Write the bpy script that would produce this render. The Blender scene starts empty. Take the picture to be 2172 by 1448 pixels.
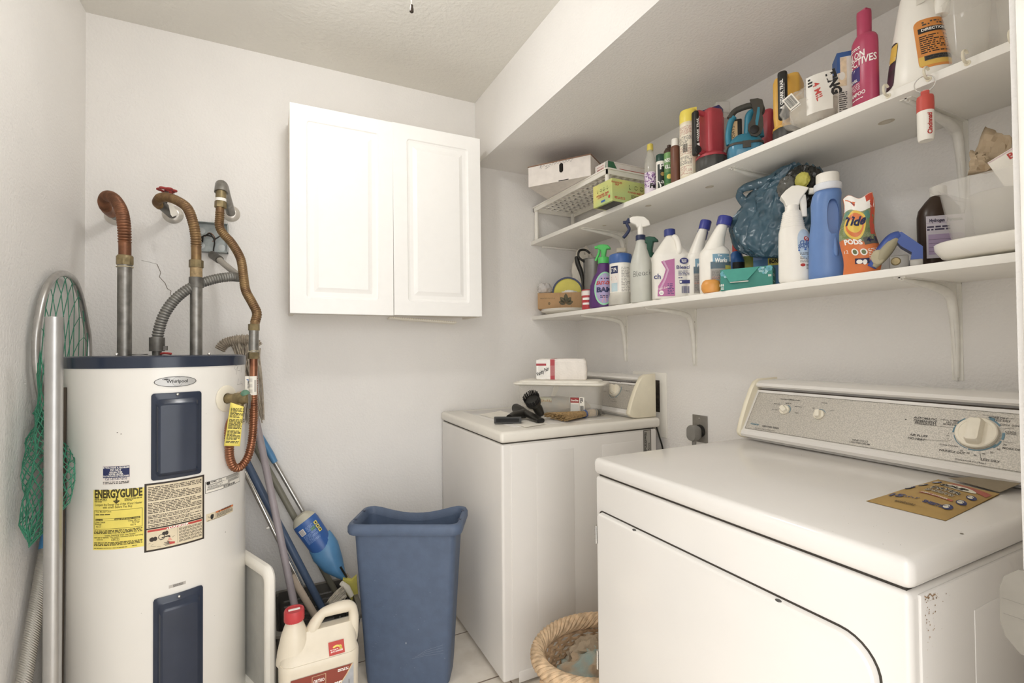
import bpy, bmesh, math, random
from math import pi, sin, cos, radians, atan2, hypot
from mathutils import Vector, Matrix

SC = bpy.context.scene
COL = SC.collection

# ---------------------------------------------------------------- camera
F_PX, IMG_W, IMG_H = 1030.1, 2172, 1448
YAW, PITCH, ROLL = radians(26.4989), radians(0.9141), radians(-0.5214)
EYE = Vector((0.0, 0.0, 1.173))
FWD = Vector((sin(YAW)*cos(PITCH), cos(YAW)*cos(PITCH), sin(PITCH)))
_r = Vector((cos(YAW), -sin(YAW), 0.0)); _u = _r.cross(FWD)
RGT = _r*cos(ROLL) + _u*sin(ROLL)
UPV = -_r*sin(ROLL) + _u*cos(ROLL)
cam_data = bpy.data.cameras.new('camera'); cam = bpy.data.objects.new('camera', cam_data); COL.objects.link(cam)
cam_data.sensor_width = 36.0; cam_data.lens = 36.0*F_PX/IMG_W; cam_data.clip_start = 0.02; cam_data.clip_end = 60
cam.matrix_world = Matrix(((RGT.x, UPV.x, -FWD.x, EYE.x), (RGT.y, UPV.y, -FWD.y, EYE.y), (RGT.z, UPV.z, -FWD.z, EYE.z), (0, 0, 0, 1)))
SC.camera = cam
SC.cycles.diffuse_bounces = 8; SC.cycles.max_bounces = 14; SC.cycles.transparent_max_bounces = 24

# ---------------------------------------------------------------- light and exposure
SC.view_settings.view_transform = 'Standard'; SC.view_settings.look = 'None'; SC.view_settings.gamma = 1.0
SC.view_settings.use_curve_mapping = False; SC.view_settings.exposure = 0.12
world = bpy.data.worlds.new('daylight'); SC.world = world; world.use_nodes = True
wbg = world.node_tree.nodes['Background']; wbg.inputs[1].default_value = 2.85
_n = world.node_tree.nodes; _tc = _n.new('ShaderNodeTexCoord'); _sx = _n.new('ShaderNodeSeparateXYZ'); _rp = _n.new('ShaderNodeValToRGB')   # brighter from above than from the floor of the next room
_rp.color_ramp.elements[0].position = 0.35; _rp.color_ramp.elements[0].color = (0.74, 0.735, 0.73, 1); _rp.color_ramp.elements[1].position = 0.62; _rp.color_ramp.elements[1].color = (1.26, 1.255, 1.25, 1)
_mr = _n.new('ShaderNodeMath'); _mr.operation = 'MULTIPLY_ADD'; _mr.inputs[1].default_value = 0.5; _mr.inputs[2].default_value = 0.5
world.node_tree.links.new(_tc.outputs['Generated'], _sx.inputs[0]); world.node_tree.links.new(_sx.outputs['Z'], _mr.inputs[0]); world.node_tree.links.new(_mr.outputs[0], _rp.inputs[0]); world.node_tree.links.new(_rp.outputs[0], wbg.inputs[0])
# portal: guides sampling of the daylight that comes in through the open doorway behind the camera
pl = bpy.data.lights.new('doorway_portal', 'AREA'); pl.shape = 'RECTANGLE'; pl.size = 1.0; pl.size_y = 2.02; pl.cycles.is_portal = True
plo = bpy.data.objects.new('doorway_portal', pl); COL.objects.link(plo); plo.location = (0.12, 0.075, 1.01); plo.rotation_euler = (pi/2, 0, 0)
# the ceiling lamp's light
LAMP = Vector((0.15, 1.25, 2.382))
lp = bpy.data.lights.new('ceiling_bulb', 'POINT'); lp.energy = 13.2; lp.shadow_soft_size = 0.06; lp.color = (1.0, 0.99, 0.975)
lpo = bpy.data.objects.new('ceiling_bulb', lp); COL.objects.link(lpo); lpo.location = LAMP + Vector((0, 0, -0.115))

# ---------------------------------------------------------------- measuring the photograph
def ray(u, v): return FWD + RGT*((u-1086)/F_PX) - UPV*((v-724)/F_PX)
def at(u, v, ax, val):
    d = ray(u, v); t = (val-EYE[ax])/d[ax]; return EYE + d*t
def ax(u, v, X): return at(u, v, 0, X)
def ay(u, v, Y): return at(u, v, 1, Y)
def az(u, v, Z): return at(u, v, 2, Z)
def facing(x, y): return atan2(-y, -x) + pi/2     # turns a thing's front (local -Y) to the doorway

# ---------------------------------------------------------------- materials
def lin(h):
    if isinstance(h, str):
        h = h.lstrip('#'); c = [int(h[i:i+2], 16)/255 for i in (0, 2, 4)]
    else: c = list(h)
    return tuple(((x/12.92) if x <= 0.04045 else ((x+0.055)/1.055)**2.4) for x in c) + (1.0,)
MATS = {}
def soft(c, k=0.13):
    g = 0.25*c[0]+0.6*c[1]+0.15*c[2]; return tuple(x+(g-x)*k for x in c[:3])+(1.0,)
def mat(name, col='#ffffff', rough=0.5, metal=0.0, var=0.04, vscale=30.0, bump=0.0, bscale=60.0, trans=0.0, ior=1.45, alpha=1.0, spec=0.5, emit=0.0, stretch=None, col2=None, detail=3.0, sss=0.0, coat=0.0):
    if name in MATS: return MATS[name]
    m = bpy.data.materials.new(name); m.use_nodes = True
    nt = m.node_tree; b = nt.nodes['Principled BSDF']; c = soft(lin(col))
    b.inputs['Roughness'].default_value = rough; b.inputs['Metallic'].default_value = metal
    b.inputs['Transmission Weight'].default_value = trans; b.inputs['IOR'].default_value = ior
    b.inputs['Alpha'].default_value = alpha; b.inputs['Specular IOR Level'].default_value = spec
    if coat: b.inputs['Coat Weight'].default_value = coat; b.inputs['Coat Roughness'].default_value = 0.08
    tc = nt.nodes.new('ShaderNodeTexCoord'); src = tc.outputs['Object']
    if stretch:
        mp = nt.nodes.new('ShaderNodeMapping'); mp.inputs['Scale'].default_value = stretch
        nt.links.new(src, mp.inputs[0]); src = mp.outputs[0]
    nz = nt.nodes.new('ShaderNodeTexNoise'); nz.inputs['Scale'].default_value = vscale; nz.inputs['Detail'].default_value = detail
    nt.links.new(src, nz.inputs['Vector'])
    rp = nt.nodes.new('ShaderNodeValToRGB'); rp.color_ramp.elements[0].position = 0.35; rp.color_ramp.elements[1].position = 0.65
    if col2: ca, cb = soft(lin(col2)), c
    else: ca = tuple(max(0, x*(1-var)) for x in c[:3])+(1,); cb = tuple(min(1, x*(1+var)) for x in c[:3])+(1,)
    rp.color_ramp.elements[0].color = ca; rp.color_ramp.elements[1].color = cb
    nt.links.new(nz.outputs['Fac'], rp.inputs[0]); nt.links.new(rp.outputs[0], b.inputs['Base Color'])
    if emit: nt.links.new(rp.outputs[0], b.inputs['Emission Color']); b.inputs['Emission Strength'].default_value = emit
    if bump:
        n2 = nt.nodes.new('ShaderNodeTexNoise'); n2.inputs['Scale'].default_value = bscale; n2.inputs['Detail'].default_value = 2.0
        nt.links.new(src, n2.inputs['Vector'])
        bp = nt.nodes.new('ShaderNodeBump'); bp.inputs['Strength'].default_value = bump; bp.inputs['Distance'].default_value = 0.002
        nt.links.new(n2.outputs['Fac'], bp.inputs['Height']); nt.links.new(bp.outputs[0], b.inputs['Normal'])
    MATS[name] = m; return m

# ---------------------------------------------------------------- objects
def tag(o, label, cat, group=None):
    o['label'] = label; o['category'] = cat
    if group: o['group'] = group
    return o
def thing(name, label, cat, loc=(0, 0, 0), rz=0.0, group=None, rot=None):
    o = bpy.data.objects.new(name, None); COL.objects.link(o); o.empty_display_size = 0.05
    o.location = loc; o.rotation_euler = rot if rot else (0, 0, rz)
    return tag(o, label, cat, group)
def copy_tree(o, parent=None):
    c = o.copy(); COL.objects.link(c)
    if parent: c.parent = parent
    for ch in list(o.children): copy_tree(ch, c)
    return c

def _mb(o): return Matrix.Translation(o.location) @ o.rotation_euler.to_matrix().to_4x4()
class MB:
    def __init__(s): s.v = []; s.f = []; s.m = []; s.xf = None
    def add(s, vs, fs, m=0):
        k = len(s.v)
        s.v += [Vector(p) if s.xf is None else s.xf @ Vector(p) for p in vs]
        for f in fs: s.f.append([i+k for i in f]); s.m.append(m)
        return s
    def box(s, x0, x1, y0, y1, z0, z1, m=0):
        v = [(x0, y0, z0), (x1, y0, z0), (x1, y1, z0), (x0, y1, z0), (x0, y0, z1), (x1, y0, z1), (x1, y1, z1), (x0, y1, z1)]
        return s.add(v, [(0, 3, 2, 1), (4, 5, 6, 7), (0, 1, 5, 4), (1, 2, 6, 5), (2, 3, 7, 6), (3, 0, 4, 7)], m)
    def rbox(s, x0, x1, y0, y1, z0, z1, r=0.005, seg=3, m=0, edges=None):
        bm = bmesh.new(); bmesh.ops.create_cube(bm, size=1.0)
        for v in bm.verts: v.co = ((x0+x1)/2+v.co.x*(x1-x0), (y0+y1)/2+v.co.y*(y1-y0), (z0+z1)/2+v.co.z*(z1-z0))
        es = bm.edges[:]
        if edges: es = [e for e in es if edges(((e.verts[0].co+e.verts[1].co)/2), (e.verts[1].co-e.verts[0].co).normalized())]
        bmesh.ops.bevel(bm, geom=es, offset=min(r, 0.49*min(x1-x0, y1-y0, z1-z0)), segments=seg, profile=0.5, affect='EDGES')
        bm.verts.index_update()
        s.add([v.co.copy() for v in bm.verts], [[v.index for v in f.verts] for f in bm.faces], m); bm.free(); return s
    def loft(s, rings, m=0, c0=True, c1=True, closed=True, loop=False):
        n = len(rings[0]); vs = [p for r in rings for p in r]; fs = []
        K = len(rings)
        for i in range(K if loop else K-1):
            j = (i+1) % K
            for k in range(n if closed else n-1):
                l = (k+1) % n; fs.append((i*n+k, i*n+l, j*n+l, j*n+k))
        if c0 and not loop: fs.append(tuple(range(n-1, -1, -1)))
        if c1 and not loop: fs.append(tuple(range((K-1)*n, K*n)))
        return s.add(vs, fs, m)
    def lathe(s, prof, n=28, c=(0, 0, 0), m=0, axis='z', c0=True, c1=True):
        rings = []
        for r, z in prof:
            rr = []
            for k in range(n):
                a = 2*pi*k/n; p = (max(r, 1e-5)*cos(a), max(r, 1e-5)*sin(a), z)
                if axis == 'x': p = (p[2], p[0], p[1])
                elif axis == 'y': p = (p[1], p[2], p[0])
                rr.append((c[0]+p[0], c[1]+p[1], c[2]+p[2]))
            rings.append(rr)
        return s.loft(rings, m, c0, c1)
    def tube(s, pts, r, n=10, m=0, loop=False, caps=True, flat=1.0):
        P = [Vector(p) for p in pts]; K = len(P); rings = []
        R = r if isinstance(r, (list, tuple)) else [r]*K
        up = None
        for i in range(K):
            if loop: t = P[(i+1) % K]-P[i-1]
            else: t = P[min(i+1, K-1)]-P[max(i-1, 0)]
            if t.length < 1e-9: t = Vector((0, 0, 1))
            t.normalize()
            if up is None:
                up = Vector((0, 0, 1)) if abs(t.z) < 0.9 else Vector((1, 0, 0))
            a = up - t*up.dot(t)
            if a.length < 1e-6: a = t.orthogonal()
            a.normalize(); b = t.cross(a); up = a
            rings.append([P[i]+(a*cos(2*pi*k/n)*flat+b*sin(2*pi*k/n))*R[i] for k in range(n)])
        return s.loft(rings, m, caps, caps, True, loop)
    def prism(s, poly, d0, d1, m=0, plane='xy'):
        n = len(poly)
        def P(p, d): return {'xy': (p[0], p[1], d), 'xz': (p[0], d, p[1]), 'yz': (d, p[0], p[1])}[plane]
        vs = [P(p, d0) for p in poly]+[P(p, d1) for p in poly]
        fs = [tuple(range(n-1, -1, -1)), tuple(range(n, 2*n))]+[(k, (k+1) % n, n+(k+1) % n, n+k) for k in range(n)]
        return s.add(vs, fs, m)
    def grid(s, fn, nu, nv, m=0, th=0.0):
        vs = [Vector(fn(i/nu, j/nv)) for j in range(nv+1) for i in range(nu+1)]
        fs = [(j*(nu+1)+i, j*(nu+1)+i+1, (j+1)*(nu+1)+i+1, (j+1)*(nu+1)+i) for j in range(nv) for i in range(nu)]
        return s.add(vs, fs, m)
    def sphere(s, c, r, m=0, n=16, sc=(1, 1, 1)):
        pr = [(r*sin(pi*i/(n//2+2)), -r*cos(pi*i/(n//2+2))) for i in range(n//2+3)]
        rings = [[(c[0]+a*cos(2*pi*k/n)*sc[0], c[1]+a*sin(2*pi*k/n)*sc[1], c[2]+z*sc[2]) for k in range(n)] for a, z in [(max(a, 1e-5), z) for a, z in pr]]
        return s.loft(rings, m)
    def build(s, name, mats, parent=None, ang=40, label=None, solid=0.0, fix=True):
        me = bpy.data.meshes.new(name); me.from_pydata([tuple(v) for v in s.v], [], s.f)
        for mm in (mats if isinstance(mats, (list, tuple)) else [mats]): me.materials.append(mm)
        me.polygons.foreach_set('material_index', s.m)
        if fix:
            bm = bmesh.new(); bm.from_mesh(me); bmesh.ops.recalc_face_normals(bm, faces=bm.faces); bm.to_mesh(me); bm.free()
        me.polygons.foreach_set('use_smooth', [True]*len(me.polygons)); me.set_sharp_from_angle(angle=radians(ang)); me.update()
        o = bpy.data.objects.new(name, me); COL.objects.link(o)
        if parent: o.parent = parent
        if label: o['label'] = label
        if solid:
            md = o.modifiers.new('thickness', 'SOLIDIFY'); md.thickness = abs(solid); md.offset = -1 if solid > 0 else 0
        return o

def cut(o, mb):
    """cut a closed shape out of an object's mesh for good"""
    c = mb.build('cutter', o.data.materials[0], o.parent); md = o.modifiers.new('cut', 'BOOLEAN'); md.object = c; md.operation = 'DIFFERENCE'; md.solver = 'EXACT'
    bpy.context.view_layer.update(); dg = bpy.context.evaluated_depsgraph_get(); me = bpy.data.meshes.new_from_object(o.evaluated_get(dg)); o.modifiers.clear(); old = o.data; o.data = me; me.name = o.name
    bpy.data.objects.remove(c); me.polygons.foreach_set('use_smooth', [True]*len(me.polygons)); me.set_sharp_from_angle(angle=radians(50)); return o
def rrect(w, d, r, n=5, cx=0, cy=0):
    r = min(r, w/2-1e-5, d/2-1e-5); out = []
    for qx, qy, a0 in ((1, 1, 0), (-1, 1, pi/2), (-1, -1, pi), (1, -1, 3*pi/2)):
        for k in range(n+1):
            a = a0+pi/2*k/n; out.append((cx+qx*(w/2-r)+r*cos(a), cy+qy*(d/2-r)+r*sin(a)))
    return out
def rings_rr(secs, n=5):   # (z, w, d, r[, cx, cy])
    return [[(x, y, q[0]) for x, y in rrect(q[1], q[2], q[3], n, *(q[4:6] if len(q) > 4 else (0, 0)))] for q in secs]
def rings_el(secs, n=32):  # (z, rx, ry[, cx, cy])
    return [[((q[3] if len(q) > 3 else 0)+q[1]*cos(2*pi*k/n), (q[4] if len(q) > 4 else 0)+q[2]*sin(2*pi*k/n), q[0]) for k in range(n)] for q in secs]
def smooth_path(pts, n=6, loop=False):
    P = [Vector(p) for p in pts]; K = len(P); out = []
    for i in range(K if loop else K-1):
        if loop: p0, p1, p2, p3 = P[i-1], P[i], P[(i+1) % K], P[(i+2) % K]
        else: p0, p1, p2, p3 = P[max(i-1, 0)], P[i], P[i+1], P[min(i+2, K-1)]
        for k in range(n):
            t = k/n
            out.append(0.5*((2*p1)+(p2-p0)*t+(2*p0-5*p1+4*p2-p3)*t*t+(3*p1-p0-3*p2+p3)*t**3))
    if not loop: out.append(P[-1])
    return out
def resample(P, step):
    out = [Vector(P[0])]; acc = 0.0
    for a, b in zip(P[:-1], P[1:]):
        a = Vector(a); b = Vector(b); L = (b-a).length; t = step-acc
        while t <= L: out.append(a+(b-a)*(t/L)); t += step
        acc = (acc+L) % step if L else acc
    if (out[-1]-Vector(P[-1])).length > step*0.3: out.append(Vector(P[-1]))
    return out

# ---------------------------------------------------------------- printed labels: flat layers mapped onto a surface
_txt = {}
def text_mesh(s, size, bold=0.0, shear=0.0, sp=1.0):
    key = (s, size, bold, shear, sp)
    if key in _txt: return _txt[key]
    cu = bpy.data.curves.new('lettering', 'FONT'); cu.body = s; cu.size = size; cu.offset = bold*size; cu.shear = shear
    cu.resolution_u = 2; cu.space_character = sp
    ob = bpy.data.objects.new('lettering', cu); COL.objects.link(ob)
    bpy.context.view_layer.update()
    ev = ob.evaluated_get(bpy.context.evaluated_depsgraph_get()); me = ev.to_mesh()
    vs = [(v.co.x, v.co.y) for v in me.vertices]; fs = [tuple(p.vertices) for p in me.polygons]
    ev.to_mesh_clear(); bpy.data.objects.remove(ob); bpy.data.curves.remove(cu)
    _txt[key] = (vs, fs); return vs, fs
class Lab:
    def __init__(s): s.it = []
    def add(s, vs, fs, m, h): s.it.append((vs, fs, m, h)); return s
    def rect(s, u0, v0, u1, v1, m=0, h=0, nx=1, ny=1):
        vs = [(u0+(u1-u0)*i/nx, v0+(v1-v0)*j/ny) for j in range(ny+1) for i in range(nx+1)]
        return s.add(vs, [(j*(nx+1)+i, j*(nx+1)+i+1, (j+1)*(nx+1)+i+1, (j+1)*(nx+1)+i) for j in range(ny) for i in range(nx)], m, h)
    def frame(s, u0, v0, u1, v1, t, m=1, h=1, nx=8):
        s.rect(u0, v0, u1, v0+t, m, h, nx); s.rect(u0, v1-t, u1, v1, m, h, nx)
        s.rect(u0, v0, u0+t, v1, m, h); return s.rect(u1-t, v0, u1, v1, m, h)
    def poly(s, pts, m=1, h=1): return s.add(list(pts), [tuple(range(len(pts)))], m, h)
    def ell(s, cu, cv, a, b, m=1, h=1, n=28):
        nr = 5 if max(a, b) > .008 else 1
        vs = [(cu, cv)]+[(cu+a*j/nr*cos(2*pi*k/n), cv+b*j/nr*sin(2*pi*k/n)) for j in range(1, nr+1) for k in range(n)]
        return s.add(vs, [(0, k+1, (k+1) % n+1) for k in range(n)]+[(1+(j-1)*n+k, 1+j*n+k, 1+j*n+(k+1) % n, 1+(j-1)*n+(k+1) % n) for j in range(1, nr) for k in range(n)], m, h)
    def arc(s, cu, cv, r0, r1, a0, a1, m=1, h=1, n=20, ey=1.0):
        vs = []
        for k in range(n+1):
            a = radians(a0+(a1-a0)*k/n); vs += [(cu+r0*cos(a), cv+r0*ey*sin(a)), (cu+r1*cos(a), cv+r1*ey*sin(a))]
        return s.add(vs, [(2*k, 2*k+1, 2*k+3, 2*k+2) for k in range(n)], m, h)
    def stroke(s, pts, w, m=1, h=1):
        P = [Vector((p[0], p[1])) for p in pts]
        vs = []
        for i, p in enumerate(P):
            t = P[min(i+1, len(P)-1)]-P[max(i-1, 0)]
            if t.length < 1e-9: t = Vector((1, 0))
            t.normalize(); nn = Vector((-t.y, t.x))*w/2; vs += [tuple(p+nn), tuple(p-nn)]
        return s.add(vs, [(2*k, 2*k+1, 2*k+3, 2*k+2) for k in range(len(P)-1)], m, h)
    def text(s, t, u, v, size, m=1, h=2, al='c', w=None, bold=0.0, shear=0.0, rot=0.0, sp=1.0):
        vs, fs = text_mesh(t, size, bold, shear, sp)
        if not vs: return s
        x0 = min(p[0] for p in vs); x1 = max(p[0] for p in vs); k = 1.0
        if w: k = w/(x1-x0)
        off = {'l': x0, 'c': (x0+x1)/2, 'r': x1}[al]
        c, q = cos(radians(rot)), sin(radians(rot))
        out = []
        for a, b in vs:
            a = (a-off)*k; out.append((u+a*c-b*q, v+a*q+b*c))
        return s.add(out, fs, m, h)
    def fine(s, u0, v0, u1, v1, rows, m=1, h=1, seed=1, fill=0.62, al='l'):
        R = random.Random(seed); dh = (v1-v0)/rows; vs = []; fs = []
        for r in range(rows):
            v = v1-(r+1)*dh+dh*(1-fill)/2; u = u0; end = u1 if (R.random() < 0.8 or rows < 3) else u0+(u1-u0)*R.uniform(.4, .9)
            while u < end-dh*.4:
                L = min(dh*R.uniform(.8, 4.2)*.8, end-u); k = len(vs)
                vs += [(u, v), (u+L, v), (u+L, v+dh*fill), (u, v+dh*fill)]; fs.append((k, k+1, k+2, k+3)); u += L+dh*.45
        return s.add(vs, fs, m, h)
    def bars(s, u0, v0, u1, v1, m=1, h=2, seed=3):
        R = random.Random(seed); u = u0; w = (u1-u0)/60
        while u < u1-w*3:
            L = w*R.choice((1, 1, 2, 3)); s.rect(u, v0, u+L, v1, m, h); u += L+w*R.choice((1, 1, 2))
        return s
    def build(s, name, mats, fn, parent=None, base=0.0005, step=0.00025, label=None):
        mb = MB()
        for vs, fs, m, h in s.it: mb.add([fn(a, b, base+step*h) for a, b in vs], fs, m)
        o = mb.build(name, mats, parent, fix=False, label=label, ang=60); return o
def on_plane(o, ud, vd):
    o = Vector(o); ud = Vector(ud).normalized(); vd = Vector(vd).normalized(); n = ud.cross(vd)
    return lambda u, v, h: o+ud*u+vd*v+n*h
def on_cyl(c, R, a0, z0):      # a0 = azimuth of u=0; u runs counter-clockwise seen from above, which is rightwards for a viewer outside
    def fn(u, v, h):
        a = a0+u/R; return Vector((c[0]+(R+h)*cos(a), c[1]+(R+h)*sin(a), z0+v))
    return fn
def on_el(secs, a0=-pi/2, z0=0.0):    # elliptical section body (z, rx, ry[, cx, cy]); a0 = angle of u = 0
    def fn(u, v, h):
        z = z0+v; S = secs
        for p, q in zip(S[:-1], S[1:]):
            if p[0] <= z <= q[0] and q[0] > p[0]:
                t = (z-p[0])/(q[0]-p[0]); break
        else:
            p = q = S[-1] if z > S[-1][0] else S[0]; t = 0
        g = lambda i: (p[i]+(q[i]-p[i])*t) if len(p) > i and len(q) > i else 0.0
        rx, ry = g(1), g(2); a = a0; n = 10
        for k in range(n): a += (u/n)/max(1e-4, hypot(rx*sin(a), ry*cos(a)))
        nx, ny = cos(a)/rx, sin(a)/ry; L = hypot(nx, ny)
        return Vector((g(3)+rx*cos(a)+nx/L*h, g(4)+ry*sin(a)+ny/L*h, z))
    return fn
# ---------------------------------------------------------------- shared materials
def wall_mat(name, col, rough, bump, s1, var=0.02):
    m = mat(name, col, rough, var=var, vscale=3.0, bump=bump, bscale=s1, spec=0.35)
    nt = m.node_tree; bp = [n for n in nt.nodes if n.type == 'BUMP'][0]; bp.inputs['Distance'].default_value = 0.004
    return m
M_WALL = wall_mat('wall_paint', '#e8e5e1', 0.5, 0.45, 125.0)
M_CEIL = wall_mat('ceiling_texture', '#dedbd3', 0.6, 0.6, 75.0)
M_TRIM = mat('white_trim_paint', '#d6d1c7', 0.35, bump=0.05, bscale=25)
M_SHELF = mat('white_shelf_paint', '#f1eee6', 0.4, var=0.02, vscale=8)
M_BRKT = mat('white_enamel_bracket', '#eae7de', 0.35)
M_APPL = mat('white_appliance_enamel', '#e0dcd6', 0.16, var=0.012, vscale=5, spec=0.5)
M_APPLC = mat('cream_appliance_plastic', '#e9e0c6', 0.38, var=0.02)
M_DARKGAP = mat('dark_recess', '#3a342c', 0.7)
M_CABD = mat('white_thermofoil', '#fbfaf7', 0.33, var=0.008)
M_CABB = mat('white_melamine', '#ddd6ca', 0.5)
M_STEEL = mat('galvanised_steel', '#8f8c86', 0.42, 0.85, var=0.18, vscale=40)
M_STEELD = mat('dull_grey_steel', '#77746e', 0.5, 0.7, var=0.25, vscale=30)
M_CHROME = mat('chrome', '#d8d6d2', 0.15, 1.0, var=0.03)
M_ALU = mat('brushed_aluminium', '#b9b7b3', 0.32, 0.9, var=0.06, vscale=60)
M_COPPER = mat('aged_copper', '#9b6a4a', 0.38, 0.75, var=0.3, vscale=22, col2='#6e4a33')
M_COPPERO = mat('oxidised_copper', '#8a6f4e', 0.5, 0.5, col2='#5f4630', vscale=18)
M_BRASS = mat('dull_brass', '#8a7a55', 0.45, 0.7, var=0.3, vscale=40)
M_WHP = mat('white_plastic', '#f0ece2', 0.32, var=0.01)
M_OFFW = mat('off_white_plastic', '#e9e1cd', 0.38, var=0.02)
M_BLK = mat('black_plastic', '#26241f', 0.4, var=0.1)
M_DGREY = mat('dark_grey_plastic', '#4a4844', 0.45, var=0.08)
M_INK = mat('black_ink', '#2a2826', 0.6)
M_GINK = mat('grey_ink', '#5d5a55', 0.6)
M_WINK = mat('white_ink', '#f4f1ea', 0.5)
M_RED = mat('red_print', '#c23a30', 0.45)
M_ORANGE = mat('orange_print', '#e0762c', 0.45)
M_YEL = mat('yellow_print', '#e9d648', 0.45)
M_NAVY = mat('navy_print', '#26305e', 0.45)
M_BLUEP = mat('blue_print', '#2f62a8', 0.45)
M_PAPER = mat('white_paper_label', '#ece7db', 0.55)
M_CLEAR = mat('clear_plastic', '#f3f1ec', 0.08, trans=0.92, ior=1.3, alpha=1.0)
M_FILM = mat('clear_plastic_film', '#eeeade', 0.22, alpha=0.30, bump=0.5, bscale=28)
M_FROST = mat('frosted_plastic', '#efece4', 0.35, alpha=0.62, var=0.02)
M_CARD = mat('brown_cardboard', '#b58e5f', 0.75, bump=0.1)
M_RUBB = mat('black_rubber', '#232120', 0.55)
# ================================================================= the room
YB, XL, XR, XS, ZS, ZC = 2.195, -0.583, 1.4876, 0.902, 2.071, 2.382
T = 0.1
def struct(name, mb, m, ang=40):
    o = mb.build(name, m, ang=ang); o['kind'] = 'structure'; return o
def floor_mat():
    m = bpy.data.materials.new('ceramic_floor_tile'); m.use_nodes = True; nt = m.node_tree; L = nt.links; N = nt.nodes.new
    b = nt.nodes['Principled BSDF']; b.inputs['Roughness'].default_value = 0.35
    tc = N('ShaderNodeTexCoord'); sp = N('ShaderNodeSeparateXYZ'); L.new(tc.outputs['Object'], sp.inputs[0])
    def groove(out, off):
        a = N('ShaderNodeMath'); a.operation = 'SUBTRACT'; L.new(out, a.inputs[0]); a.inputs[1].default_value = off
        p = N('ShaderNodeMath'); p.operation = 'PINGPONG'; L.new(a.outputs[0], p.inputs[0]); p.inputs[1].default_value = 0.155
        c = N('ShaderNodeMath'); c.operation = 'LESS_THAN'; L.new(p.outputs[0], c.inputs[0]); c.inputs[1].default_value = 0.0028
        return c
    gx = groove(sp.outputs['X'], 0.45); gy = groove(sp.outputs['Y'], 1.6045)
    mx = N('ShaderNodeMath'); mx.operation = 'MAXIMUM'; L.new(gx.outputs[0], mx.inputs[0]); L.new(gy.outputs[0], mx.inputs[1])
    n1 = N('ShaderNodeTexNoise'); n1.inputs['Scale'].default_value = 14; n1.inputs['Detail'].default_value = 6; L.new(tc.outputs['Object'], n1.inputs['Vector'])
    r = N('ShaderNodeValToRGB'); r.color_ramp.elements[0].color = lin('#dfd6c8'); r.color_ramp.elements[1].color = lin('#ece4d8'); r.color_ramp.elements[0].position = .35; r.color_ramp.elements[1].position = .65
    L.new(n1.outputs['Fac'], r.inputs[0])
    mix = N('ShaderNodeMix'); mix.data_type = 'RGBA'; L.new(mx.outputs[0], mix.inputs[0]); L.new(r.outputs[0], mix.inputs[6]); mix.inputs[7].default_value = lin('#857565')
    L.new(mix.outputs[2], b.inputs['Base Color'])
    bp = N('ShaderNodeBump'); bp.invert = True; bp.inputs['Strength'].default_value = 0.5; bp.inputs['Distance'].default_value = 0.002; L.new(mx.outputs[0], bp.inputs['Height']); L.new(bp.outputs[0], b.inputs['Normal'])
    return m
struct('floor', MB().box(XL-T, XR+T, -0.6, YB+T, -0.08, 0.0), floor_mat())
struct('ceiling', MB().box(XL-T, XR+T, 0.05, YB+T, ZC, ZC+0.08), M_CEIL)
struct('wall_back', MB().box(XL-T, XR+T, YB, YB+T, 0, ZC), M_WALL)
struct('wall_left', MB().box(XL-T, XL, 0.08, YB, 0, ZC), M_WALL)
struct('wall_right', MB().box(XR, XR+T, 0.08, YB, 0, ZC), M_WALL)
struct('trim_1', MB().box(XS, XR, 0.2, YB, ZS, ZC), M_WALL)           # boxed-in bulkhead along the right wall
fw = MB(); fw.box(0.64, XR, 0.08, 0.2, 0, ZC); fw.box(XL, -0.33, 0.08, 0.2, 0, ZC); fw.box(-0.33, 0.64, 0.08, 0.2, 2.06, ZC)
struct('wall_front', fw, M_WALL)
jb = MB(); jb.rbox(0.62, 0.642, 0.07, 0.1905, 0, 2.04, .003, 2); jb.rbox(-0.332, -0.31, 0.07, 0.1905, 0, 2.04, .003, 2); jb.rbox(-0.31, 0.62, 0.07, 0.1905, 2.04, 2.062, .003, 2)
door_frame = struct('trim_2', jb, M_TRIM)
st = MB(); st.prism([(0.145, .889), (.196, .889), (.206, .9), (.2095, .912), (.2095, .944), (.206, .956), (.196, .966), (.145, .966)], 0.6165, .6205, plane='yz')
for z in (.9205, .9345): st.box(.6162, .6166, .165, .207, z-.0006, z+.0006)
o = st.build('strike_plate', mat('satin_nickel', '#8f8a80', 0.45, 0.7, var=.05), door_frame, label='satin metal strike plate')

# ceiling lamp with its pull chain
t = thing('ceiling_lamp', 'round white ceiling lamp holder with a bare bulb and hanging pull chain', 'lamp', LAMP)
MB().lathe([(0.0, 0), (.075, 0), (.078, -.012), (.06, -.03), (.03, -.05), (.028, -.06)], 32).build('lamp_holder', M_WHP, t)
bulbm = mat('lit_bulb', '#fff3dc', 0.3, emit=3.0)
MB().lathe([(.014, -.056), (.016, -.07), (.028, -.095), (.032, -.115), (.024, -.137), (0, -.147)], 24).build('bulb', bulbm, t)
for c in t.children:
    if c.name.startswith('bulb'): c.visible_shadow = True
pc = ay(873, 15, 1.18)-LAMP
pch = MB(); top = Vector((pc.x*.35, pc.y*.35, -.02)); pch.tube([(pc.x, pc.y, top.z), (pc.x, pc.y, pc.z+.006)], .0012, 6)
for k in range(40): pch.sphere((pc.x, pc.y, top.z+(pc.z+.006-top.z)*k/39), .0017, n=6)
pch.tube([(pc.x*.3, pc.y*.3, -.02), (pc.x, pc.y, -.019)], .003, 8)
ch = pch.build('pull_chain', M_WHP, t)
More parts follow.
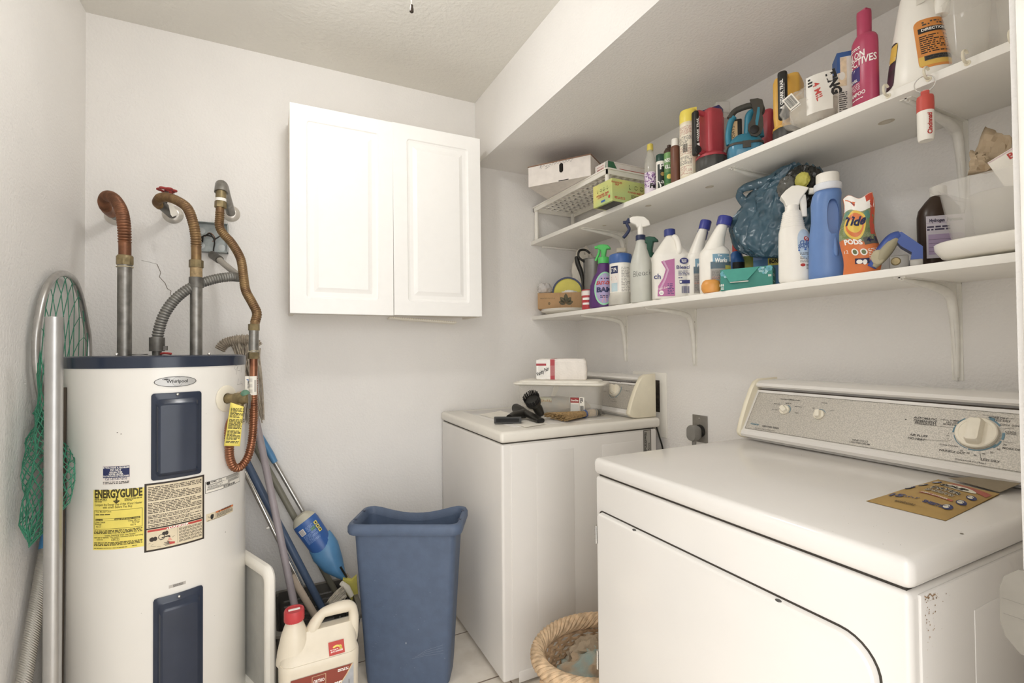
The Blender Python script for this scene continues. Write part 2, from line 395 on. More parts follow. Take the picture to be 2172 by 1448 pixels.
MB().lathe([(.0022, .006), (.0038, .005), (.0042, -.002), (.005, -.004), (.0052, -.012), (.003, -.014)], 14, c=(pc.x, pc.y, pc.z)).build('chain_pull', mat('dark_bronze', '#4b4038', .4, .5), ch)

# crack and stain in the plaster belong to the back wall
L = Lab()
crk = [ay(u, v, YB) for u, v in [(333, 560), (341, 578), (338, 587), (350, 600), (355, 612), (363, 617), (361, 626)]]
L.stroke([(p.x, p.z) for p in crk], .0022, 0, 0)
crk2 = [ay(u, v, YB) for u, v in [(300, 552), (318, 556), (333, 560)]]
L.stroke([(p.x, p.z) for p in crk2], .001, 0, 0)
cr = L.build('plaster_crack', mat('plaster_crack_gap', '#7d7364', .9), on_plane((0, YB, 0), (1, 0, 0), (0, 0, 1)), bpy.data.objects['wall_back'], base=.0004)

# ================================================================= wall cabinet
t = thing('wall_cabinet', 'white two-door wall cabinet with raised panels hung on the back wall', 'cabinet', (0.068, 2.013, 1.318))
b = MB(); W = .777; D = .182; H = .792
b.box(0, .016, 0, D, 0, H).box(W-.016, W, 0, D, 0, H).box(.016, W-.016, 0, D, H-.016, H).box(.016, W-.016, 0, D, .008, .024).box(.016, W-.016, D-.006, D, .024, H-.016).box(.016, W-.016, 0, D, .38, .396)
b.build('case', M_CABB, t)
def cab_door(x0, x1, rot):
    d = MB(); w = x1-x0; cx = (x0+x1)/2; h = .796
    def ring(ins, y, r): return [(cx+px, y, h/2-.002+pz) for px, pz in rrect(w-2*ins, h-2*ins, r, 4)]
    d.loft([ring(0, 0, .001), ring(0, -.0185, .001), ring(.001, -.0195, .002), ring(.058, -.0195, .012), ring(.0615, -.0155, .010), ring(.066, -.0145, .008), ring(.069, -.0135, .006), ring(.084, -.0130, .003), ring(.100, -.0185, .001), ring(.1005, -.0188, .001)])
    o = d.build('door', M_CABD, t, ang=12); o.location = (0, -.0005, 0); o.rotation_euler = (0, rot, 0); return o
cab_door(-.001, .3855, 0.0); cab_door(.3885, W+.001, -.0045)
t = tag(MB().grid(lambda a, c: (0.455+.30*a, 2.07+.05*c, 1.3165-.017*a-.004*c), 24, 4).build('checked_sheet', mat('checked_liner', '#efe9da', .6), solid=.006), 'white checked sheet sticking out below the right cabinet door', 'sheet')
L = Lab()
for k in range(30): L.rect(.003+.0098*k, -.0045, .0045+.0098*k, .0015, 0, 0)
for k in range(2): L.rect(0, -.003+.003*k, .297, -.0026+.003*k, 0, 0)
L.build('check_print', mat('grid_print', '#cfc4ad', .6), on_plane((.456, 2.0697, 1.3158), (1, 0, -.0565), (0, 0, 1)), t)

# ================================================================= dryer
def px_plane(o, ud, vd):
    o = Vector(o); ud = Vector(ud).normalized(); vd = Vector(vd).normalized(); n = ud.cross(vd)
    def f(u, v):
        d = ray(u, v); tt = (o-EYE).dot(n)/d.dot(n); p = EYE+d*tt-o; return p.dot(ud), p.dot(vd)
    return f
def appliance(name, label, x0, x1, y0, y1, ztop, lid, m_top, m_body):
    t = thing(name, label, name.replace('clothes_', ''), (0, 0, 0))
    b = MB(); b.rbox(x0+.004, x1-.02, y0+.004, y1-.004, .022, ztop-lid-.004, .009, 3)
    for fx in (x0+.06, x1-.08):
        for fy in (y0+.06, y1-.06): b.lathe([(.018, 0), (.02, .004), (.012, .008), (.012, .03)], 14, c=(fx, fy, 0))
    b.build('cabinet_body', m_body, t)
    g = MB().box(x0+.012, x1-.03, y0+.012, y1-.012, ztop-lid-.006, ztop-lid+.004).build('top_gap', M_DARKGAP, t)
    l = MB(); l.rbox(x0, x1, y0, y1, ztop-lid, ztop, .013, 4); l.build('top_panel', m_top, t)
    return t
DX0, DX1, DY0, DY1, DZ = .7347, 1.462, .333, 1.020, .897
DR = appliance('clothes_dryer', 'large white front-loading dryer with grey control panel nearest the doorway', DX0, DX1, DY0, DY1, DZ, .041, M_APPL, M_APPL)
DR['category'] = 'dryer'
# front door: raised panel with a sloping edge
def doorpoly(ins):
    a = []
    y1, y0, zt, zb = .996-ins, .375+ins, .766-ins, .14+ins
    def arc(cy, cz, r, a0, a1, n=8):
        r = max(r-ins, .002)
        for k in range(n+1):
            q = radians(a0+(a1-a0)*k/n); a.append((cy+r*cos(q), cz+r*sin(q)))
    arc(.996-.012, .766-.012, .012, 0, 90); arc(.375+.05, .766-.05, .05, 90, 180); arc(.375+.05, .14+.05, .05, 180, 270); arc(.996-.012, .14+.012, .012, 270, 360)
    return a
d = MB()
d.loft([[(x, p[0], p[1]) for p in doorpoly(i)] for i, x in ((-.0015, DX0+.006), (0, DX0+.002), (.001, DX0-.006), (.004, DX0-.0085), (.006, DX0-.009))])
dd = d.build('front_door', M_APPL, DR, ang=25)
gsk = MB().loft([[(x, p[0], p[1]) for p in doorpoly(i)] for i, x in ((-.004, DX0+.006), (-.004, DX0+.0034))]).build('door_seal', M_DARKGAP, DR)
for z0, z1 in ((.686, .73), (.375, .42)):
    h = MB().tube([(DX0-.004, 1.003, z0), (DX0-.004, 1.003, z1)], .0032, 10)
    for k in range(1, 4): h.tube([(DX0-.004, 1.003, z0+(z1-z0)*k/4-.0008), (DX0-.004, 1.003, z0+(z1-z0)*k/4+.0008)], .0037, 10)
    h.box(DX0, DX0+.0045, .999, 1.007, z0, z1)
    h.build('door_hinge', M_CHROME, dd)
sc = MB()
for y, z in ((.515, .7655), (.86, .7655), (.379, .716)): MB().sphere((DX0-.004, y, z), .0034, n=10, sc=(1, 1.6, .7)).build('door_bumper', M_DGREY, dd)
# side panel seam and embossing (right side of the body)
s = MB(); s.rbox(.757, 1.43, DY0+.0005, DY0+.006, .03, .848, .003, 2)
sp_ = s.build('side_panel', M_APPL, DR)
s = MB(); s.rbox(.90, 1.36, DY0-.0008, DY0+.003, .09, .795, .002, 2); s.build('embossed_panel', M_APPL, sp_)
L = Lab(); R = random.Random(4)
for k in range(60):
    u = .765+abs(R.gauss(0, .022)); v = .845-abs(R.gauss(0, .03)) if k % 3 else .842-R.random()*.006
    a = R.uniform(.0003, .0013); L.ell(u, v, a, a*R.uniform(.5, 1.2), 0, 0, 8)
L.stroke([(.764, .846), (.770, .8425), (.778, .846), (.784, .8415), (.792, .8425)], .0018, 0, 0)
L.build('rust_spots', mat('rust', '#a5845f', .8, var=.3), on_plane((0, DY0+.0004, 0), (1, 0, 0), (0, 0, 1)), sp_)
L = Lab()
p = az(2040, 1132, DZ)
for px, py, r in ((2040, 1132, .0028), (1873, 1154, .0008), (1910, 1156, .0008), (1700, 965, .0016), (1488, 995, .001), (1640, 915, .001), (1800, 1110, .0006), (1790, 1095, .0006), (1885, 1130, .0006)):
    q = az(px, py, DZ); L.ell(q.x, q.y, r, r*.8, 0, 0, 10)
for k in range(50):
    q = az(R.uniform(1740, 2130), R.uniform(1010, 1130), DZ); a = R.uniform(.0002, .0006); L.ell(q.x, q.y, a, a, 0, 0, 6)
L.build('dirt_specks', mat('dirt', '#7a7060', .9), on_plane((0, 0, DZ), (1, 0, 0), (0, 1, 0)), DR)

# control console: a profile swept along y, front sloped back
def console(parent, yl, yr, prof_case, panel, endcol, x_back, zt):
    """yl > yr. prof_case: list of (x, z) of the housing section; panel: ((x0, z0), (x1, z1)) bottom and top of the printed fascia"""
    c = MB(); c.prism(prof_case, yr+.012, yl-.012, plane='xz'); c.build('console_housing', M_APPL, parent, ang=35)
def endcap(parent, y, th, pts, name='console_end_cap'):
    e = MB(); n = len(pts); cx = sum(p[0] for p in pts)/n; cz = sum(p[1] for p in pts)/n
    def ring(k, yy): return [(cx+(p[0]-cx)*k, yy, cz+(p[1]-cz)*k) for p in pts]
    e.loft([ring(.95, y-th/2), ring(1, y-th/2+.003), ring(1, y+th/2-.003), ring(.95, y+th/2)]); return e.build(name, M_APPLC, parent, ang=50)
bx0, bz0, bx1, bz1 = 1.262, .929, 1.331, 1.038
XBK = 1.43
prof = [(XBK, DZ+.001), (1.285, DZ+.001), (1.285, .902), (1.259, .909), (1.2545, .917), (1.257, .926), (bx0, bz0), (bx1, bz1), (1.3335, 1.0425), (1.352, 1.0435), (1.352, 1.053), (1.331, 1.051), (1.3265, 1.056), (1.329, 1.064), (1.345, 1.071), (XBK-.005, 1.073), (XBK, 1.068)]
console(DR, 1.008, .35, prof, None, None, XBK, 1.07)
cap = [(XBK, .899), (1.30, .899), (1.272, .902), (1.254, .911), (1.2495, .922), (1.262, .955), (1.285, 1.005), (1.309, 1.048), (1.324, 1.068), (1.345, 1.076), (XBK, 1.078)]
endcap(DR, 1.002, .013, cap); endcap(DR, .356, .013, cap)
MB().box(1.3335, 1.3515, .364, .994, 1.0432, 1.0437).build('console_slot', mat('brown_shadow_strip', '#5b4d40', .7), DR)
UD, VD = Vector((0, -1, 0)), Vector((bx1-bx0, 0, bz1-bz0)).normalized()
PO = Vector((bx0, .99, bz0)); PH = hypot(bx1-bx0, bz1-bz0)
M_FASC = mat('speckled_silver_fascia', '#b9b3a8', .42, .25, var=.16, vscale=420, detail=1.0)
M_TEAL = mat('teal_dial_print', '#5f8797', .5)
fasc = MB().add([PO+UD*a+VD*c+UD.cross(VD)*h for h in (0, .0012) for a, c in ((.002, .003), (.622, .003), (.622, PH-.003), (.002, PH-.003))], [(0, 1, 2, 3), (4, 5, 6, 7), (0, 1, 5, 4), (1, 2, 6, 5), (2, 3, 7, 6), (3, 0, 4, 7)]).build('control_fascia', [M_FASC], DR)
pp = px_plane(PO, UD, VD); mp = on_plane(PO, UD, VD)
L = Lab()
def tx(s, px, py, size, w=None, al='c', m=0, bold=0.01, shear=0.0):
    u, v = pp(px, py); L.text(s, u, v-size*.35, size, m, 1, al, w, bold, shear)
tx('VARIABLE TEMPERATURE', 1676, 848, .0052); tx('MEDIUM', 1673, 856, .0042); tx('MED LOW', 1649, 857, .004); tx('MED HIGH', 1694, 863, .004); tx('ALL LOW', 1644, 869, .004); tx('HIGH', 1690, 876, .004)
tx('SIGNAL', 1750, 855, .0048); tx('OFF', 1726, 866, .004); tx('LOUD', 1766, 871, .004)
tx('Amana', 1601, 899, .0095, m=1, bold=.02, shear=.3); tx('DESIGNER SERIES', 1635, 906, .0068, bold=.02); tx('HEAVY DUTY AUTOMATIC DRYNESS CONTROL', 1623, 911, .0035, w=.062)
tx('NINE CYCLE', 1825, 935, .0062); tx('LIGHTED DRUM', 1824, 940, .0062)
tx('AUTOMATIC', 1963, 888, .0075, bold=.02); tx('PERMANENT', 1963, 894, .0075, bold=.02); tx('PRESS/KNITS', 1964, 899, .0072, bold=.02)
tx('COOL TUMBLE', 2017, 892, .0052); tx('LESS DRY', 2021, 897, .0052); tx('MORE DRY', 2017, 901, .0052)
tx('AIR FLUFF', 1949, 924, .0075, bold=.02); tx('NO HEAT', 1945, 931, .0072, bold=.02)
tx('5', 2013, 919, .004); tx('10', 2011, 924, .004); tx('15', 2011, 931, .004)
tx('COOL DOWN', 2013, 945, .0048); tx('WRINKLE OUT', 2019, 958, .0065, bold=.02); tx('10', 2040, 956, .005); tx('20', 2054, 961, .005); tx('30', 2069, 966, .005); tx('40', 2087, 963, .005); tx('50', 2104, 960, .005); tx('60', 2119, 953, .005); tx('70', 2132, 944, .005)
tx('LESS DRY', 2101, 977, .0068, bold=.02); tx('PUSH KNOB TO START', 2059, 979, .0046); tx('MORE DRY', 2118, 887, .006); tx('LESS DRY', 2127, 893, .006); tx('COOL DOWN', 2147, 903, .0055); tx('COOL', 2145, 917, .006); tx('DOWN', 2145, 921, .0045); tx('MORE DRY', 2149, 953, .006)
ku, kv = pp(2073, 920)
for a0, a1, r0, r1 in ((100, 152, .036, .038), (128, 152, .038, .041), (160, 185, .037, .040), (195, 255, .036, .0375), (258, 330, .036, .0385), (318, 345, .038, .041), (350, 372, .038, .042), (35, 70, .037, .040), (58, 74, .04, .043)): L.arc(ku, kv, r0, r1, a0, a1, 1, 1, 14)
for pts in (((1940, 899), (2025, 908)), ((1932, 931), (2010, 936), (2020, 933)), ((2084, 880), (2152, 889)), ((2079, 960), (2081, 973), (2083, 974)), ((2130, 910), (2152, 908)), ((2128, 937), (2152, 940))):
    L.stroke([pp(*q) for q in pts], .0005, 0, 1)
u1, v1 = pp(1665, 870); L.arc(u1, v1, .0155, .0172, -25, 75, 1, 1, 14)
u2, v2 = pp(1738, 880); L.arc(u2, v2, .0155, .0168, 30, 110, 1, 1, 14)
L.ell(*pp(1922, 890), .0018, .0018, 0, 1, 10)
L.frame(.003, .004, .621, PH-.004, .0006, 0, 1, 1)
L.build('control_lettering', [M_GINK, M_TEAL], mp, fasc, base=.0016)
def dial(parent, u, v, R, hgt, ang, name='control_knob', grip=.45, m=M_OFFW):
    k = MB(); q = []
    o_ = mp(u, v, .0012) if parent is DR else MPW(u, v, .0012)
    n = UD.cross(VD) if parent is DR else UDW.cross(VDW); ux = UD if parent is DR else UDW; vx = VD if parent is DR else VDW
    rings = []
    for r, h in ((R*.97, 0), (R, .002), (R*.98, hgt*.3), (R*.93, hgt*.36), (R*.8, hgt*.36), (R*.79, hgt*.34), (R*.3, hgt*.36)):
        rings.append([o_+ux*(r*cos(2*pi*j/36))+vx*(r*sin(2*pi*j/36))+n*h for j in range(36)])
    k.loft(rings)
    ca, sa = cos(radians(ang)), sin(radians(ang)); a = ux*ca+vx*sa; b_ = -ux*sa+vx*ca; rings = []
    for h, s_ in ((hgt*.3, 1.0), (hgt*.8, .95), (hgt*.96, .85), (hgt, .6)):
        rings.append([o_+a*(p[0]*s_)+b_*(p[1]*s_)+n*h for p in rrect(R*2*grip*.85, R*1.62, R*grip*.42, 5)])
    k.loft(rings); return k.build(name, m, parent)
dial(DR, ku, kv, .0345, .026, 2, 'timer_knob', .42); dial(DR, u1, v1, .0135, .014, 50, grip=.6); dial(DR, u2, v2, .0135, .014, 15, grip=.55)


# ================================================================= washer
WX0, WX1, WY0, WY1, WZ = .7135, 1.443, 1.524, 2.182, .886
WR = appliance('clothes_washer', 'white washing machine in the far corner against the back wall', WX0, WX1, WY0, WY1, WZ, .04, mat('washer_top_enamel', '#e4dfd4', .22, var=.012), M_APPL)
WR['category'] = 'washing machine'
s = MB(); s.rbox(.752, 1.405, WY0+.0002, WY0+.006, .035, .838, .003, 2); sp_ = s.build('side_panel', M_APPL, WR)
s = MB(); s.rbox(.853, 1.013, WY0-.0012, WY0+.004, .12, .803, .003, 2); s.rbox(1.142, 1.335, WY0-.0012, WY0+.004, .12, .803, .003, 2); s.build('embossed_panel', M_APPL, sp_)
L = Lab(); L.rect(0, 0, .042, .14, 0, 0); L.frame(.002, .002, .04, .138, .002, 1, 1, 1); L.fine(.006, .02, .018, .13, 22, 1, 1, 5); L.text('Amana', .032, .07, .011, 1, 1, rot=90, bold=.02); L.fine(.024, .012, .037, .05, 8, 1, 1, 8)
L.build('rating_plate', [mat('silver_label', '#a9a59c', .4, .3), M_INK], on_plane((1.347, WY0, .703), (1, 0, 0), (0, 0, 1)), sp_)
MB().rbox(.775, .885, WY0-.003, WY0+.003, .012, .05, .004, 2).build('kick_cover', M_APPL, sp_)
# lid outline on top
MB().rbox(.80, 1.25, 1.60, 2.12, WZ-.002, WZ+.0012, .002, 2).build('wash_lid', M_APPL, WR)
WB0, WB1 = (1.313, .918), (1.375, 1.02)
XB2 = 1.438
prof = [(XB2, WZ+.001), (1.33, WZ+.001), (1.33, .893), (1.308, .899), (1.304, .906), (1.307, .913), WB0, WB1, (1.378, 1.025), (1.396, 1.026), (1.396, 1.038), (1.374, 1.037), (1.37, 1.043), (1.374, 1.05), (1.388, 1.056), (XB2, 1.058)]
console(WR, 2.165, 1.545, prof, None, None, XB2, 1.05)
cap = [(XB2, .888), (1.34, .888), (1.315, .892), (1.298, .902), (1.295, .912), (1.31, .955), (1.33, 1.0), (1.352, 1.038), (1.366, 1.056), (1.388, 1.064), (XB2, 1.066)]
endcap(WR, 1.5555, .022, cap); endcap(WR, 2.16, .013, cap)
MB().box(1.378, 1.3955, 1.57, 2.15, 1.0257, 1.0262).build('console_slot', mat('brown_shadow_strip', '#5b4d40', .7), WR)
UDW, VDW = Vector((0, -1, 0)), Vector((WB1[0]-WB0[0], 0, WB1[1]-WB0[1])).normalized()
POW = Vector((WB0[0], 2.15, WB0[1])); MPW = on_plane(POW, UDW, VDW); ppw = px_plane(POW, UDW, VDW); PHW = hypot(WB1[0]-WB0[0], WB1[1]-WB0[1])
fasc = MB().add([POW+UDW*a+VDW*c+UDW.cross(VDW)*h for h in (0, .0012) for a, c in ((.002, .003), (.572, .003), (.572, PHW-.003), (.002, PHW-.003))], [(0, 1, 2, 3), (4, 5, 6, 7), (0, 1, 5, 4), (1, 2, 6, 5), (2, 3, 7, 6), (3, 0, 4, 7)]).build('control_fascia', [M_FASC], WR)
L = Lab(); u, v = ppw(1306, 829)
for k in range(14):
    a = radians(-70+k*25); L.text(('LIGHT', '10', '8', '6', '4', 'SPIN', 'OFF', '12', '10', 'SOAK', '8', '6', 'OFF', '14')[k], u+.043*cos(a), v+.043*sin(a)-.0015, .0045, 0, 1, bold=.01)
L.arc(u, v, .033, .0345, 130, 290, 1, 1, 20); L.arc(u, v, .033, .036, -60, 40, 1, 1, 20)
L.text('REGULAR', u+.075, v+.032, .0055, 0, 1); L.text('DELICATE', u+.078, v+.005, .0055, 0, 1); L.text('PERMANENT PRESS', u+.06, v+.05, .005, 0, 1); L.text('KNITS', u-.07, v-.01, .0055, 0, 1); L.text('PUSH KNOB TO START', u+.02, v-.052, .0045, 0, 1)
L.stroke([(u+.038, v+.01), (u+.1, v+.0)], .0005, 0, 1); L.stroke([(u-.038, v+.018), (u-.09, v+.012)], .0005, 0, 1)
L.frame(.003, .004, .571, PHW-.004, .0006, 0, 1, 1)
L.build('control_lettering', [M_GINK, M_TEAL], MPW, fasc, base=.0016)
dial(WR, u, v, .028, .034, 35, 'timer_knob', .3)

# ================================================================= outlets on the right wall
t = thing('washer_outlet_box', 'white recessed utility box with dark opening on the wall behind the washer', 'outlet box', (XR, 1.60, .93))
MB().rbox(-.006, 0, -.068, .14, -.135, .138, .003, 2).build('faceplate', M_WHP, t)
MB().box(-.0066, -.0055, -.03, .12, -.03, .105).build('opening', mat('dark_box_interior', '#3b332a', .8, var=.5, vscale=60), t)
MB().tube([(-.012, .03, .09), (-.02, .01, .03), (-.02, .03, -.03)], .006, 8).build('hose_tap', M_BRASS, t)
cp = smooth_path([ax(1392, 903, 1.47), ax(1398, 924, 1.472), ax(1405, 948, 1.475), ax(1412, 990, 1.478), Vector((1.478, 1.50, .55)), Vector((1.472, 1.5, .1)), Vector((1.45, 1.5, .005))], 6)
tag(MB().tube(cp, .0032, 8).build('power_cord', M_BLK), 'black cord hanging between the washer and the right wall', 'cord')
t = thing('dryer_outlet', 'grey metal wall plate with round socket on the right wall behind the dryer', 'outlet', (XR, 1.36, .86))
MB().rbox(-.004, 0, -.036, .036, -.052, .052, .002, 2).build('wall_plate', mat('grey_metal_plate', '#8d8880', .45, .4, var=.1), t)
MB().lathe([(.024, -.004), (.024, -.011), (.02, -.012)], 24, axis='x', c=(0, -.003, -.008)).build('socket', M_BLK, t)
MB().sphere((-.0045, 0, .04), .003, n=8).build('screw', M_CHROME, t)
t = thing('dryer_plug', 'grey plug with cord pushed into the socket behind the dryer', 'plug', (XR-.012, 1.362, .85))
MB().loft([[(x, p[0]*k, p[1]*k-.004) for p in rrect(.046, .062, .02, 6)] for x, k in ((0, .8), (-.012, .95), (-.03, 1), (-.038, .9), (-.04, .6))]).build('plug_body', mat('grey_plug', '#85827c', .5), t)
MB().tube(smooth_path([(-.02, 0, -.03), (-.02, 0, -.08), (-.015, 0, -.2), (-.012, 0, -.4)], 5), .008, 10).build('plug_cord', mat('grey_plug', '#85827c', .5), t)
# ================================================================= water heater
from mathutils import noise as NZ
HC, HR = Vector((-.303, 1.855, 0)), .229
def cyl_hit(u, v, R=HR):
    d = ray(u, v); ox, oy = EYE.x-HC.x, EYE.y-HC.y
    a = d.x*d.x+d.y*d.y; b = 2*(ox*d.x+oy*d.y); c = ox*ox+oy*oy-R*R
    disc = max(b*b-4*a*c, 0); t = (-b-math.sqrt(disc))/(2*a); p = EYE+d*t
    return atan2(p.y-HC.y, p.x-HC.x), p.z
A0 = cyl_hit(326, 900)[0]
def hv(u, v): a, z = cyl_hit(u, v); return (a-A0)*HR, z
hmap = on_cyl(HC, HR, A0, 0)
HT = 1.163
WH = thing('water_heater', 'tall white cylindrical electric water heater with navy panels in the left corner', 'water heater', (0, 0, 0))
M_HEAT = mat('heater_white_enamel', '#e9e6df', .22, var=.012, vscale=4)
M_HNAVY = mat('navy_heater_enamel', '#2b3446', .22, var=.06, vscale=14)
HB = .048
MB().lathe([(HR-.02, HB+.004), (HR-.004, HB+.004), (HR, HB+.012), (HR, HT-.012)], 96, c=tuple(HC)).build('tank_jacket', M_HEAT, WH)
MB().lathe([(HR-.03, .012), (HR-.03, HB+.01)], 32, c=tuple(HC)).build('base_ring', M_DGREY, WH)
rim = MB().lathe([(HR-.001, HT-.032), (HR+.002, HT-.032), (HR+.002, HT-.003), (HR-.001, HT), (HR-.012, HT+.001), (.02, HT+.002), (0, HT+.002)], 96, c=tuple(HC)).build('top_rim', M_HNAVY, WH)
for u, v in ((249, 751), (442, 750)):
    a, z = cyl_hit(u, v); p = hmap((a-A0)*HR, z, .0035); MB().sphere(p, .0042, n=10).build('screw', M_CHROME, rim)
def panel(name, x0, z0, x1, z1, screw):
    w, h = x1-x0, z1-z0; cx, cz = (x0+x1)/2, (z0+z1)/2; b = MB(); rings = []
    for ins, r, hh, dz in ((0, .007, 0, 0), (0, .007, .0035, 0), (.002, .006, .0045, 0), (.009, .010, .0045, -.006), (.011, .010, .006, -.008), (.016, .008, .019, -.011), (.021, .0015, .0208, -.013)):
        t_ = -dz if hh > .004 else 0
        pts = rrect(w-2*ins, h-2*ins-(t_*1.0), r, 5, 0, -t_*.5)
        # densify along the width so that the panel follows the jacket
        rr = []
        for k in range(len(pts)):
            p, q = pts[k], pts[(k+1) % len(pts)]; n = max(1, int(abs(q[0]-p[0])/.006))
            for j in range(n): rr.append((p[0]+(q[0]-p[0])*j/n, p[1]+(q[1]-p[1])*j/n))
        rings.append([hmap(cx+p[0], cz+p[1], hh) for p in rr])
    m = min(len(r) for r in rings)
    def rs(r):   # resample a ring by arc length to m points
        n = len(r); acc = [0]
        for k in range(n): acc.append(acc[-1]+(r[(k+1) % n]-r[k]).length)
        out = []; j = 0
        for i in range(M_):
            s_ = acc[-1]*i/M_
            while acc[j+1] < s_: j += 1
            f = (s_-acc[j])/max(1e-9, acc[j+1]-acc[j]); out.append(r[j].lerp(r[(j+1) % n], f))
        return out
    M_ = 160; rings = [rs(r) for r in rings]
    b.loft(rings, 0, False, False)
    # curved face: rows across the width
    ins = .021; tt = .013; W, H = w-2*ins, h-2*ins-tt
    b.grid(lambda s_, q: hmap(cx-W/2+W*s_, cz-H/2-tt/2+H*q, .0208), 24, 2)
    o = b.build(name, M_HNAVY, WH, ang=50)
    sc_ = MB().sphere(hmap(screw[0], screw[1], .0055), .0042, n=10).build('screw', M_CHROME, o)
x0, _ = hv(321, 900); x1, _ = hv(426, 900); zt = hv(375, 832)[1]; zb = hv(375, 1012)[1]
panel('upper_access_panel', x0, zb, x1, zt, hv(376, 836))
x0, _ = hv(325, 1350); x1, _ = hv(429, 1350); zt = hv(376, 1257)[1]
panel('lower_access_panel', x0, .085, x1, zt, hv(379, 1263))
# badge
bu, bv = hv(373, 809); L = Lab()
L.ell(0, 0, .0495, .0145, 0, 0, 48); L.ell(0, 0, .0495, .0145, 1, 1, 48); L.ell(0, 0, .0478, .0132, 0, 2, 48)
L.text('Whirlpool', .003, -.003, .0125, 1, 3, w=.05, bold=.02); L.ell(-.022, .0075, .009, .0022, 1, 3, 20); L.arc(-.022, .0075, .006, .0075, 0, 360, 0, 4, 20, .22)
L.arc(.004, .0, .012, .0126, 60, 330, 2, 3, 24, 1.0)
bm_ = L.build('badge', [mat('badge_silver', '#b9b8b5', .38, .35), M_INK, M_GINK], lambda a, b, h: hmap(bu+a, bv+b, h), WH, base=.0015)
def lab(name, px0, px1, mats, draw, label=None, base=.0004):
    """label whose corners are at px0 (bottom-left) and px1 (top-right) in the photograph"""
    u0, v0 = hv(*px0); u1, v1 = hv(*px1); L = Lab(); draw(L, u1-u0, v1-v0)
    return L.build(name, mats, lambda a, b, h: hmap(u0+a, v0+b, h), WH, base=base, label=label)
M_LTAN = mat('tan_label', '#dccdac', .5); M_LYEL = mat('energy_yellow', '#ecd94f', .5); M_BRD = mat('dark_brown_border', '#33291f', .5); M_LINK = mat('label_print', '#55493a', .6)
M_ENINK = mat('energy_ink', '#4a421c', .6)
def d_prob(L, w, h):
    L.rect(0, 0, w, h, 0, 0, 6); L.rect(.001, h*.36, w-.001, h*.955, 1, 1, 6)
    for s, f, z, k in (('IF YOU HAVE A PROBLEM', .845, .0062, .95), ('DO NOT', .71, .0078, .4), ('RETURN THIS', .6, .0058, .46), ('WATER HEATER', .5, .0058, .53), ('TO THE PLACE OF PURCHASE.', .4, .0058, .95)): L.text(s, w/2, h*f, z, 2, 2, w=w*k, bold=.03)
    L.text('Call 1-877-817-6750', w/2, h*.235, .0085, 1, 1, w=w*.8, bold=.01); L.fine(.001, h*.02, w*.97, h*.17, 2, 3, 1, 7)
lab('notice_label', (218, 1028), (276, 985), [mat('pale_label', '#e4dcd4', .5), M_NAVY, M_WINK, M_GINK], d_prob)
def d_energy(L, w, h):
    L.rect(0, 0, w, h, 0, 0, 12); t_ = lambda s, fu, fv, size, k=None, al='c', b=0.0: L.text(s, w*fu, h*fv, size, 1, 1, al, w*k if k else None, b)
    t_('ENERGYGUIDE', .5, .868, .03, .94, b=.045); L.poly([(w*.455, h*.83), (w*.515, h*.83), (w*.485, h*.77)], 1, 1); L.rect(w*.475, h*.8, w*.5, h*.89, 1, 1)
    L.stroke([(w*.43, h*.815), (w*.485, h*.775), (w*.54, h*.815)], .004, 1, 1)
    L.fine(w*.03, h*.795, w*.3, h*.85, 3, 1, 1, 3); L.fine(w*.64, h*.795, w*.96, h*.85, 4, 1, 1, 4)
    t_('Compare the Energy Use of this Water Heater', .5, .735, .0088, .93, b=.01); t_('with others Before You Buy.', .5, .69, .0088, .58, b=.01)
    L.frame(w*.02, h*.345, w*.97, h*.66, .0009, 1, 1, 12)
    t_('This Model Uses', .05, .625, .006, None, 'l', .01); L.fine(w*.05, h*.575, w*.36, h*.6, 1, 1, 1, 5)
    L.rect(w*.05, h*.485, w*.93, h*.52, 1, 1, 10); L.rect(w*.21, h*.488, w*.45, h*.517, 0, 2, 4)
    L.text('range of all similar models', w*.69, h*.492, .0058, 0, 2, w=w*.45); L.text('Energy use', w*.128, h*.492, .0055, 0, 2, w=w*.14)
    t_('Uses Least', .05, .45, .006, None, 'l', .01); t_('Energy', .05, .42, .006, None, 'l', .01); t_('4622', .06, .375, .0065, None, 'l'); t_('Uses Most', .92, .45, .006, None, 'r', .01); t_('Energy', .92, .42, .006, None, 'r', .01); t_('4879', .85, .375, .0065, None, 'r')
    L.fine(w*.02, h*.265, w*.97, h*.33, 3, 1, 1, 9); L.rect(w*.01, h*.252, w*.97, h*.254, 1, 1, 10)
    t_('water heaters that use fewer', .55, .225, .0062, .6, b=.01); t_('cost less to operate. This model\'s estimated yearly operating', .5, .195, .0062, .96, b=.01); t_('cost is', .08, .162, .0062, None, 'l', .01)
    L.frame(w*.39, h*.145, w*.54, h*.185, .0007, 1, 1, 3); t_('$413', .465, .155, .0065)
    L.fine(w*.02, h*.065, w*.97, h*.13, 3, 1, 1, 12); L.fine(w*.02, h*.02, w*.7, h*.035, 1, 1, 1, 13); L.fine(w*.78, h*.028, w*.87, h*.043, 1, 1, 1, 14)
lab('energy_label', (198, 1166), (306, 1033), [M_LYEL, M_ENINK], d_energy)
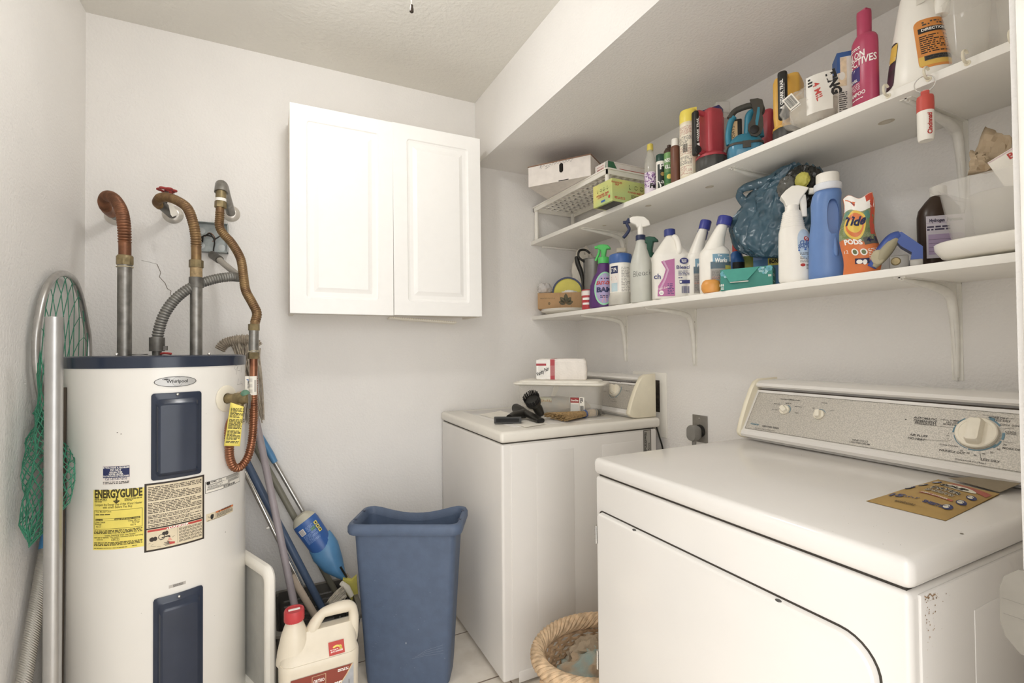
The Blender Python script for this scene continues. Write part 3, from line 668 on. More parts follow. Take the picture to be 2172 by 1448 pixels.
def d_big(L, w, h):
    b = w*.035; L.rect(0, 0, w, h, 1, 0, 12); L.rect(b, h*.345, w-b, h-b, 0, 1, 12); L.rect(b, b, w-b, h*.325, 0, 1, 12)
    R = .62
    for v1, v0, n, s in ((.95, .735, 9, 1), (.715, .55, 7, 2), (.535, .475, 3, 3), (.465, .405, 3, 4), (.395, .352, 2, 5)): L.fine(b*1.6, h*v0, w-b*1.6, h*v1, n, 2, 2, s, .5)
    L.rect(b*1.4, h*.288, w-b*1.4, h*.318, 3, 2, 10); L.text('DANGER', w*.55, h*.2905, .0078, 4, 3, w=w*.33, bold=.03); L.poly([(w*.345, h*.291), (w*.375, h*.291), (w*.36, h*.308)], 4, 3)
    L.rect(w*.525, h*.05, w*.528, h*.28, 1, 2)
    for k in range(5): L.fine(w*.55, h*(.235-.044*k), w*.95, h*(.27-.044*k), 2, 2, 2, 20+k, .5)
    # picture: tap, steam and scalded hand
    L.ell(w*.12, h*.175, .006, .006, 1, 2, 14); L.ell(w*.17, h*.178, .0045, .006, 1, 2, 10); L.ell(w*.31, h*.235, .005, .005, 1, 2, 12); L.ell(w*.35, h*.238, .004, .006, 1, 2, 10)
    L.arc(w*.27, h*.19, .006, .0075, 0, 360, 1, 2, 18); L.poly([(w*.27, h*.185), (w*.37, h*.195), (w*.4, h*.19), (w*.41, h*.165), (w*.385, h*.165), (w*.37, h*.178), (w*.27, h*.17)], 1, 3)
    L.poly([(w*.385, h*.16), (w*.405, h*.16), (w*.44, h*.115), (w*.36, h*.115)], 5, 2)
    for q in (((.47, .085), (.4, .1), (.35, .118), (.352, .108), (.4, .088)), ((.4, .09), (.31, .1), (.308, .093), (.4, .078)), ((.42, .08), (.3, .078), (.3, .071), (.42, .068)), ((.44, .07), (.32, .055), (.325, .05), (.45, .06))): L.poly([(w*a, h*c) for a, c in q], 1, 3)
    L.poly([(w*.38, h*.1), (w*.48, h*.085), (w*.48, h*.055), (w*.4, h*.062)], 3, 4)
    L.stroke([(w*.06, h*.12), (w*.28, h*.15), (w*.48, h*.17)], .0006, 1, 2); L.stroke([(w*.26, h*.045), (w*.1, h*.08), (w*.12, h*.1), (w*.46, h*.155)], .0006, 1, 2)
lab('instruction_label', (306, 1172), (433, 1006), [M_LTAN, M_BRD, M_LINK, M_RED, M_WINK, mat('pale_red_print', '#d99a84', .5)], d_big)
def d_rate(L, w, h):
    L.rect(0, 0, w, h, 0, 0, 10); L.frame(0, 0, w, h, .0011, 1, 1, 12); L.ell(.009, h*.86, .006, .005, 1, 2, 14); L.text('GAMA', .017, h*.83, .006, 1, 2, 'l', bold=.03); L.arc(w*.34, h*.84, .005, .006, 0, 360, 1, 2, 16); L.text('UL', w*.34, h*.815, .006, 1, 2)
    for a, b_, c, d_, n, s in ((.05, .62, .45, .75, 3, 1), (.5, .72, .95, .95, 5, 2), (.05, .4, .4, .58, 3, 3), (.55, .42, .95, .66, 5, 4), (.04, .24, .6, .38, 3, 5)): L.fine(w*a, h*b_, w*c, h*d_, n, 1, 1, s, .5)
    L.rect(.002, h*.68, w-.002, h*.69, 1, 1, 10); L.rect(.002, h*.235, w*.55, h*.242, 1, 1, 6); L.bars(w*.42, h*.06, w*.8, h*.24, 1, 1)
lab('rating_label', (435, 1047), (508, 998), [M_PAPER, M_INK], d_rate)
def d_warn(L, w, h):
    L.rect(0, 0, w, h, 0, 0, 8); L.rect(w*.3, h*.78, w, h, 1, 1, 8); L.text('WARNING', w*.68, h*.81, .008, 2, 2, w=w*.4, bold=.03); L.poly([(w*.38, h*.81), (w*.45, h*.81), (w*.415, h*.97)], 2, 2); L.rect(w*.3, h*.14, w*.306, h, 2, 1); L.fine(w*.33, h*.18, w*.97, h*.74, 6, 2, 1, 4, .5)
    L.ell(w*.18, h*.48, .005, .0075, 2, 1, 14)
    for k in range(3): L.rect(w*.155+.003*k, h*.55, w*.155+.003*k+.002, h*.75, 2, 1)
    L.stroke([(w*.05, h*.62), (w*.1, h*.55), (w*.07, h*.5), (w*.12, h*.45)], .0009, 2, 1); L.fine(w*.03, h*.03, w*.7, h*.12, 1, 2, 1, 2)
lab('warning_label', (437, 1107), (494, 1069), [M_LTAN, M_ORANGE, M_INK], d_warn)
lab('silver_label', (358, 1248), (394, 1231), [mat('silver_sticker', '#b9b3ab', .4, .2), M_GINK], lambda L, w, h: (L.rect(0, 0, w, h, 0, 0, 6), L.fine(w*.25, h*.1, w*.85, h*.9, 4, 1, 1, 3)))
lab('side_sticker', (502, 905), (519, 827), [M_LTAN, M_RED, M_GINK], lambda L, w, h: (L.rect(0, 0, w, h, 0, 0, 4), L.rect(w*.3, h*.88, w, h*.98, 1, 1, 3), L.fine(w*.1, h*.05, w*.9, h*.84, 14, 2, 1, 3)))
L = Lab()
def hand(pts, w=.0009): L.stroke([hv(*p) for p in pts], w, 0, 0)
hand([(503, 775), (499, 774), (497, 781), (500, 785), (504, 777), (501, 794)]); hand([(504, 786), (509, 785)]); hand([(512, 777), (511, 790)]); hand([(506, 803), (503, 816), (510, 814)]); hand([(511, 808), (510, 814), (513, 812), (514, 816)])
for px, py, r in ((249, 917, .0018), (257, 920, .0016), (478, 1128, .0016), (437, 877, .0008), (300, 1300, .0007), (455, 1305, .0008)): L.ell(*hv(px, py), r, r*.7, 0, 0, 8)
L.build('pen_marks', mat('pen_mark', '#6b6760', .7), hmap, WH, base=.0004)
# relief valve with tag
a, z = cyl_hit(477, 845); a = a+.02
def hframe(a):
    n = Vector((cos(a), sin(a), 0)); tdir = Vector((-sin(a), cos(a), 0)); return HC+n*HR, n, tdir
o_, n_, t_ = hframe(a); o_ = Vector((o_.x, o_.y, z))
q = Matrix((t_, Vector((0, 0, 1)), n_)).transposed().to_4x4(); q.translation = o_
v = MB(); v.xf = q; v.lathe([(.040, 0), (.040, .003), (.036, .005), (.017, .005), (.0155, .001)], 36); v.build('valve_rosette', M_OFFW, WH)
v = MB(); v.xf = q; v.lathe([(.0145, .001), (.0145, .03), (.017, .032), (.017, .062), (.0145, .066), (.0145, .078), (.006, .08)], 20)
v.tube([(0, 0, .047), (0, -.028, .047)], .012, 14); v.lathe([(.015, -.028), (.015, -.05)], 8, axis='y', c=(0, 0, .047)) if False else v.tube([(0, -.026, .047), (0, -.044, .047)], .0145, 6)
VV = v.build('relief_valve', M_BRASS, WH)
v = MB(); v.xf = q; v.sphere((0, .014, .066), .013, n=14); v.build('valve_cap', mat('green_patina', '#5d8a70', .5, var=.2), VV)
v = MB(); v.xf = q; v.rbox(-.0045, .0045, -.03, .014, .079, .0815, .001, 2); v.build('lever', M_STEEL, VV)
# tag: hangs from the valve, facing the doorway
tg = ax(490, 850, o_.x+n_.x*.083); tu0 = VV
TY = o_.y+n_.y*.083-.004; tl, tr, bl_, br_ = ay(489, 853, TY), ay(517, 862, TY), ay(475, 945, TY), ay(509, 946, TY)
Lg = MB(); Lg.grid(lambda s_, k: bl_.lerp(br_, s_).lerp(tl.lerp(tr, s_), k)+Vector((0, .004*sin(pi*k), 0)), 4, 10)
TG = Lg.build('valve_tag', M_LYEL, VV, solid=.0006, label='yellow paper tag on the relief valve')
ud = (br_-bl_).normalized(); vd = (tl-bl_).normalized(); L = Lab(); w = (br_-bl_).length; h = (tl-bl_).length
for v0, v1, n, s_ in ((.06, .12, 2, 1), (.14, .36, 8, 2), (.39, .62, 8, 3), (.65, .88, 8, 4)): L.fine(w*.08, h*v0, w*.9, h*v1, n, 0, 0, s_, .6)
L.build('tag_print', [M_ENINK], lambda a_, b_, hh: bl_+ud*a_+(tl-bl_).normalized()*b_+Vector((0, -.0012-hh+.004*sin(pi*b_/h), 0)), TG)

# drain pan
PC = Vector((-.287, 1.86, 0)); t = thing('drain_pan', 'round grey drain pan with grit under the water heater', 'pan', tuple(PC))
MB().lathe([(0, .002), (.28, .002), (.287, .006), (.2905, .04), (.2935, .042), (.2935, .046), (.288, .046), (.2845, .012), (.278, .008), (0, .008)], 72).build('pan', mat('grey_pan', '#a49d90', .5, var=.12, vscale=18), t)
L = Lab(); R = random.Random(8)
for k in range(90):
    a = R.uniform(-pi, pi); r = R.uniform(.235, .276); s_ = R.uniform(.0012, .005); L.ell(r*cos(a), r*sin(a), s_, s_*R.uniform(.4, 1), 0, R.randint(0, 2), 7)
L.build('grit', mat('grit', '#6f5f49', .9, var=.4, vscale=200), lambda a_, b_, hh: Vector((a_, b_, .008+hh)), t)

# ================================================================= pipes above the heater
def corr(path, r, pitch, amp=.12, n=14, sub=8, smooth_ends=0.0):
    P = resample(smooth_path(path, sub), pitch/4); K = len(P); R = []
    for i in range(K): R.append(r*(1+amp*(1 if i % 4 in (0,) else (.35 if i % 4 in (1, 3) else -1))*(0 if (i < smooth_ends*4 or i > K-1-smooth_ends*4) else 1)))
    return P, R, n
def corr_obj(name, path, r, pitch, m, parent, amp=.10, ends=2):
    P, R, n = corr(path, r, pitch, amp, smooth_ends=ends); return MB().tube(P, R, n).build(name, m, parent, ang=60)
def riser(parent, x, y, z0, z1, r, m=M_STEEL): return MB().tube([(x, y, z0), (x, y, z1)], r, 18).build('steel_nipple', m, parent)
def escutcheon(parent, p, r=.034):
    return MB().lathe([(r, 0), (r, -.002), (r*.93, -.004), (r*.6, -.012), (r*.5, -.012)], 32, axis='y', c=(p.x, YB-.0005, p.z)).build('escutcheon', mat('painted_chrome', '#cfc9bf', .3, .5), parent) if False else \
        MB().lathe([(r*.5, YB-.013), (r*.62, YB-.012), (r*.94, YB-.004), (r, YB-.002), (r, YB-.0003)], 32, axis='y', c=(p.x, 0, p.z)).build('escutcheon', mat('painted_chrome', '#d4cec4', .28, .45), parent)
RY = 1.87
# hot water connector (left)
p0 = ay(264, 740, RY); pt = ay(264, 562, RY); wp = ay(246, 458, YB)
t = thing('copper_flex_pipe', 'leftmost corrugated copper pipe rising on a steel nipple from the water heater', 'pipe', (0, 0, 0))
riser(t, p0.x, RY, HT, pt.z, .0185)
MB().lathe([(.021, -.012), (.022, -.008), (.022, .014), (.019, .018)], 8, c=(p0.x, RY, pt.z+.012)).build('union_nut', M_BRASS, t)
MB().tube([(p0.x+.021*cos(k*.8), RY+.021*sin(k*.8), pt.z-.006+.0012*sin(k*1.3)) for k in range(17)], .0013, 5).build('sealing_twine', mat('twine', '#b5a98c', .9), t)
pth = [(p0.x, RY, pt.z+.02), (p0.x, RY, pt.z+.06)]+[tuple(ay(u, v, y)) for u, v, y in ((263, 478, RY), (257, 446, 1.895), (243, 422, 1.945), (228, 416, 2.0), (221, 428, 2.05), (227, 444, 2.10), (237, 452, 2.135))]
corr_obj('flex_tube', pth, .0165, .0085, mat('rusty_copper', '#94603f', .42, .6, col2='#6d4730', vscale=26), t, ends=6)
MB().tube([ay(237, 452, 2.135), ay(241, 455, 2.15), ay(247, 460, YB)], [.0175, .015, .015], 14).build('wall_stub', M_STEEL, t); escutcheon(t, wp)
# cold water connector (middle) with red valve
p0 = ay(416, 740, RY); pt = ay(416, 600, RY); wp = ay(367, 455, YB)
t = thing('copper_flex_pipe', 'middle corrugated copper pipe joined to a red-handled wall valve', 'pipe', (0, 0, 0))
riser(t, p0.x, RY, HT, pt.z, .0175)
MB().tube([(p0.x, RY, pt.z-.015), (p0.x, RY, pt.z+.018)], .0205, 16).tube([(p0.x, RY, pt.z+.018), (p0.x, RY, pt.z+.05)], .0175, 16, 1).tube([(p0.x, RY, pt.z+.05), (p0.x, RY, pt.z+.074)], .0205, 8, 2).build('coupling', [M_STEELD, mat('patched_fitting', '#a58c62', .6, .3, var=.3, vscale=60), M_BRASS], t)
pth = [(p0.x, RY, pt.z+.07), (p0.x, RY, pt.z+.11)]+[tuple(ay(u, v, y)) for u, v, y in ((415, 500, RY), (409, 470, 1.88), (397, 441, 1.90), (375, 425, 1.94), (353, 418, 1.985), (338, 421, 2.02), (333, 430, 2.045), (340, 437, 2.06))]
corr_obj('flex_tube', pth, .0145, .0082, mat('olive_copper', '#94764a', .42, .6, col2='#77583a', vscale=26), t, ends=6)
vb = MB().tube([ay(338, 431, 2.055), ay(350, 441, 2.09), ay(366, 457, YB)], [.0165, .0165, .0145], 14).tube([ay(346, 437, 2.08), ay(351, 420, 2.06)], .009).tube([ay(351, 424, 2.05), ay(354, 405, 2.03)], .006, 12).build('valve_body', M_STEELD, t); escutcheon(t, wp)
hc = ay(354, 403, 2.03); h_ = MB(); hq = [(hc.x+(.0235+.0035*cos(6*k*pi/24))*cos(k*pi/24*1.0), hc.y+(.0235+.0035*cos(6*k*pi/24))*sin(k*pi/24), hc.z) for k in range(48)]
h_.tube(hq, .0042, 8, loop=True)
for k in range(3): h_.tube([(hc.x, hc.y, hc.z), (hc.x+.023*cos(k*2.094), hc.y+.023*sin(k*2.094), hc.z)], .0032, 6)
h_.sphere(tuple(hc), .006, n=10)
h_.build('valve_handle', mat('red_enamel', '#a8332e', .4), vb)
tgp = [ay(u, v, 2.05) for u, v in ((356, 428), (366, 432), (378, 455), (366, 460), (362, 455))]
MB().add([tuple(p) for p in tgp]+[tuple(p+Vector((0, -.0008, 0))) for p in tgp], [(0, 1, 2, 3, 4), (9, 8, 7, 6, 5)]+[(k, (k+1) % 5, 5+(k+1) % 5, 5+k) for k in range(5)]).build('paper_tag', M_PAPER, vb)
# relief line (right)
t = thing('relief_pipe', 'right copper pipe from a grey wall elbow looping down to the relief valve', 'pipe', (0, 0, 0))
PYR = 1.76; wp = ay(490, 453, YB); el = ay(471, 396, 2.0)
MB().tube([(wp.x, YB, wp.z), tuple(ay(478, 412, 2.035)), tuple(ay(473, 400, 2.01)), tuple(ay(470, 394, 1.985)), tuple(ay(469, 402, 1.975)), tuple(ay(469, 408, 1.972))], [.0165, .0165, .02, .0205, .0205, .0215], 16).build('wall_elbow', M_STEEL, t); escutcheon(t, wp, .032)
MB().tube([ay(469, 406, 1.972), ay(468, 428, 1.97)], .0165, 14).tube([ay(468, 421, 1.97), ay(468, 427, 1.97)], .0175, 14, 1).tube([ay(468, 428, 1.97), ay(467.5, 441, 1.968)], .0185, 6).build('brass_nipple', [M_BRASS, M_WINK], t)
pth = [tuple(ay(u, v, y)) for u, v, y in ((467, 438, 1.968), (466, 462, 1.965), (465.5, 480, 1.96), (474, 496, 1.95), (492, 516, 1.93), (510, 548, 1.90), (516, 582, 1.87), (521, 615, 1.84), (535, 642, 1.81), (545, 664, 1.79), (541, 683, 1.775), (539, 694, PYR))]
corr_obj('upper_flex_tube', pth, .0135, .0075, mat('olive_copper', '#94764a', .42, .6, col2='#77583a', vscale=26), t, ends=3)
pa, pb = ay(538.5, 690, PYR), ay(538, 750, PYR)
MB().tube([pa+Vector((0, 0, .004)), pa+Vector((0, 0, -.016))], .0165, 8).build('upper_nut', M_BRASS, t)
MB().tube([pa, pb], .0143, 16).build('steel_nipple', M_STEEL, t)
MB().tube([pb+Vector((0, 0, .004)), pb+Vector((0, 0, -.016))], .0163, 8).build('lower_nut', M_BRASS, t)
MB().tube([pb+Vector((.015*cos(k*.7), .015*sin(k*.7), .008+.003*sin(k*1.1))) for k in range(19)], .001, 5).build('sealing_twine', mat('twine', '#b5a98c', .9), t)
pe = Vector((o_.x+n_.x*.047, o_.y+n_.y*.047, z-.03))
ps = [tuple(pb+Vector((0, 0, -.012))), tuple(ay(538, 790, PYR)), tuple(ay(537.5, 835, PYR)), tuple(ay(538, 880, PYR)), tuple(ay(535, 930, 1.755)), tuple(ay(526, 968, 1.745)), tuple(ay(510, 990, 1.73)), tuple(ay(496, 990, 1.715)), tuple(ay(488, 972, 1.705)), tuple(ay(486.5, 945, 1.70)), tuple(ay(487, 900, 1.695)), tuple(pe)]
FT = corr_obj('lower_flex_tube', ps, .0118, .0075, mat('bright_copper', '#a9714f', .33, .8, col2='#84543a', vscale=26), t, amp=.09, ends=9)
lc = ay(537.5, 817, PYR); L = Lab(); rl = .0132
L.rect(-.012, -.03, .012, .03, 0, 0, 8); L.fine(-.009, -.026, -.002, .026, 3, 2, 1, 3) ; L.rect(.004, -.02, .010, .018, 3, 1, 2)
L.build('pipe_label', [M_PAPER, M_BLUEP, M_GINK, mat('grey_print', '#b5b0a8', .5)], on_cyl((lc.x, lc.y, 0), rl, -pi/2-.1, lc.z), FT)
L = Lab(); L.rect(-.011, -.026, .0, .03, 0, 0, 2); L.text('WATTS', -.004, .003, .007, 2, 1, rot=-90, bold=.04); L.poly([(-.008, .02), (-.001, .02), (-.001, .014)], 1, 1)
L.build('label_flag', [M_PAPER, M_BLUEP, M_INK], on_plane((lc.x-.0125, lc.y-.0005, lc.z), (1, -.15, 0), (0, 0, 1)), FT)

# electrical box and conduit
jc = ay(449, 506, YB); t = thing('junction_box', 'open square metal junction box with black wires on the back wall', 'junction box', (jc.x, YB, jc.z))
s = .056; b = MB(); b.box(-s, s, -.004, 0, -s, s)
for q in ((-s, -s+.002, -s, s), (s-.002, s, -s, s), (-s, s, -s, -s+.002), (-s, s, s-.002, s)): b.box(q[0], q[1], -.034, 0, q[2], q[3])
b.build('box', mat('zinc_plate', '#a3aaa9', .42, .45, var=.12, vscale=40), t)
b = MB()
for kx, kz in ((-.033, .026), (.028, .026), (.034, -.034), (-.034, -.03)): b.lathe([(.0125, -.0046), (.0125, -.0054), (.0105, -.0058), (0, -.0058)], 20, axis='y', c=(kz, 0, kx)) if False else b.lathe([(0, -.0056), (.0105, -.0056), (.0125, -.0052), (.0125, -.004)], 20, axis='y', c=(kx, 0, kz))
b.build('knockout', mat('zinc_light', '#b9bdbb', .4, .4), t)
for nm, pts, m, r in (('black_wire', ((-.036, -.02, -.012), (-.02, -.03, .004), (.005, -.034, .0), (.012, -.03, -.02), (.008, -.022, -.05), (.014, -.02, -.075)), M_BLK, .0026),
                      ('black_wire', ((.052, -.012, .012), (.03, -.028, .006), (.012, -.03, -.006), (-.002, -.032, .012), (-.016, -.028, .006)), M_BLK, .0026),
                      ('copper_wire', ((-.02, -.02, .002), (-.006, -.028, .016), (.008, -.028, .008), (.014, -.022, -.008), (.004, -.02, -.014)), M_COPPER, .0016)):
    MB().tube(smooth_path(pts, 6), r, 7).build(nm, m, t)
MB().lathe([(.006, -.009), (.0085, -.007), (.01, .012), (.007, .014)], 10, c=(-.034, -.022, -.012)).build('wire_nut', M_BLK, t)
t = thing('electrical_conduit', 'grey flexible conduit arching from the heater top to the junction box', 'conduit', (0, 0, 0))
cb = ay(333, 728, 1.83); cpth = [(cb.x, 1.83, cb.z)]+[tuple(ay(u, v, y)) for u, v, y in ((337, 700, 1.83), (350, 664, 1.835), (374, 632, 1.85), (408, 608, 1.87), (450, 593, 1.90), (486, 587, 1.93), (506, 588, 1.96))]
corr_obj('flex_conduit', cpth, .0148, .0085, mat('grey_conduit', '#85837d', .42, .55, var=.12), t, amp=.11, ends=0)
MB().tube([(cb.x, 1.83, HT), (cb.x, 1.83, cb.z+.012)], .0125, 14).tube([(cb.x, 1.83, HT+.014), (cb.x, 1.83, cb.z+.018)], .0205, 14).box(cb.x+.008, cb.x+.026, 1.82, 1.842, HT+.016, HT+.03).build('base_clamp', M_STEELD, t)
corr_obj('whip_conduit', [tuple(ay(510, 589, 1.965)), tuple(ay(500, 580, 2.0)), tuple(ay(478, 562, 2.07)), tuple(ay(462, 548, 2.12))], .0105, .006, mat('pale_conduit', '#a8a298', .5, .2), t, amp=.08, ends=0)
MB().tube([ay(466, 551, 2.11), ay(450, 540, 2.155)], .015, 12).build('box_connector', M_STEELD, t)
# bits lying on the heater top
kx = ay(293, 735, 1.85); tag(MB().tube([(kx.x+.024*cos(a*pi/12), 1.85+.015*sin(a*pi/12), HT+.0045) for a in range(24)], .0015, 6, loop=True).build('wire_ring', M_STEEL), 'thin wire ring lying on top of the water heater', 'ring')
for px, lab_ in ((353, 'red wire end lying on the heater top beside the conduit'),):
    q = ay(px, 738, 1.82); tag(MB().tube(smooth_path([(q.x-.012, 1.81, HT+.006), (q.x, 1.80, HT+.0075), (q.x+.014, 1.81, HT+.0055)], 5), .0035, 8).build('red_wire', mat('red_enamel', '#a8332e', .4)), lab_, 'wire')

# ================================================================= landing net, pole
t = thing('landing_net', 'green landing net with aluminium hoop and knurled handle leaning on the left wall', 'fishing net', (0, 0, 0))
hoop_px = [(94, 878), (80, 800), (76, 745), (80, 684), (94, 622), (113, 589), (135, 580), (157, 594), (172, 634), (182, 684), (188, 734)]
HP = [ax(u, v, -.561) for u, v in hoop_px]
HP += [Vector((-.561, HP[-1].y-.02, .98)), Vector((-.561, HP[-1].y-.09, .90)), Vector((-.561, 1.90, .865)), Vector((-.561, 1.80, .90))]
HPs = smooth_path(HP, 6, loop=True)
hoop = MB().tube(HPs, .0095, 10, loop=True).build('hoop', M_ALU, t)
hb = Vector((-.552, 1.895, .875)); he = ax(50, 1448, -.552); hd = (he-hb); he2 = hb+hd*((hb.z-.003)/(hb.z-he.z))
M_KNURL = mat('knurled_aluminium', '#c3bfb6', .35, .8)
nt = M_KNURL.node_tree; wv = nt.nodes.new('ShaderNodeTexWave'); wv.wave_type = 'BANDS'; wv.bands_direction = 'DIAGONAL'; wv.inputs['Scale'].default_value = 90; bp = nt.nodes.new('ShaderNodeBump'); bp.inputs['Strength'].default_value = .7; bp.inputs['Distance'].default_value = .002
tcx = [n for n in nt.nodes if n.type == 'TEX_COORD'][0]; nt.links.new(tcx.outputs['Object'], wv.inputs[0]); nt.links.new(wv.outputs['Fac'], bp.inputs['Height']); nt.links.new(bp.outputs[0], nt.nodes['Principled BSDF'].inputs['Normal'])
hr = .0165
hnd = MB().tube([hb, he2], hr, 20).build('handle', M_KNURL, t)
ad = (he2-hb).normalized(); uu = Vector((0, 0, 1)).cross(ad).normalized()
side = ad.cross(Vector((0, -1, 0))).normalized()
fr = (Vector((0, -1, 0))-ad*ad.dot(Vector((0, -1, 0)))).normalized()
lt = ay(107, 1095, 1.8); tl_ = (ax(107, 1100, -.552)-hb).dot(ad)
def handmap(u, v, h):   # u along the handle downwards, v around it
    a = v/hr; c = hb+ad*(tl_+u); return c+(fr*cos(a)+side*sin(a))*(hr+h)
L = Lab(); L.rect(-.078, -.032, .078, .032, 0, 0, 1, 14); L.text('RANGER', .0, .004, .02, 1, 1, w=.085, bold=.02); L.text('PRODUCTS, INC.', .0, -.016, .02, 1, 1, w=.145, bold=.02)
L.build('maker_label', [mat('blue_label', '#2f7fb4', .4), M_WINK], handmap, hnd, label='blue maker label on the handle')
NA, NT = 19, 30
keyr = [(0, None), (.26, (-.545, 1.80, 1.03, .012, .11)), (.45, (-.53, 1.715, .96, .030, .062)), (.65, (-.513, 1.668, .885, .046, .03)), (.82, (-.520, 1.66, .80, .042, .026)), (.93, (-.541, 1.66, .735, .022, .02)), (1.0, (-.548, 1.66, .70, .003, .003))]
yc = sum(p.y for p in HPs)/len(HPs); zc_ = sum(p.z for p in HPs)/len(HPs)
hang = sorted([(atan2((p.z-zc_)/1.3, p.y-yc), p) for p in HPs], key=lambda q: q[0])
def hoop_at(a):
    a = (a+pi) % (2*pi)-pi; return min(hang, key=lambda q: abs((q[0]-a+pi) % (2*pi)-pi))[1]
def bag(a, tt):
    th = 2*pi*a
    for (t0, k0), (t1, k1) in zip(keyr[:-1], keyr[1:]):
        if tt <= t1: break
    f = (tt-t0)/(t1-t0); f = f*f*(3-2*f) if k0 is None else f
    def P(k):
        if k is None: return hoop_at(th)
        w = .35*sin(3*th+k[2]*20)
        return Vector((k[0]+k[3]*sin(th)*(1+w), k[1]+k[4]*cos(th)*(1+w*.5), k[2]+.015*sin(2*th+k[2]*9)))
    p = P(k0).lerp(P(k1), f); n3 = NZ.noise_vector(Vector((a*7, tt*9, 2.0)))*.007*min(1, tt*4)
    p += n3; p.x = max(p.x, -.579); return p
nb = MB()
for sgn in (1, -1):
    for i in range(NA):
        pts = [bag((i/NA+sgn*k/(2*NA)) % 1.0, k/NT) for k in range(NT+1)]; nb.tube(pts, .0012, 4)
for k in range(1, NT, 1):
    for i in range(NA):
        if (i+k) % 2 == 0: p = bag((i/NA+(k % 2)/(2*NA)) % 1, k/NT); nb.sphere(p, .0019, n=4)
o = nb.build('net_bag', mat('green_netting', '#2f8466', .6, var=.15), t, fix=False); o['kind'] = 'stuff'
pp0 = ay(115, 700, 1.60); pz = ay(115, 672, 1.60).z
t = thing('aluminium_pole', 'straight ribbed silver pole standing in front of the landing net', 'pole', (pp0.x, 1.60, 0))
b = MB(); ringp = [(.0172+(.0006 if k % 2 else 0)) for k in range(48)]
b.loft([[(r*cos(2*pi*k/48), r*sin(2*pi*k/48), zz) for k, r in enumerate(ringp)] for zz in (0.0, pz)], c0=True, c1=False); b.loft([[(.0155*cos(2*pi*k/48), .0155*sin(2*pi*k/48), zz) for k in range(48)] for zz in (pz, pz-.05)], c0=False); b.loft([[(r*cos(2*pi*k/48), r*sin(2*pi*k/48), pz) for k in range(48)] for r in (.0172, .0155)], c0=False, c1=False)
b.build('tube', mat('satin_aluminium', '#b9b8b6', .35, .75, var=.03), t)
p1 = ay(127, 1000, 1.73); tag(MB().tube([(p1.x, 1.73, .001), (p1.x+.004, 1.732, 1.08)], .009, 10).build('dark_strip', mat('dark_brown', '#4d4236', .7, var=.25, stretch=(1, 1, .05))), 'thin dark upright strip between the silver pole and water heater', 'rod')  # narrow dark brown tube filling the strip between pole and heater

# ================================================================= mops and brooms in the crate
def handle(parent, pa, pb, r, m, name='handle', n=14, ext=0.0, cap=True):
    pa, pb = Vector(pa), Vector(pb); d = (pb-pa).normalized(); pb = pb+d*ext
    return MB().tube([pa, pa+d*.004, pb-d*.004, pb], [r*.8, r, r, r*.8], n).build(name, m, parent)
# string mop hung head-up
t = thing('string_mop', 'string mop with grey lavender handle and cotton head up behind the heater', 'mop', (0, 0, 0))
M_LAV = mat('lavender_grey_handle', '#9b9296', .4); mt, mb_ = ay(541, 880, 2.10), ay(629, 1305, 1.90)
handle(t, mt, mb_, .0125, M_LAV, ext=.14)
hx = MB(); c0, c1 = ay(468, 737, 2.10), ay(545, 735, 2.10)
arcp = smooth_path([ay(466, 742, 2.10), ay(478, 728, 2.10), ay(505, 721, 2.10), ay(535, 722, 2.10), ay(547, 735, 2.10)], 10); arcp = resample(arcp, .0035)
hd_ = MB()
R = random.Random(5)
hd_.tube(arcp, [.018+.0022*(1 if i % 2 else -1) for i in range(len(arcp))], 12)
for k in range(3): q = arcp[len(arcp)*(4+k)//9]; hd_.tube([q+Vector((0, -.021*cos(a*.5), .021*sin(a*.5))) for a in range(13)], .0016, 5)
for i in range(70):
    k = R.uniform(.35, 1.0); s0 = arcp[min(len(arcp)-1, int(k*(len(arcp)-1)))]
    bx = ay(512+R.uniform(0, 48), 850+R.uniform(20, 50), 2.10+R.uniform(-.03, .05)); md = s0.lerp(bx, .5)+Vector((R.uniform(-.008, .008), R.uniform(-.015, .015), 0))
    hd_.tube(smooth_path([s0+Vector((R.uniform(-.01, .01), R.uniform(-.012, .012), -.008)), md, bx], 5), .0022, 5)
hd_.build('cotton_head', mat('grey_cotton', '#aa9d8b', .95, var=.2, vscale=80), t, fix=False)
# navy handled broom, its head hidden in the crate
t = thing('navy_handle_broom', 'stick with dark navy handle leaning from the crate behind the lavender mop handle', 'broom', (0, 0, 0))
M_NVH = mat('navy_handle', '#475a76', .35); handle(t, ay(510, 955, 2.13), ay(676, 1275, 2.0), .0135, M_NVH, ext=.05)
q = ay(540, 1015, 2.115); MB().tube([q, ay(545, 1026, 2.112)], .0155, 12).build('hang_clip', M_DGREY, t)
t = thing('silver_handle_mop', 'thin silver handle with beige foam grip standing in the crate', 'mop', (0, 0, 0))
handle(t, ay(519, 1000, 2.10), ay(640, 1245, 1.98), .0082, M_CHROME); handle(t, ay(618, 1220, 1.99), ay(664, 1298, 1.95), .0125, mat('beige_foam', '#b09f8c', .8), 'foam_grip', ext=.1)
handle(t, ay(568, 1116, 2.05), ay(570, 1120, 2.05), .0095, M_WHP, 'joint_ring')
t = thing('olive_handle_broom', 'olive grey broom handle in the crate behind the spray mop', 'broom', (0, 0, 0))
handle(t, ay(533, 930, 2.18), ay(711, 1254, 2.13), .0118, mat('olive_handle', '#7f7c6c', .45), ext=.06)
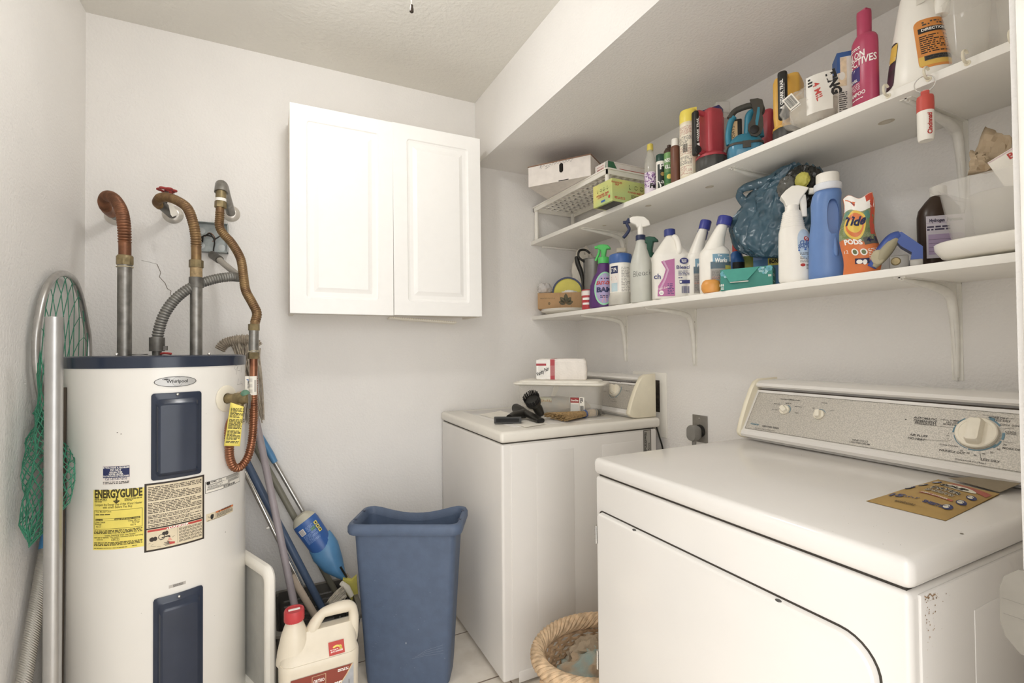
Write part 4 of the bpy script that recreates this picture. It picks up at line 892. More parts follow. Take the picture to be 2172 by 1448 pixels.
# spray mop with blue grip and bottle
t = thing('spray_mop', 'floor spray mop with sky blue grip, silver shaft and blue bottle', 'mop', (0, 0, 0))
M_SKY = mat('sky_blue_plastic', '#4a86b5', .35); YS = 2.14
ga, gb = ay(548, 915, 2.17), ay(583, 980, 2.16)
MB().tube([ga, ga.lerp(gb, .3), ga.lerp(gb, .75), gb], [.011, .0145, .0175, .015], 14, flat=.75).build('grip', M_SKY, t)
sa, sb = ay(578, 972, 2.16), ay(655, 1105, 2.11); handle(t, sa, sb, .0085, M_ALU, 'shaft')
ca, cb_ = ay(641, 1098, 2.10), ay(736, 1222, 2.03); dd = (cb_-ca).normalized(); LN = (cb_-ca).length
sx = dd.cross(Vector((0, -1, 0))).normalized(); fy = sx.cross(dd).normalized()
def srings(secs, n=24): return [[ca+dd*(k*LN)+sx*(w_*cos(2*pi*j/n))+fy*(d_*sin(2*pi*j/n))+sx*off for j in range(n)] for k, w_, d_, off in secs]
MB().loft(srings([(-.06, .014, .014, 0), (-.04, .03, .024, 0), (.03, .046, .03, .0), (.06, .047, .031, .0)])).build('bottle_collar', mat('pale_green_collar', '#bdb8a4', .4), t)
bsec = [(.05, .0475, .032, 0), (.10, .049, .033, .0), (.45, .046, .034, .004), (.62, .034, .03, .01), (.8, .016, .018, .012)]
BT = MB().loft(srings(bsec)).build('solution_bottle', mat('blue_bottle_label', '#2c5ea6', .3), t)
def bmap(u, v, h):
    k = v/LN
    for p, q in zip(bsec[:-1], bsec[1:]):
        if k <= q[0]: break
    f = (k-p[0])/(q[0]-p[0]); w_, d_, off = [p[i]+(q[i]-p[i])*f for i in (1, 2, 3)]
    sgn = 1; a = u/((w_+d_)/2)
    return ca+dd*(k*LN)+sx*(w_+h)*sin(a)*BS+fy*((d_+h)*cos(a))*BF+sx*off
BF = 1 if fy.y < 0 else -1; BS = 1 if sx.x > 0 else -1
L = Lab(); L.rect(-.034, .034, -.014, .058, 0, 1, 3)
for k in range(7): L.rect(-.032, .0365+k*.003, -.016, .0378+k*.003, 1, 2, 3)
for k in range(3): L.rect(.022, .038+k*.016, .034, .051+k*.016, 2, 1, 2); L.ell(.028, .0445+k*.016, .003, .004, 3, 2, 8)
L.fine(-.03, .062, .018, .10, 9, 4, 1, 3, .45); L.fine(-.008, .036, .018, .058, 5, 4, 1, 6, .45); L.rect(.004, .05, .02, .062, 5, 1, 2)
L.build('bottle_label', [M_PAPER, M_NAVY, M_YEL, M_INK, mat('pale_blue_print', '#7f9fd0', .5), mat('green_print', '#4a7f58', .5)], bmap, BT)
MB().loft(srings([(.36, .047, .01, -.004), (.42, .052, .028, .0), (.55, .055, .036, .005), (.75, .042, .034, .012), (.93, .018, .02, .012), (1.0, .010, .012, .010)])).build('bottle_cradle', M_SKY, t)
MB().tube([ca+dd*(LN*.8)-fy*.0-sx*.006+Vector((0, -.034, 0)), ca+dd*(LN*.98)+Vector((0, -.018, 0))], .004, 8).build('spray_nozzle', M_BLK, t)
MB().tube([ca+dd*LN*.97, ca+dd*(LN*1.05)], .008, 10).build('swivel_neck', mat('taupe_plastic', '#a6967f', .5), t)
ya = [ay(u, v, 2.0) for u, v in ((727, 1228), (745, 1232), (756, 1222), (760, 1275), (752, 1280), (737, 1262), (727, 1245))]
yb_ = MB(); n = len(ya); yb_.add([tuple(p) for p in ya]+[tuple(p+Vector((.004, .022, 0))) for p in ya], [tuple(range(n)), tuple(range(2*n-1, n-1, -1))]+[(k, (k+1) % n, n+(k+1) % n, n+k) for k in range(n)]); yb_.build('cleaning_pad', mat('yellow_foam', '#d6cb4e', .7), t)
# whisk brush with bristles
t = thing('scrub_brush', 'pale bristle brush head standing in the crate beside the yellow pad', 'brush', (0, 0, 0))
R = random.Random(3); b = MB(); A_, B_ = ay(733, 1243, 1.965), ay(741, 1262, 1.955)
for i in range(110):
    k = i/109; s0 = ay(727+8*k, 1240+22*k, 1.968); e0 = ay(696+14*k+R.uniform(-3, 3), 1276+10*k+R.uniform(-3, 3), 1.955+R.uniform(-.015, .015)); b.tube([s0+Vector((0, R.uniform(-.012, .012), 0)), s0.lerp(e0, .5)+Vector((0, R.uniform(-.006, .006), R.uniform(-.004, .004))), e0], .0013, 4)
o = b.build('bristles', mat('pale_bristles', '#b3aa98', .8, var=.2, vscale=90), t, fix=False); o['kind'] = 'stuff'
MB().tube([ay(724, 1236, 1.968), ay(736, 1246, 1.97), ay(746, 1264, 1.965)], [.009, .012, .009], 10).build('brush_block', M_OFFW, t)
# slotted crate
t = thing('slotted_crate', 'dark grey slotted plastic crate holding the mops against the back wall', 'crate', (.155, 2.005, 0))
cw, cd, chh = .14, .155, .215; b = MB(); M_CRT = mat('grey_crate_plastic', '#57534c', .5, var=.08)
for zz, k in ((.0, .86),): b.box(-cw*k, cw*k, -cd*k, cd*k, .001, .006)
def crate_wall(p, q, nrm):
    d = Vector((q[0]-p[0], q[1]-p[1], 0)); Lh = d.length; d.normalize(); out = Vector(nrm)
    def bar(a0, a1, z0, z1):
        def P(a, z_, th): k = .86+.14*z_/chh; c = Vector((p[0], p[1], 0))+d*a; c = Vector((c.x*k, c.y*k, z_)); return c+out*th
        b.add([P(a0, z0, 0), P(a1, z0, 0), P(a1, z1, 0), P(a0, z1, 0), P(a0, z0, -.005), P(a1, z0, -.005), P(a1, z1, -.005), P(a0, z1, -.005)], [(0, 1, 2, 3), (7, 6, 5, 4), (0, 4, 5, 1), (1, 5, 6, 2), (2, 6, 7, 3), (3, 7, 4, 0)])
    for k in range(9): bar(.015, Lh-.015, .012+.021*k, .024+.021*k)
    for a in (0, .03, Lh*.5-.01, Lh-.05+.02, Lh-.02): bar(a, a+.02, .004, .2)
    bar(0, Lh, .19, chh)
crate_wall((-cw, -cd), (cw, -cd), (0, -1, 0)); crate_wall((cw, cd), (-cw, cd), (0, 1, 0)); crate_wall((-cw, cd), (-cw, -cd), (-1, 0, 0)); crate_wall((cw, -cd), (cw, cd), (1, 0, 0))
b.build('basket_walls', M_CRT, t)
b = MB(); o_r = rrect(cw*2+.03, cd*2+.03, .03, 6); i_r = rrect(cw*2-.006, cd*2-.006, .022, 6)
b.loft([[(x, y, z_) for x, y in pr] for pr, z_ in ((o_r, chh-.012), (o_r, chh-.002), ([(x*.985, y*.985) for x, y in o_r], chh+.001), (i_r, chh+.001), (i_r, chh-.012))], loop=False, c0=False, c1=False); b.build('rim', mat('worn_grey_rim', '#7d786f', .45, var=.1), t)
# white leaning frame
t = thing('folding_panel', 'white plastic frame with grey inset panel leaning beside the heater base', 'panel', (0, 0, 0))
rt, rb_, lt_, lb = ay(575, 1200, 1.72), ay(577, 1420, 1.70), ay(500, 1150, 1.98), ay(500, 1352, 1.99)
ex = (rb_-lb); wv_ = ((rt-lt_).length+ex.length)/2; hv_ = (rt-rb_).length; ex = (rt-lt_).normalized(); ez = Vector((0, 0, 1)); ex = Vector((ex.x, ex.y, 0)).normalized(); nn = ex.cross(ez)
zb0 = .0475; oc = Vector((rb_.x, rb_.y, zb0))-ex*wv_; Hh = rt.z-zb0
def fring(ins, r, dn): return [oc+ex*(wv_/2+p[0])+ez*(Hh/2+p[1])+nn*dn for p in rrect(wv_-2*ins, Hh-2*ins, r, 6)]
b = MB().loft([fring(.006, .035, -.013), fring(0, .04, -.006), fring(0, .04, .006), fring(.006, .035, .012), fring(.02, .03, .014), fring(.034, .02, .010), fring(.038, .016, .002), fring(.04, .014, -.004)], c1=False); b.build('frame', M_WHP, t)
MB().loft([fring(.036, .014, -.005), fring(.036, .014, -.001)]).build('inset_panel', mat('pale_grey_panel', '#b9b8b2', .5), t)

# ================================================================= pesticide jug
jx = Vector((.138, 1.60, 0)); jx = jx+Vector((-.006, 0, 0)); J = thing('pesticide_jug', 'cream plastic jug with red screw cap and rust red printed front label', 'jug', jx, facing(*jx.xy)+radians(6))
M_JUG = mat('cream_jug', '#ddd2bc', .38, var=.02)
sec = [(.0, .196, .115, .03), (.006, .21, .128, .034), (.02, .216, .132, .034), (.225, .220, .134, .034), (.250, .222, .136, .036), (.264, .222, .136, .036), (.27, .218, .130, .034), (.285, .214, .11, .034), (.31, .205, .07, .034)]
b = MB().loft(rings_rr(sec[:7], 7)); b.build('body', M_JUG, J)
b = MB().loft(rings_rr([(.262, .218, .130, .034), (.275, .214, .122, .034), (.295, .205, .085, .03, .004), (.318, .185, .05, .024, .012), (.336, .16, .03, .015, .018)], 7), c0=False); b.build('shoulder', M_JUG, J)
MB().lathe([(.050, .258), (.046, .29), (.036, .335), (.027, .36), (.0225, .37), (.0225, .385)], 28, c=(-.068, 0, 0)).build('neck', M_JUG, J)
hp = smooth_path([(-.03, 0, .305), (-.012, 0, .345), (.006, 0, .368), (.024, 0, .376), (.075, 0, .378), (.096, 0, .370), (.102, 0, .345), (.1, 0, .31), (.098, 0, .27)], 5)
MB().tube(hp, [.016+.002*sin(k*.4) for k in range(len(hp))], 14, flat=1.0).build('handle', M_JUG, J)
cp_ = MB(); rr = [(.0275+(.0008 if k % 2 else 0)) for k in range(56)]
cp_.loft([[(-.068+r*s_*cos(2*pi*k/56), r*s_*sin(2*pi*k/56), zz) for k, r in enumerate(rr)] for s_, zz in ((.97, .374), (1, .376), (1, .400), (.94, .406), (.75, .406), (.73, .404), (.2, .404))]); cap_ = cp_.build('screw_cap', mat('red_cap', '#c23036', .4), J)
b = MB(); b.rbox(-.084, -.052, -.005, .005, .403, .4055, .001, 2); b.build('cap_mark', M_WINK, cap_)
fm = on_plane((0, -.0688, .026), (1, 0, 0), (0, 0, 1)); L = Lab(); w = .172
M_RUST = mat('rust_red_print', '#8d3a28', .4)
L.rect(-.082, .03, .09, .212, 1, 0); L.poly([(-.082, .212), (.088, .212), (.07, .185), (.03, .135), (-.02, .1), (-.082, .085)], 0, 1); L.stroke([(.087, .212), (.07, .185), (.03, .135), (-.02, .1), (-.082, .085)], .003, 3, 2)
L.frame(-.026, .178, .012, .206, .0011, 3, 2, 1); L.text('ORTHO', -.007, .186, .013, 2, 2, w=.03, bold=.03)
L.text('HOME DEFENSE', -.006, .155, .023, 2, 3, w=.125, bold=.04, shear=.15); L.text('MAX', -.01, .138, .012, 4, 3, w=.04, bold=.04, shear=.3); L.rect(-.028, .133, .012, .1345, 2, 3)
L.text('KILLS BUGS INSIDE', -.04, .114, .009, 3, 3, w=.07, bold=.02, shear=.2); L.ell(-.05, .134, .011, .004, 5, 3, 12); L.ell(.032, .145, .006, .003, 5, 3, 10); L.fine(.045, .198, .075, .207, 2, 2, 3, 2)
for k in range(5): L.rect(.02+.014*k, .035, .0212+.014*k, .12+.012*k, 5, 2)
for k in range(4): L.rect(.012, .045+.022*k, .089, .0462+.022*k, 5, 2)
L.stroke([(.055, .12), (.062, .132), (.075, .137)], .002, 4, 3); L.stroke([(-.08, .04), (.0, .05), (.09, .062)], .006, 4, 3)
L.build('front_label', [M_RUST, mat('grey_photo_print', '#a7a9ad', .5, var=.12, vscale=30), M_WINK, mat('tan_print', '#d4b98a', .5), M_YEL, mat('brown_ink', '#4a3328', .6)], fm, J)
L = Lab(); L.rect(0, 0, .044, .036, 0, 0); L.arc(.022, .008, .012, .017, 20, 130, 1, 1, 16); L.poly([(.03, .012), (.038, .012), (.036, .022), (.031, .024)], 1, 1); L.text('BUG BARRIER', .022, .007, .006, 2, 1, w=.034, bold=.02, shear=.2); L.fine(.004, .013, .026, .0155, 1, 2, 1, 3)
sh = Vector((.022, -.0625, .272)); L.build('shoulder_label', [M_RED, M_YEL, M_WINK], on_plane(sh, (1, 0, 0), (0, .036, .041)), J, base=.004)

# ================================================================= waste bin
M_BIN = mat('slate_blue_plastic', '#53647f', .48, var=.05, bump=.15, bscale=160)
bo = Vector((.231, 1.759, 0)); bdir = Vector((.352, -.187, 0)).normalized(); bn = Vector((-bdir.y, bdir.x, 0)); BW, BD, BHt = .398, .215, .578
bc = bo+bdir*(BW/2)+bn*(BD/2); B = thing('waste_bin', 'tall narrow slate blue plastic waste bin with flared rim beside the washer', 'waste bin', bc, atan2(bdir.y, bdir.x))
def dip(x, y):   # the long sides dip in the middle of the rim
    return -.026*max(0, cos(pi*x/.30))**1.0 if abs(x) < .15 and y > 0 else 0
def brg(w, d, r, z_, k=0.0):
    pts = rrect(w, d, r, 7); out = []
    for i in range(len(pts)):
        p, q = pts[i], pts[(i+1) % len(pts)]; n = 12 if i % 8 == 7 else 1
        for j in range(n): x, y = p[0]+(q[0]-p[0])*j/n, p[1]+(q[1]-p[1])*j/n; out.append((x, y, z_+k*dip(x, y)))
    return out
b = MB()
b.loft([brg(.27, .11, .02, .0), brg(.292, .13, .026, .004), brg(.30, .138, .026, .05), brg(.356, .182, .026, .528), brg(.358, .184, .026, .545, 1), brg(.354, .180, .026, .55, 1), brg(.296, .134, .024, .05), brg(.28, .12, .02, .012)])
b.build('body', M_BIN, B)
b = MB(); b.loft([brg(.356, .182, .026, .541, 1), brg(.396, .215, .034, .538, 1), brg(.402, .222, .036, .545, 1), brg(.402, .222, .036, .562, 1), brg(.392, .212, .034, .572, 1), brg(.372, .195, .03, .574, 1), brg(.362, .186, .026, .568, 1), brg(.352, .178, .024, .545, 1)], c0=False, c1=False)
RM = b.build('rim', M_BIN, B, ang=60)
for sx_ in (-1, 1):
    for k in (-.045, .045): MB().rbox(sx_*.186-.006, sx_*.186+.006, k-.007, k+.007, .5705, .5745, .002, 2).build('bag_slot', mat('bin_dark_slot', '#35415a', .5), RM)
L = Lab(); R = random.Random(6)
for k in range(26):
    u, v = R.uniform(-.13, .14), R.uniform(.08, .45)*(.6 if k > 8 else 1); a_ = R.uniform(.0004, .0011); L.ell(u, v, a_, a_*R.uniform(.6, 2), 0, 0, 7)
L.ell(.0, .155, .0028, .004, 0, 0, 9)
for k in range(4): y_ = .1+.006*k; L.stroke([(.02+.01*k, y_), (.07, y_+.012), (.13, y_+.02+.004*k)], .0006, 0, 0)
L.build('scuff_marks', mat('pale_scuff', '#8a93a2', .6), lambda u, v, h: Vector((u, -(.069+(.091-.069)*(v-.05)/.478)-h, v)), B)
# ================================================================= shelves
SXF, Z1, Z2 = 1.209, 1.728, 1.341
t = thing('upper_shelf', 'long white upper wall shelf holding flashlights and bottles under the bulkhead', 'shelf', (0, 0, 0))
MB().rbox(SXF, XR, .203, YB, Z1-.019, Z1, .0015, 2).build('board', M_SHELF, t)
q0, q1 = ay(1149, 521, YB), ay(1222, 527, YB)
MB().rbox(q0.x, min(q1.x, XR), YB-.014, YB, q0.z-.012, Z1-.019, .002, 2).build('ledger_strip', M_SHELF, t)
MB().rbox(SXF+.01, XR, .203, .222, Z1-.045, Z1-.019, .002, 2).build('front_wall_strip', M_SHELF, t)
for u, v, r in ((1880, 258, .017), (1505, 396, .015), (1375, 436, .013), (1282, 478, .010), (1700, 357, .012)):
    L = Lab(); q = az(u, v, Z1-.019); L.ell(q.y, q.x, r, r*.8, 0, 0, 20); L.ell(q.y, q.x, r*.55, r*.45, 1, 1, 16); L.build('plug_mark', [mat('plug_mark', '#cfc4ae', .5), mat('plug_mark_light', '#d8cfbc', .5)], on_plane((0, 0, Z1-.019), (0, 1, 0), (1, 0, 0)), t)
t = thing('lower_shelf', 'long white lower wall shelf holding cleaning bottles above the machines', 'shelf', (0, 0, 0))
MB().rbox(SXF, XR, .203, YB, Z2-.018, Z2, .0015, 2).build('board', M_SHELF, t)
MB().rbox(SXF+.01, XR, .203, .222, Z2-.044, Z2-.018, .002, 2).build('front_wall_strip', M_SHELF, t)
def bracket(y, zt, label, ln=.255, hv_=.20):
    t = thing('shelf_bracket', label, 'bracket', (XR, y, zt), group='white steel shelf brackets'); b = MB()
    # pressed steel: flat flange plus a raised rib that curves through the corner
    fl = [(0, 0), (-ln, 0), (-ln, -.006), (-.06, -.022), (-.038, -.032), (-.026, -.055), (-.008, -hv_), (0, -hv_)]
    b.prism(fl, -.002, .002, plane='xz')
    for s_, hw in ((1, .011),):
        b.box(-ln, 0, -hw, hw, -.0025, 0); b.box(-.0025, 0, -hw, hw, -hv_, 0)
    b.build('plate', M_BRKT, t)
    def rb(k): return [(-ln*.96, -.004, .004), (-.10, -.014, .009), (-.055, -.022, .0105), (-.032, -.032, .0100), (-.019, -.06, .0095), (-.009, -.13, .008), (-.006, -hv_*.97, .005)]
    pth = smooth_path([(a, 0, c) for a, c, r in rb(0)], 6); rad = []
    rs = [r for a, c, r in rb(0)]
    for i in range(len(pth)): f = i/6; k = min(int(f), 5); rad.append(rs[k]+(rs[k+1]-rs[k])*(f-k))
    MB().tube(pth, rad, 12).build('rib', M_BRKT, t)
    MB().sphere((-.0025, 0, -hv_+.012), .0032, n=8).sphere((-.0025, 0, -.05), .0032, n=8).build('screw', M_STEEL, t)
    return t
bracket(ax(1328, 520, XR).y, Z1-.019, 'white bracket under upper shelf above the Bleach spray bottle', hv_=.15)
bracket(ax(1668, 385, XR).y, Z1-.019, 'white bracket under upper shelf behind the dark teal bag')
bracket(ax(2042, 300, XR).y, Z1-.019, 'white bracket under upper shelf behind the hanging red and white float', hv_=.22)
bracket(ax(1328, 700, XR).y, Z2-.018, 'first white bracket under lower shelf nearest the back wall', hv_=.21)
bracket(ax(1474, 700, XR).y, Z2-.018, 'second white bracket under lower shelf above the grey outlet plate', hv_=.22)
bracket(ax(2030, 700, XR).y, Z2-.018, 'large white bracket under lower shelf above the dryer control dial', hv_=.235)

# ---------------------------------------------------------------- placing things on a shelf
class Spot:
    def __init__(s, u, X, Z, vref):
        p = ax(u, vref, X); s.x, s.y, s.z = p.x, p.y, Z; d = Vector((p.x, p.y, Z))-EYE
        s.fd = d.dot(FWD); c = math.sqrt(max(.01, FWD.dot(Vector((d.x, d.y, 0)).normalized())**2)); s.kw = s.fd*c/F_PX; s.X = X
        s.face = facing(p.x, p.y); s.loc = (p.x, p.y, Z+.0003)
    def h(s, u, v): return ax(u, v, s.X).z-s.z          # height of a photographed point above the shelf
    def w(s, px): return px*s.kw
def put(name, label, cat, S, rot=0.0, group=None): return thing(name, label, cat, S.loc, S.face+radians(rot), group)
def ring_cap(parent, name, r0, z0, z1, m, c=(0, 0), rib=.0006, n=40, taper=.97):
    rr = [1.0 if k % 2 else 1-rib/r0 for k in range(n)]
    return MB().loft([[(c[0]+r0*q*s_*cos(2*pi*k/n), c[1]+r0*q*s_*sin(2*pi*k/n), z) for k, q in enumerate(rr)] for s_, z in ((1, z0), (1*taper**.5, z1-.002), (taper*.94, z1))]).build(name, m, parent, ang=50)

# ================================================================= upper shelf
# plastic stacking rack
RX0, RX1 = 1.216, 1.462; ry1 = 2.18; ry0 = ax(1287, 375, RX0).y; rz = ax(1131, 440, RX0).z
t = thing('stacking_rack', 'small white plastic rack with slatted top standing at the far end of the upper shelf', 'rack', (0, 0, 0))
b = MB(); th = .024
b.box(RX0, RX1, ry0, ry0+.006, rz-th, rz).box(RX0, RX1, ry1-.006, ry1, rz-th, rz).box(RX0, RX0+.006, ry0, ry1, rz-th, rz).box(RX1-.006, RX1, ry0, ry1, rz-th, rz)
ny = int((ry1-ry0)/.036)
for k in range(ny+1): y = ry0+(ry1-ry0)*k/ny; b.box(RX0, RX1, y-.005, y+.005, rz-.006, rz)
for k in range(8): x = RX0+(RX1-RX0)*k/7; b.box(x-.004, x+.004, ry0, ry1, rz-.006, rz-.0005)
b.build('slatted_top', M_WHP, t)
for x, y in ((RX0+.012, ry0+.012), (RX0+.012, ry1-.012), (RX1-.012, ry0+.012), (RX1-.012, ry1-.012)):
    MB().lathe([(.0105, Z1+.0005), (.0095, rz-.01)], 16, c=(x, y, 0)).build('leg', M_WHP, t)
# white carton on the rack
cA, cB, cC = az(1121, 397, rz+.001), az(1253, 372, rz+.001), az(1148, 424, rz+.001); ch_ = ax(1121, 356, cA.x).z-rz
cu_ = (cB-cA).normalized(); W_ = (cB-cA).length; cn = Vector((-cu_.y, cu_.x, 0)); cdp = min(.26, (YB-.006-max(cA.y, cB.y))/max(.05, cn.y)); cA.y = min(cA.y, YB-.01)
t = thing('white_carton', 'white cardboard carton with oval hand hole and handwriting on top of the rack', 'box', (cA.x, cA.y, rz+.001), atan2(cu_.y, cu_.x))
cy0 = cB.y
b = MB(); b.box(0, W_, 0, cdp, 0, ch_); M_WCARD = mat('white_cardboard', '#e6ded6', .7); b.build('carton', M_WCARD, t)
b = MB(); b.box(-.002, W_+.002, -.003, cdp, ch_, ch_+.004); b.build('lid_flap', mat('brown_card_edge', '#8d6b55', .8), t)
L = Lab(); L.poly([(W_*.545+.0105*cos(a)*.9, .058+.0105*sin(a)*.9+(.011 if sin(a) > 0 else -.011)) for a in [2*pi*k/24 for k in range(24)]], 0, 1)
R = random.Random(2); pts = []; x = W_*.2
while x < W_*.74: pts.append((x, .082+.006*sin(x*420)*R.uniform(.3, 1.2)+R.uniform(-.001, .001))); x += .0035
L.stroke([(W_*.215, .094), (W_*.2, .074), (W_*.23, .072)]+pts, .0011, 1, 1); L.stroke([(W_*.3, .08), (W_*.32, .07), (W_*.28, .066), (W_*.36, .076)], .001, 1, 1)
L.rect(W_*.5, .0005, W_*.66, .004, 0, 1)
L.build('carton_markings', [mat('hole_dark', '#1c1714', .9), mat('pen_ink', '#4a4a52', .7)], on_plane((0, 0, 0), (1, 0, 0), (0, 0, 1)), t)
# flat printed box on the rack
S = ax(1288, 352, 1.232); fy = cy0-.008
t = thing('flat_box', 'flat white box with green corner and red print beside the carton on the rack', 'box', (1.228, S.y-.004, rz+.001))
MB().box(0, .22, 0, fy-S.y, 0, .03).box(.0, .225, -.003, fy-S.y, .03, .033).build('carton', M_WCARD, t)
w_ = fy-S.y; L = Lab(); L.poly([(w_, .001), (w_*.85, .001), (w_*.8, .032), (w_, .032)], 0, 1) if False else L.poly([(w_*.86, 0), (w_*.93, 0), (w_*.95, .032), (w_*.92, .032)], 0, 1); L.text('HAND MADE', w_*.45, .007, .0095, 1, 1, w=w_*.55, bold=.02); L.rect(w_*.15, .021, w_*.75, .0225, 1, 1)
L.build('side_print', [mat('dark_green_print', '#2f6b48', .5), M_RED], on_plane((0, w_, 0), (0, -1, 0), (0, 0, 1)), t, base=.0006)
L = Lab(); L.poly([(.002, .001), (.05, .001), (.03, .032), (.002, .032)], 0, 1); L.rect(.06, .006, .2, .0085, 1, 1); L.build('end_print', [mat('dark_green_print', '#2f6b48', .5), M_RED], on_plane((0, -.003, 0), (1, 0, 0), (0, 0, 1)), t, base=.0006)
# glove box
c = az(1299, 425, Z1); t = thing('glove_box', 'yellow green disposable glove box overhanging the upper shelf edge', 'box', (c.x, c.y, Z1+.0006))
pl_ = az(1262, 441, Z1); pr_ = ax(1368, 395, 1.285)
dl = Vector((pl_.x-c.x, pl_.y-c.y, 0)); dr_ = Vector((pr_.x-c.x, pr_.y-c.y, 0)); ll, lr = .118, .235
dl.normalize(); dr_ = Vector((dl.y, -dl.x, 0));
if dr_.x < 0: dr_ = -dr_
gh = ax(1299, 377, c.x).z-Z1; b = MB()
def gbox(a0, a1, b0, b1, z0, z1, m=0): b.add([tuple(dl*a+dr_*q+Vector((0, 0, z))) for z in (z0, z1) for a, q in ((a0, b0), (a1, b0), (a1, b1), (a0, b1))], [(0, 1, 2, 3), (4, 5, 6, 7), (0, 1, 5, 4), (1, 2, 6, 5), (2, 3, 7, 6), (3, 0, 4, 7)], m)
gbox(0, ll, 0, lr, .0, gh); M_GLV = mat('glove_box_card', '#d6cf6a', .5, col2='#aac377', vscale=7, detail=1.0)
b.build('carton', M_GLV, t)
b = MB(); gbox(.006, ll-.006, .01, lr*.5, -.0002, .0004); b.build('dark_opening', M_BLK, t)
M_LODE = mat('olive_ink', '#5a5a2a', .6)
L = Lab(); L.text('ENHANCED', .022, gh*.8, .0095, 0, 1, bold=.02); L.text('GRIP', .022, gh*.7, .0095, 0, 1, bold=.02)
for k, s_ in enumerate('LODE'): L.text(s_, .085+.03*k, gh*.62, .024, 1, 1, bold=.0)
L.rect(.06, gh*.7, .2, gh*.745, 3, 2); L.text('POWDER FREE LATEX GLOVES', .14, gh*.45, .0085, 0, 1, w=.13, bold=.03); L.fine(.09, gh*.22, .22, gh*.38, 3, 1, 1, 4, .5); L.fine(.01, gh*.1, .06, gh*.22, 2, 0, 1, 6, .5)
L.build('side_print', [M_RED, M_LODE, M_BLUEP, M_GLV], on_plane((0, 0, 0), tuple(dr_), (0, 0, 1)), t)
L = Lab()
for k, s_ in enumerate('LODE'): L.text(s_, .03+.02*k, gh*.6, .017, 1, 1)
L.rect(.015, gh*.66, .11, gh*.7, 3, 2); L.text('POWDER FREE', .06, gh*.42, .009, 0, 1, w=.075, bold=.03); L.text('LATEX GLOVES', .06, gh*.33, .009, 0, 1, w=.06, bold=.03); L.rect(.05, gh*.1, .075, gh*.19, 2, 1); L.ell(.1, gh*.24, .006, .007, 0, 1, 12)
L.build('end_print', [M_RED, M_LODE, M_BLUEP, M_GLV], on_plane(tuple(dl*ll), tuple(-dl), (0, 0, 1)), t)

# round bottles: (radius, height) profile, cap
def round_bottle(parent, prof, m, n=32): return MB().lathe(prof, n).build('bottle', m, parent)
S = Spot(1380, 1.25, Z1, 390); r = S.w(26)/2; H = S.h(1380, 306); t = put('soda_bottle', 'clear plastic bottle with yellow cap and purple flower label on the upper shelf', 'bottle', S)
prof = [(r*.9, 0), (r, .004), (r, H*.44), (r*1.02, H*.5), (r*1.0, H*.6), (r*.85, H*.70), (r*.55, H*.82), (r*.47, H*.87), (r*.47, H*.9)]
round_bottle(t, prof, mat('clear_grey_bottle', '#cfccc0', .12, alpha=.45)); ring_cap(t, 'screw_cap', r*.52, H*.88, H, mat('yellow_cap', '#ddc83e', .4))
MB().lathe([(r*.86, .004), (r*.86, H*.42)], 24).build('liquid', mat('lilac_liquid', '#c9b9cf', .2, alpha=.8), t)
L = Lab(); L.rect(-.05, .006, .05, H*.44, 0, 0, 20); R = random.Random(3)
for k in range(240): a = R.uniform(.001, .003); L.ell(R.uniform(-.049, .049), R.uniform(H*.16, H*.43), a, a, R.choice((1, 1, 2, 3)), R.randint(1, 3), 6)
L.text('Fa', r*.35, H*.13, H*.115, 4, 5, bold=.05, shear=.1); L.stroke([(-.05, .02), (0, .035), (.05, .05)], .008, 1, 1)
L.build('flower_label', [mat('pale_lilac', '#e6d9e6', .5), mat('purple_print', '#8b5a9c', .5), mat('dark_purple_print', '#5d3c78', .5), mat('pink_lilac_print', '#b98fc0', .5), M_INK], on_cyl((0, 0), r*1.002, -pi/2, 0), t)
S = Spot(1402, 1.25, Z1, 390); r = S.w(21)/2; H = S.h(1402, 329); t = put('cleaner_bottle', 'white bottle with dark green cap and black label on the upper shelf', 'bottle', S, 35)
round_bottle(t, [(r*.9, 0), (r, .003), (r, H*.8), (r*.9, H*.83)], M_WHP); ring_cap(t, 'screw_cap', r*1.0, H*.81, H, mat('dark_green_cap', '#21483c', .4))
L = Lab(); L.rect(-.022, .01, .022, H*.72, 0, 0, 14); L.text('P', -.006, H*.58, .03, 1, 1, bold=.03); L.ell(-.004, H*.45, .007, .007, 2, 1, 14); L.ell(.006, H*.36, .006, .008, 2, 1, 12); L.text('W', -.004, H*.1, .032, 1, 1, bold=.03); L.fine(-.018, H*.2, .016, H*.28, 2, 1, 1, 3)
L.build('black_label', [mat('black_green_label', '#1e2b22', .45), M_WINK, mat('gold_print', '#b99543', .5)], on_cyl((0, 0), r, -pi/2, 0), t)
S = Spot(1420, 1.268, Z1, 380); r = S.w(25)/2; H = S.h(1420, 308); t = put('aerosol_can', 'green printed can with brown cap between a green capped and a brown bottle', 'can', S)
round_bottle(t, [(r*.95, 0), (r, .004), (r, H*.78), (r*.93, H*.82)], mat('green_can', '#6f9f58', .4, var=.25, vscale=18)); MB().lathe([(r*.95, H*.80), (r*.93, H*.86), (r*.65, H*.93), (r*.35, H*.95), (r*.33, H)], 24).build('spray_cap', mat('dark_brown_cap', '#4a3528', .4), t)
L = Lab(); L.text('INSECT', 0, H*.6, .018, 0, 1, w=r*1.7, bold=.03); L.text('KILLER', 0, H*.46, .018, 0, 1, w=r*1.6, bold=.03); L.rect(-r, H*.14, r, H*.38, 1, 0, 8); L.ell(0, H*.28, .009, .009, 2, 1, 12); L.build('can_print', [M_WINK, mat('deep_green_print', '#3c7a3e', .5), M_YEL], on_cyl((0, 0), r, -pi/2, 0), t)
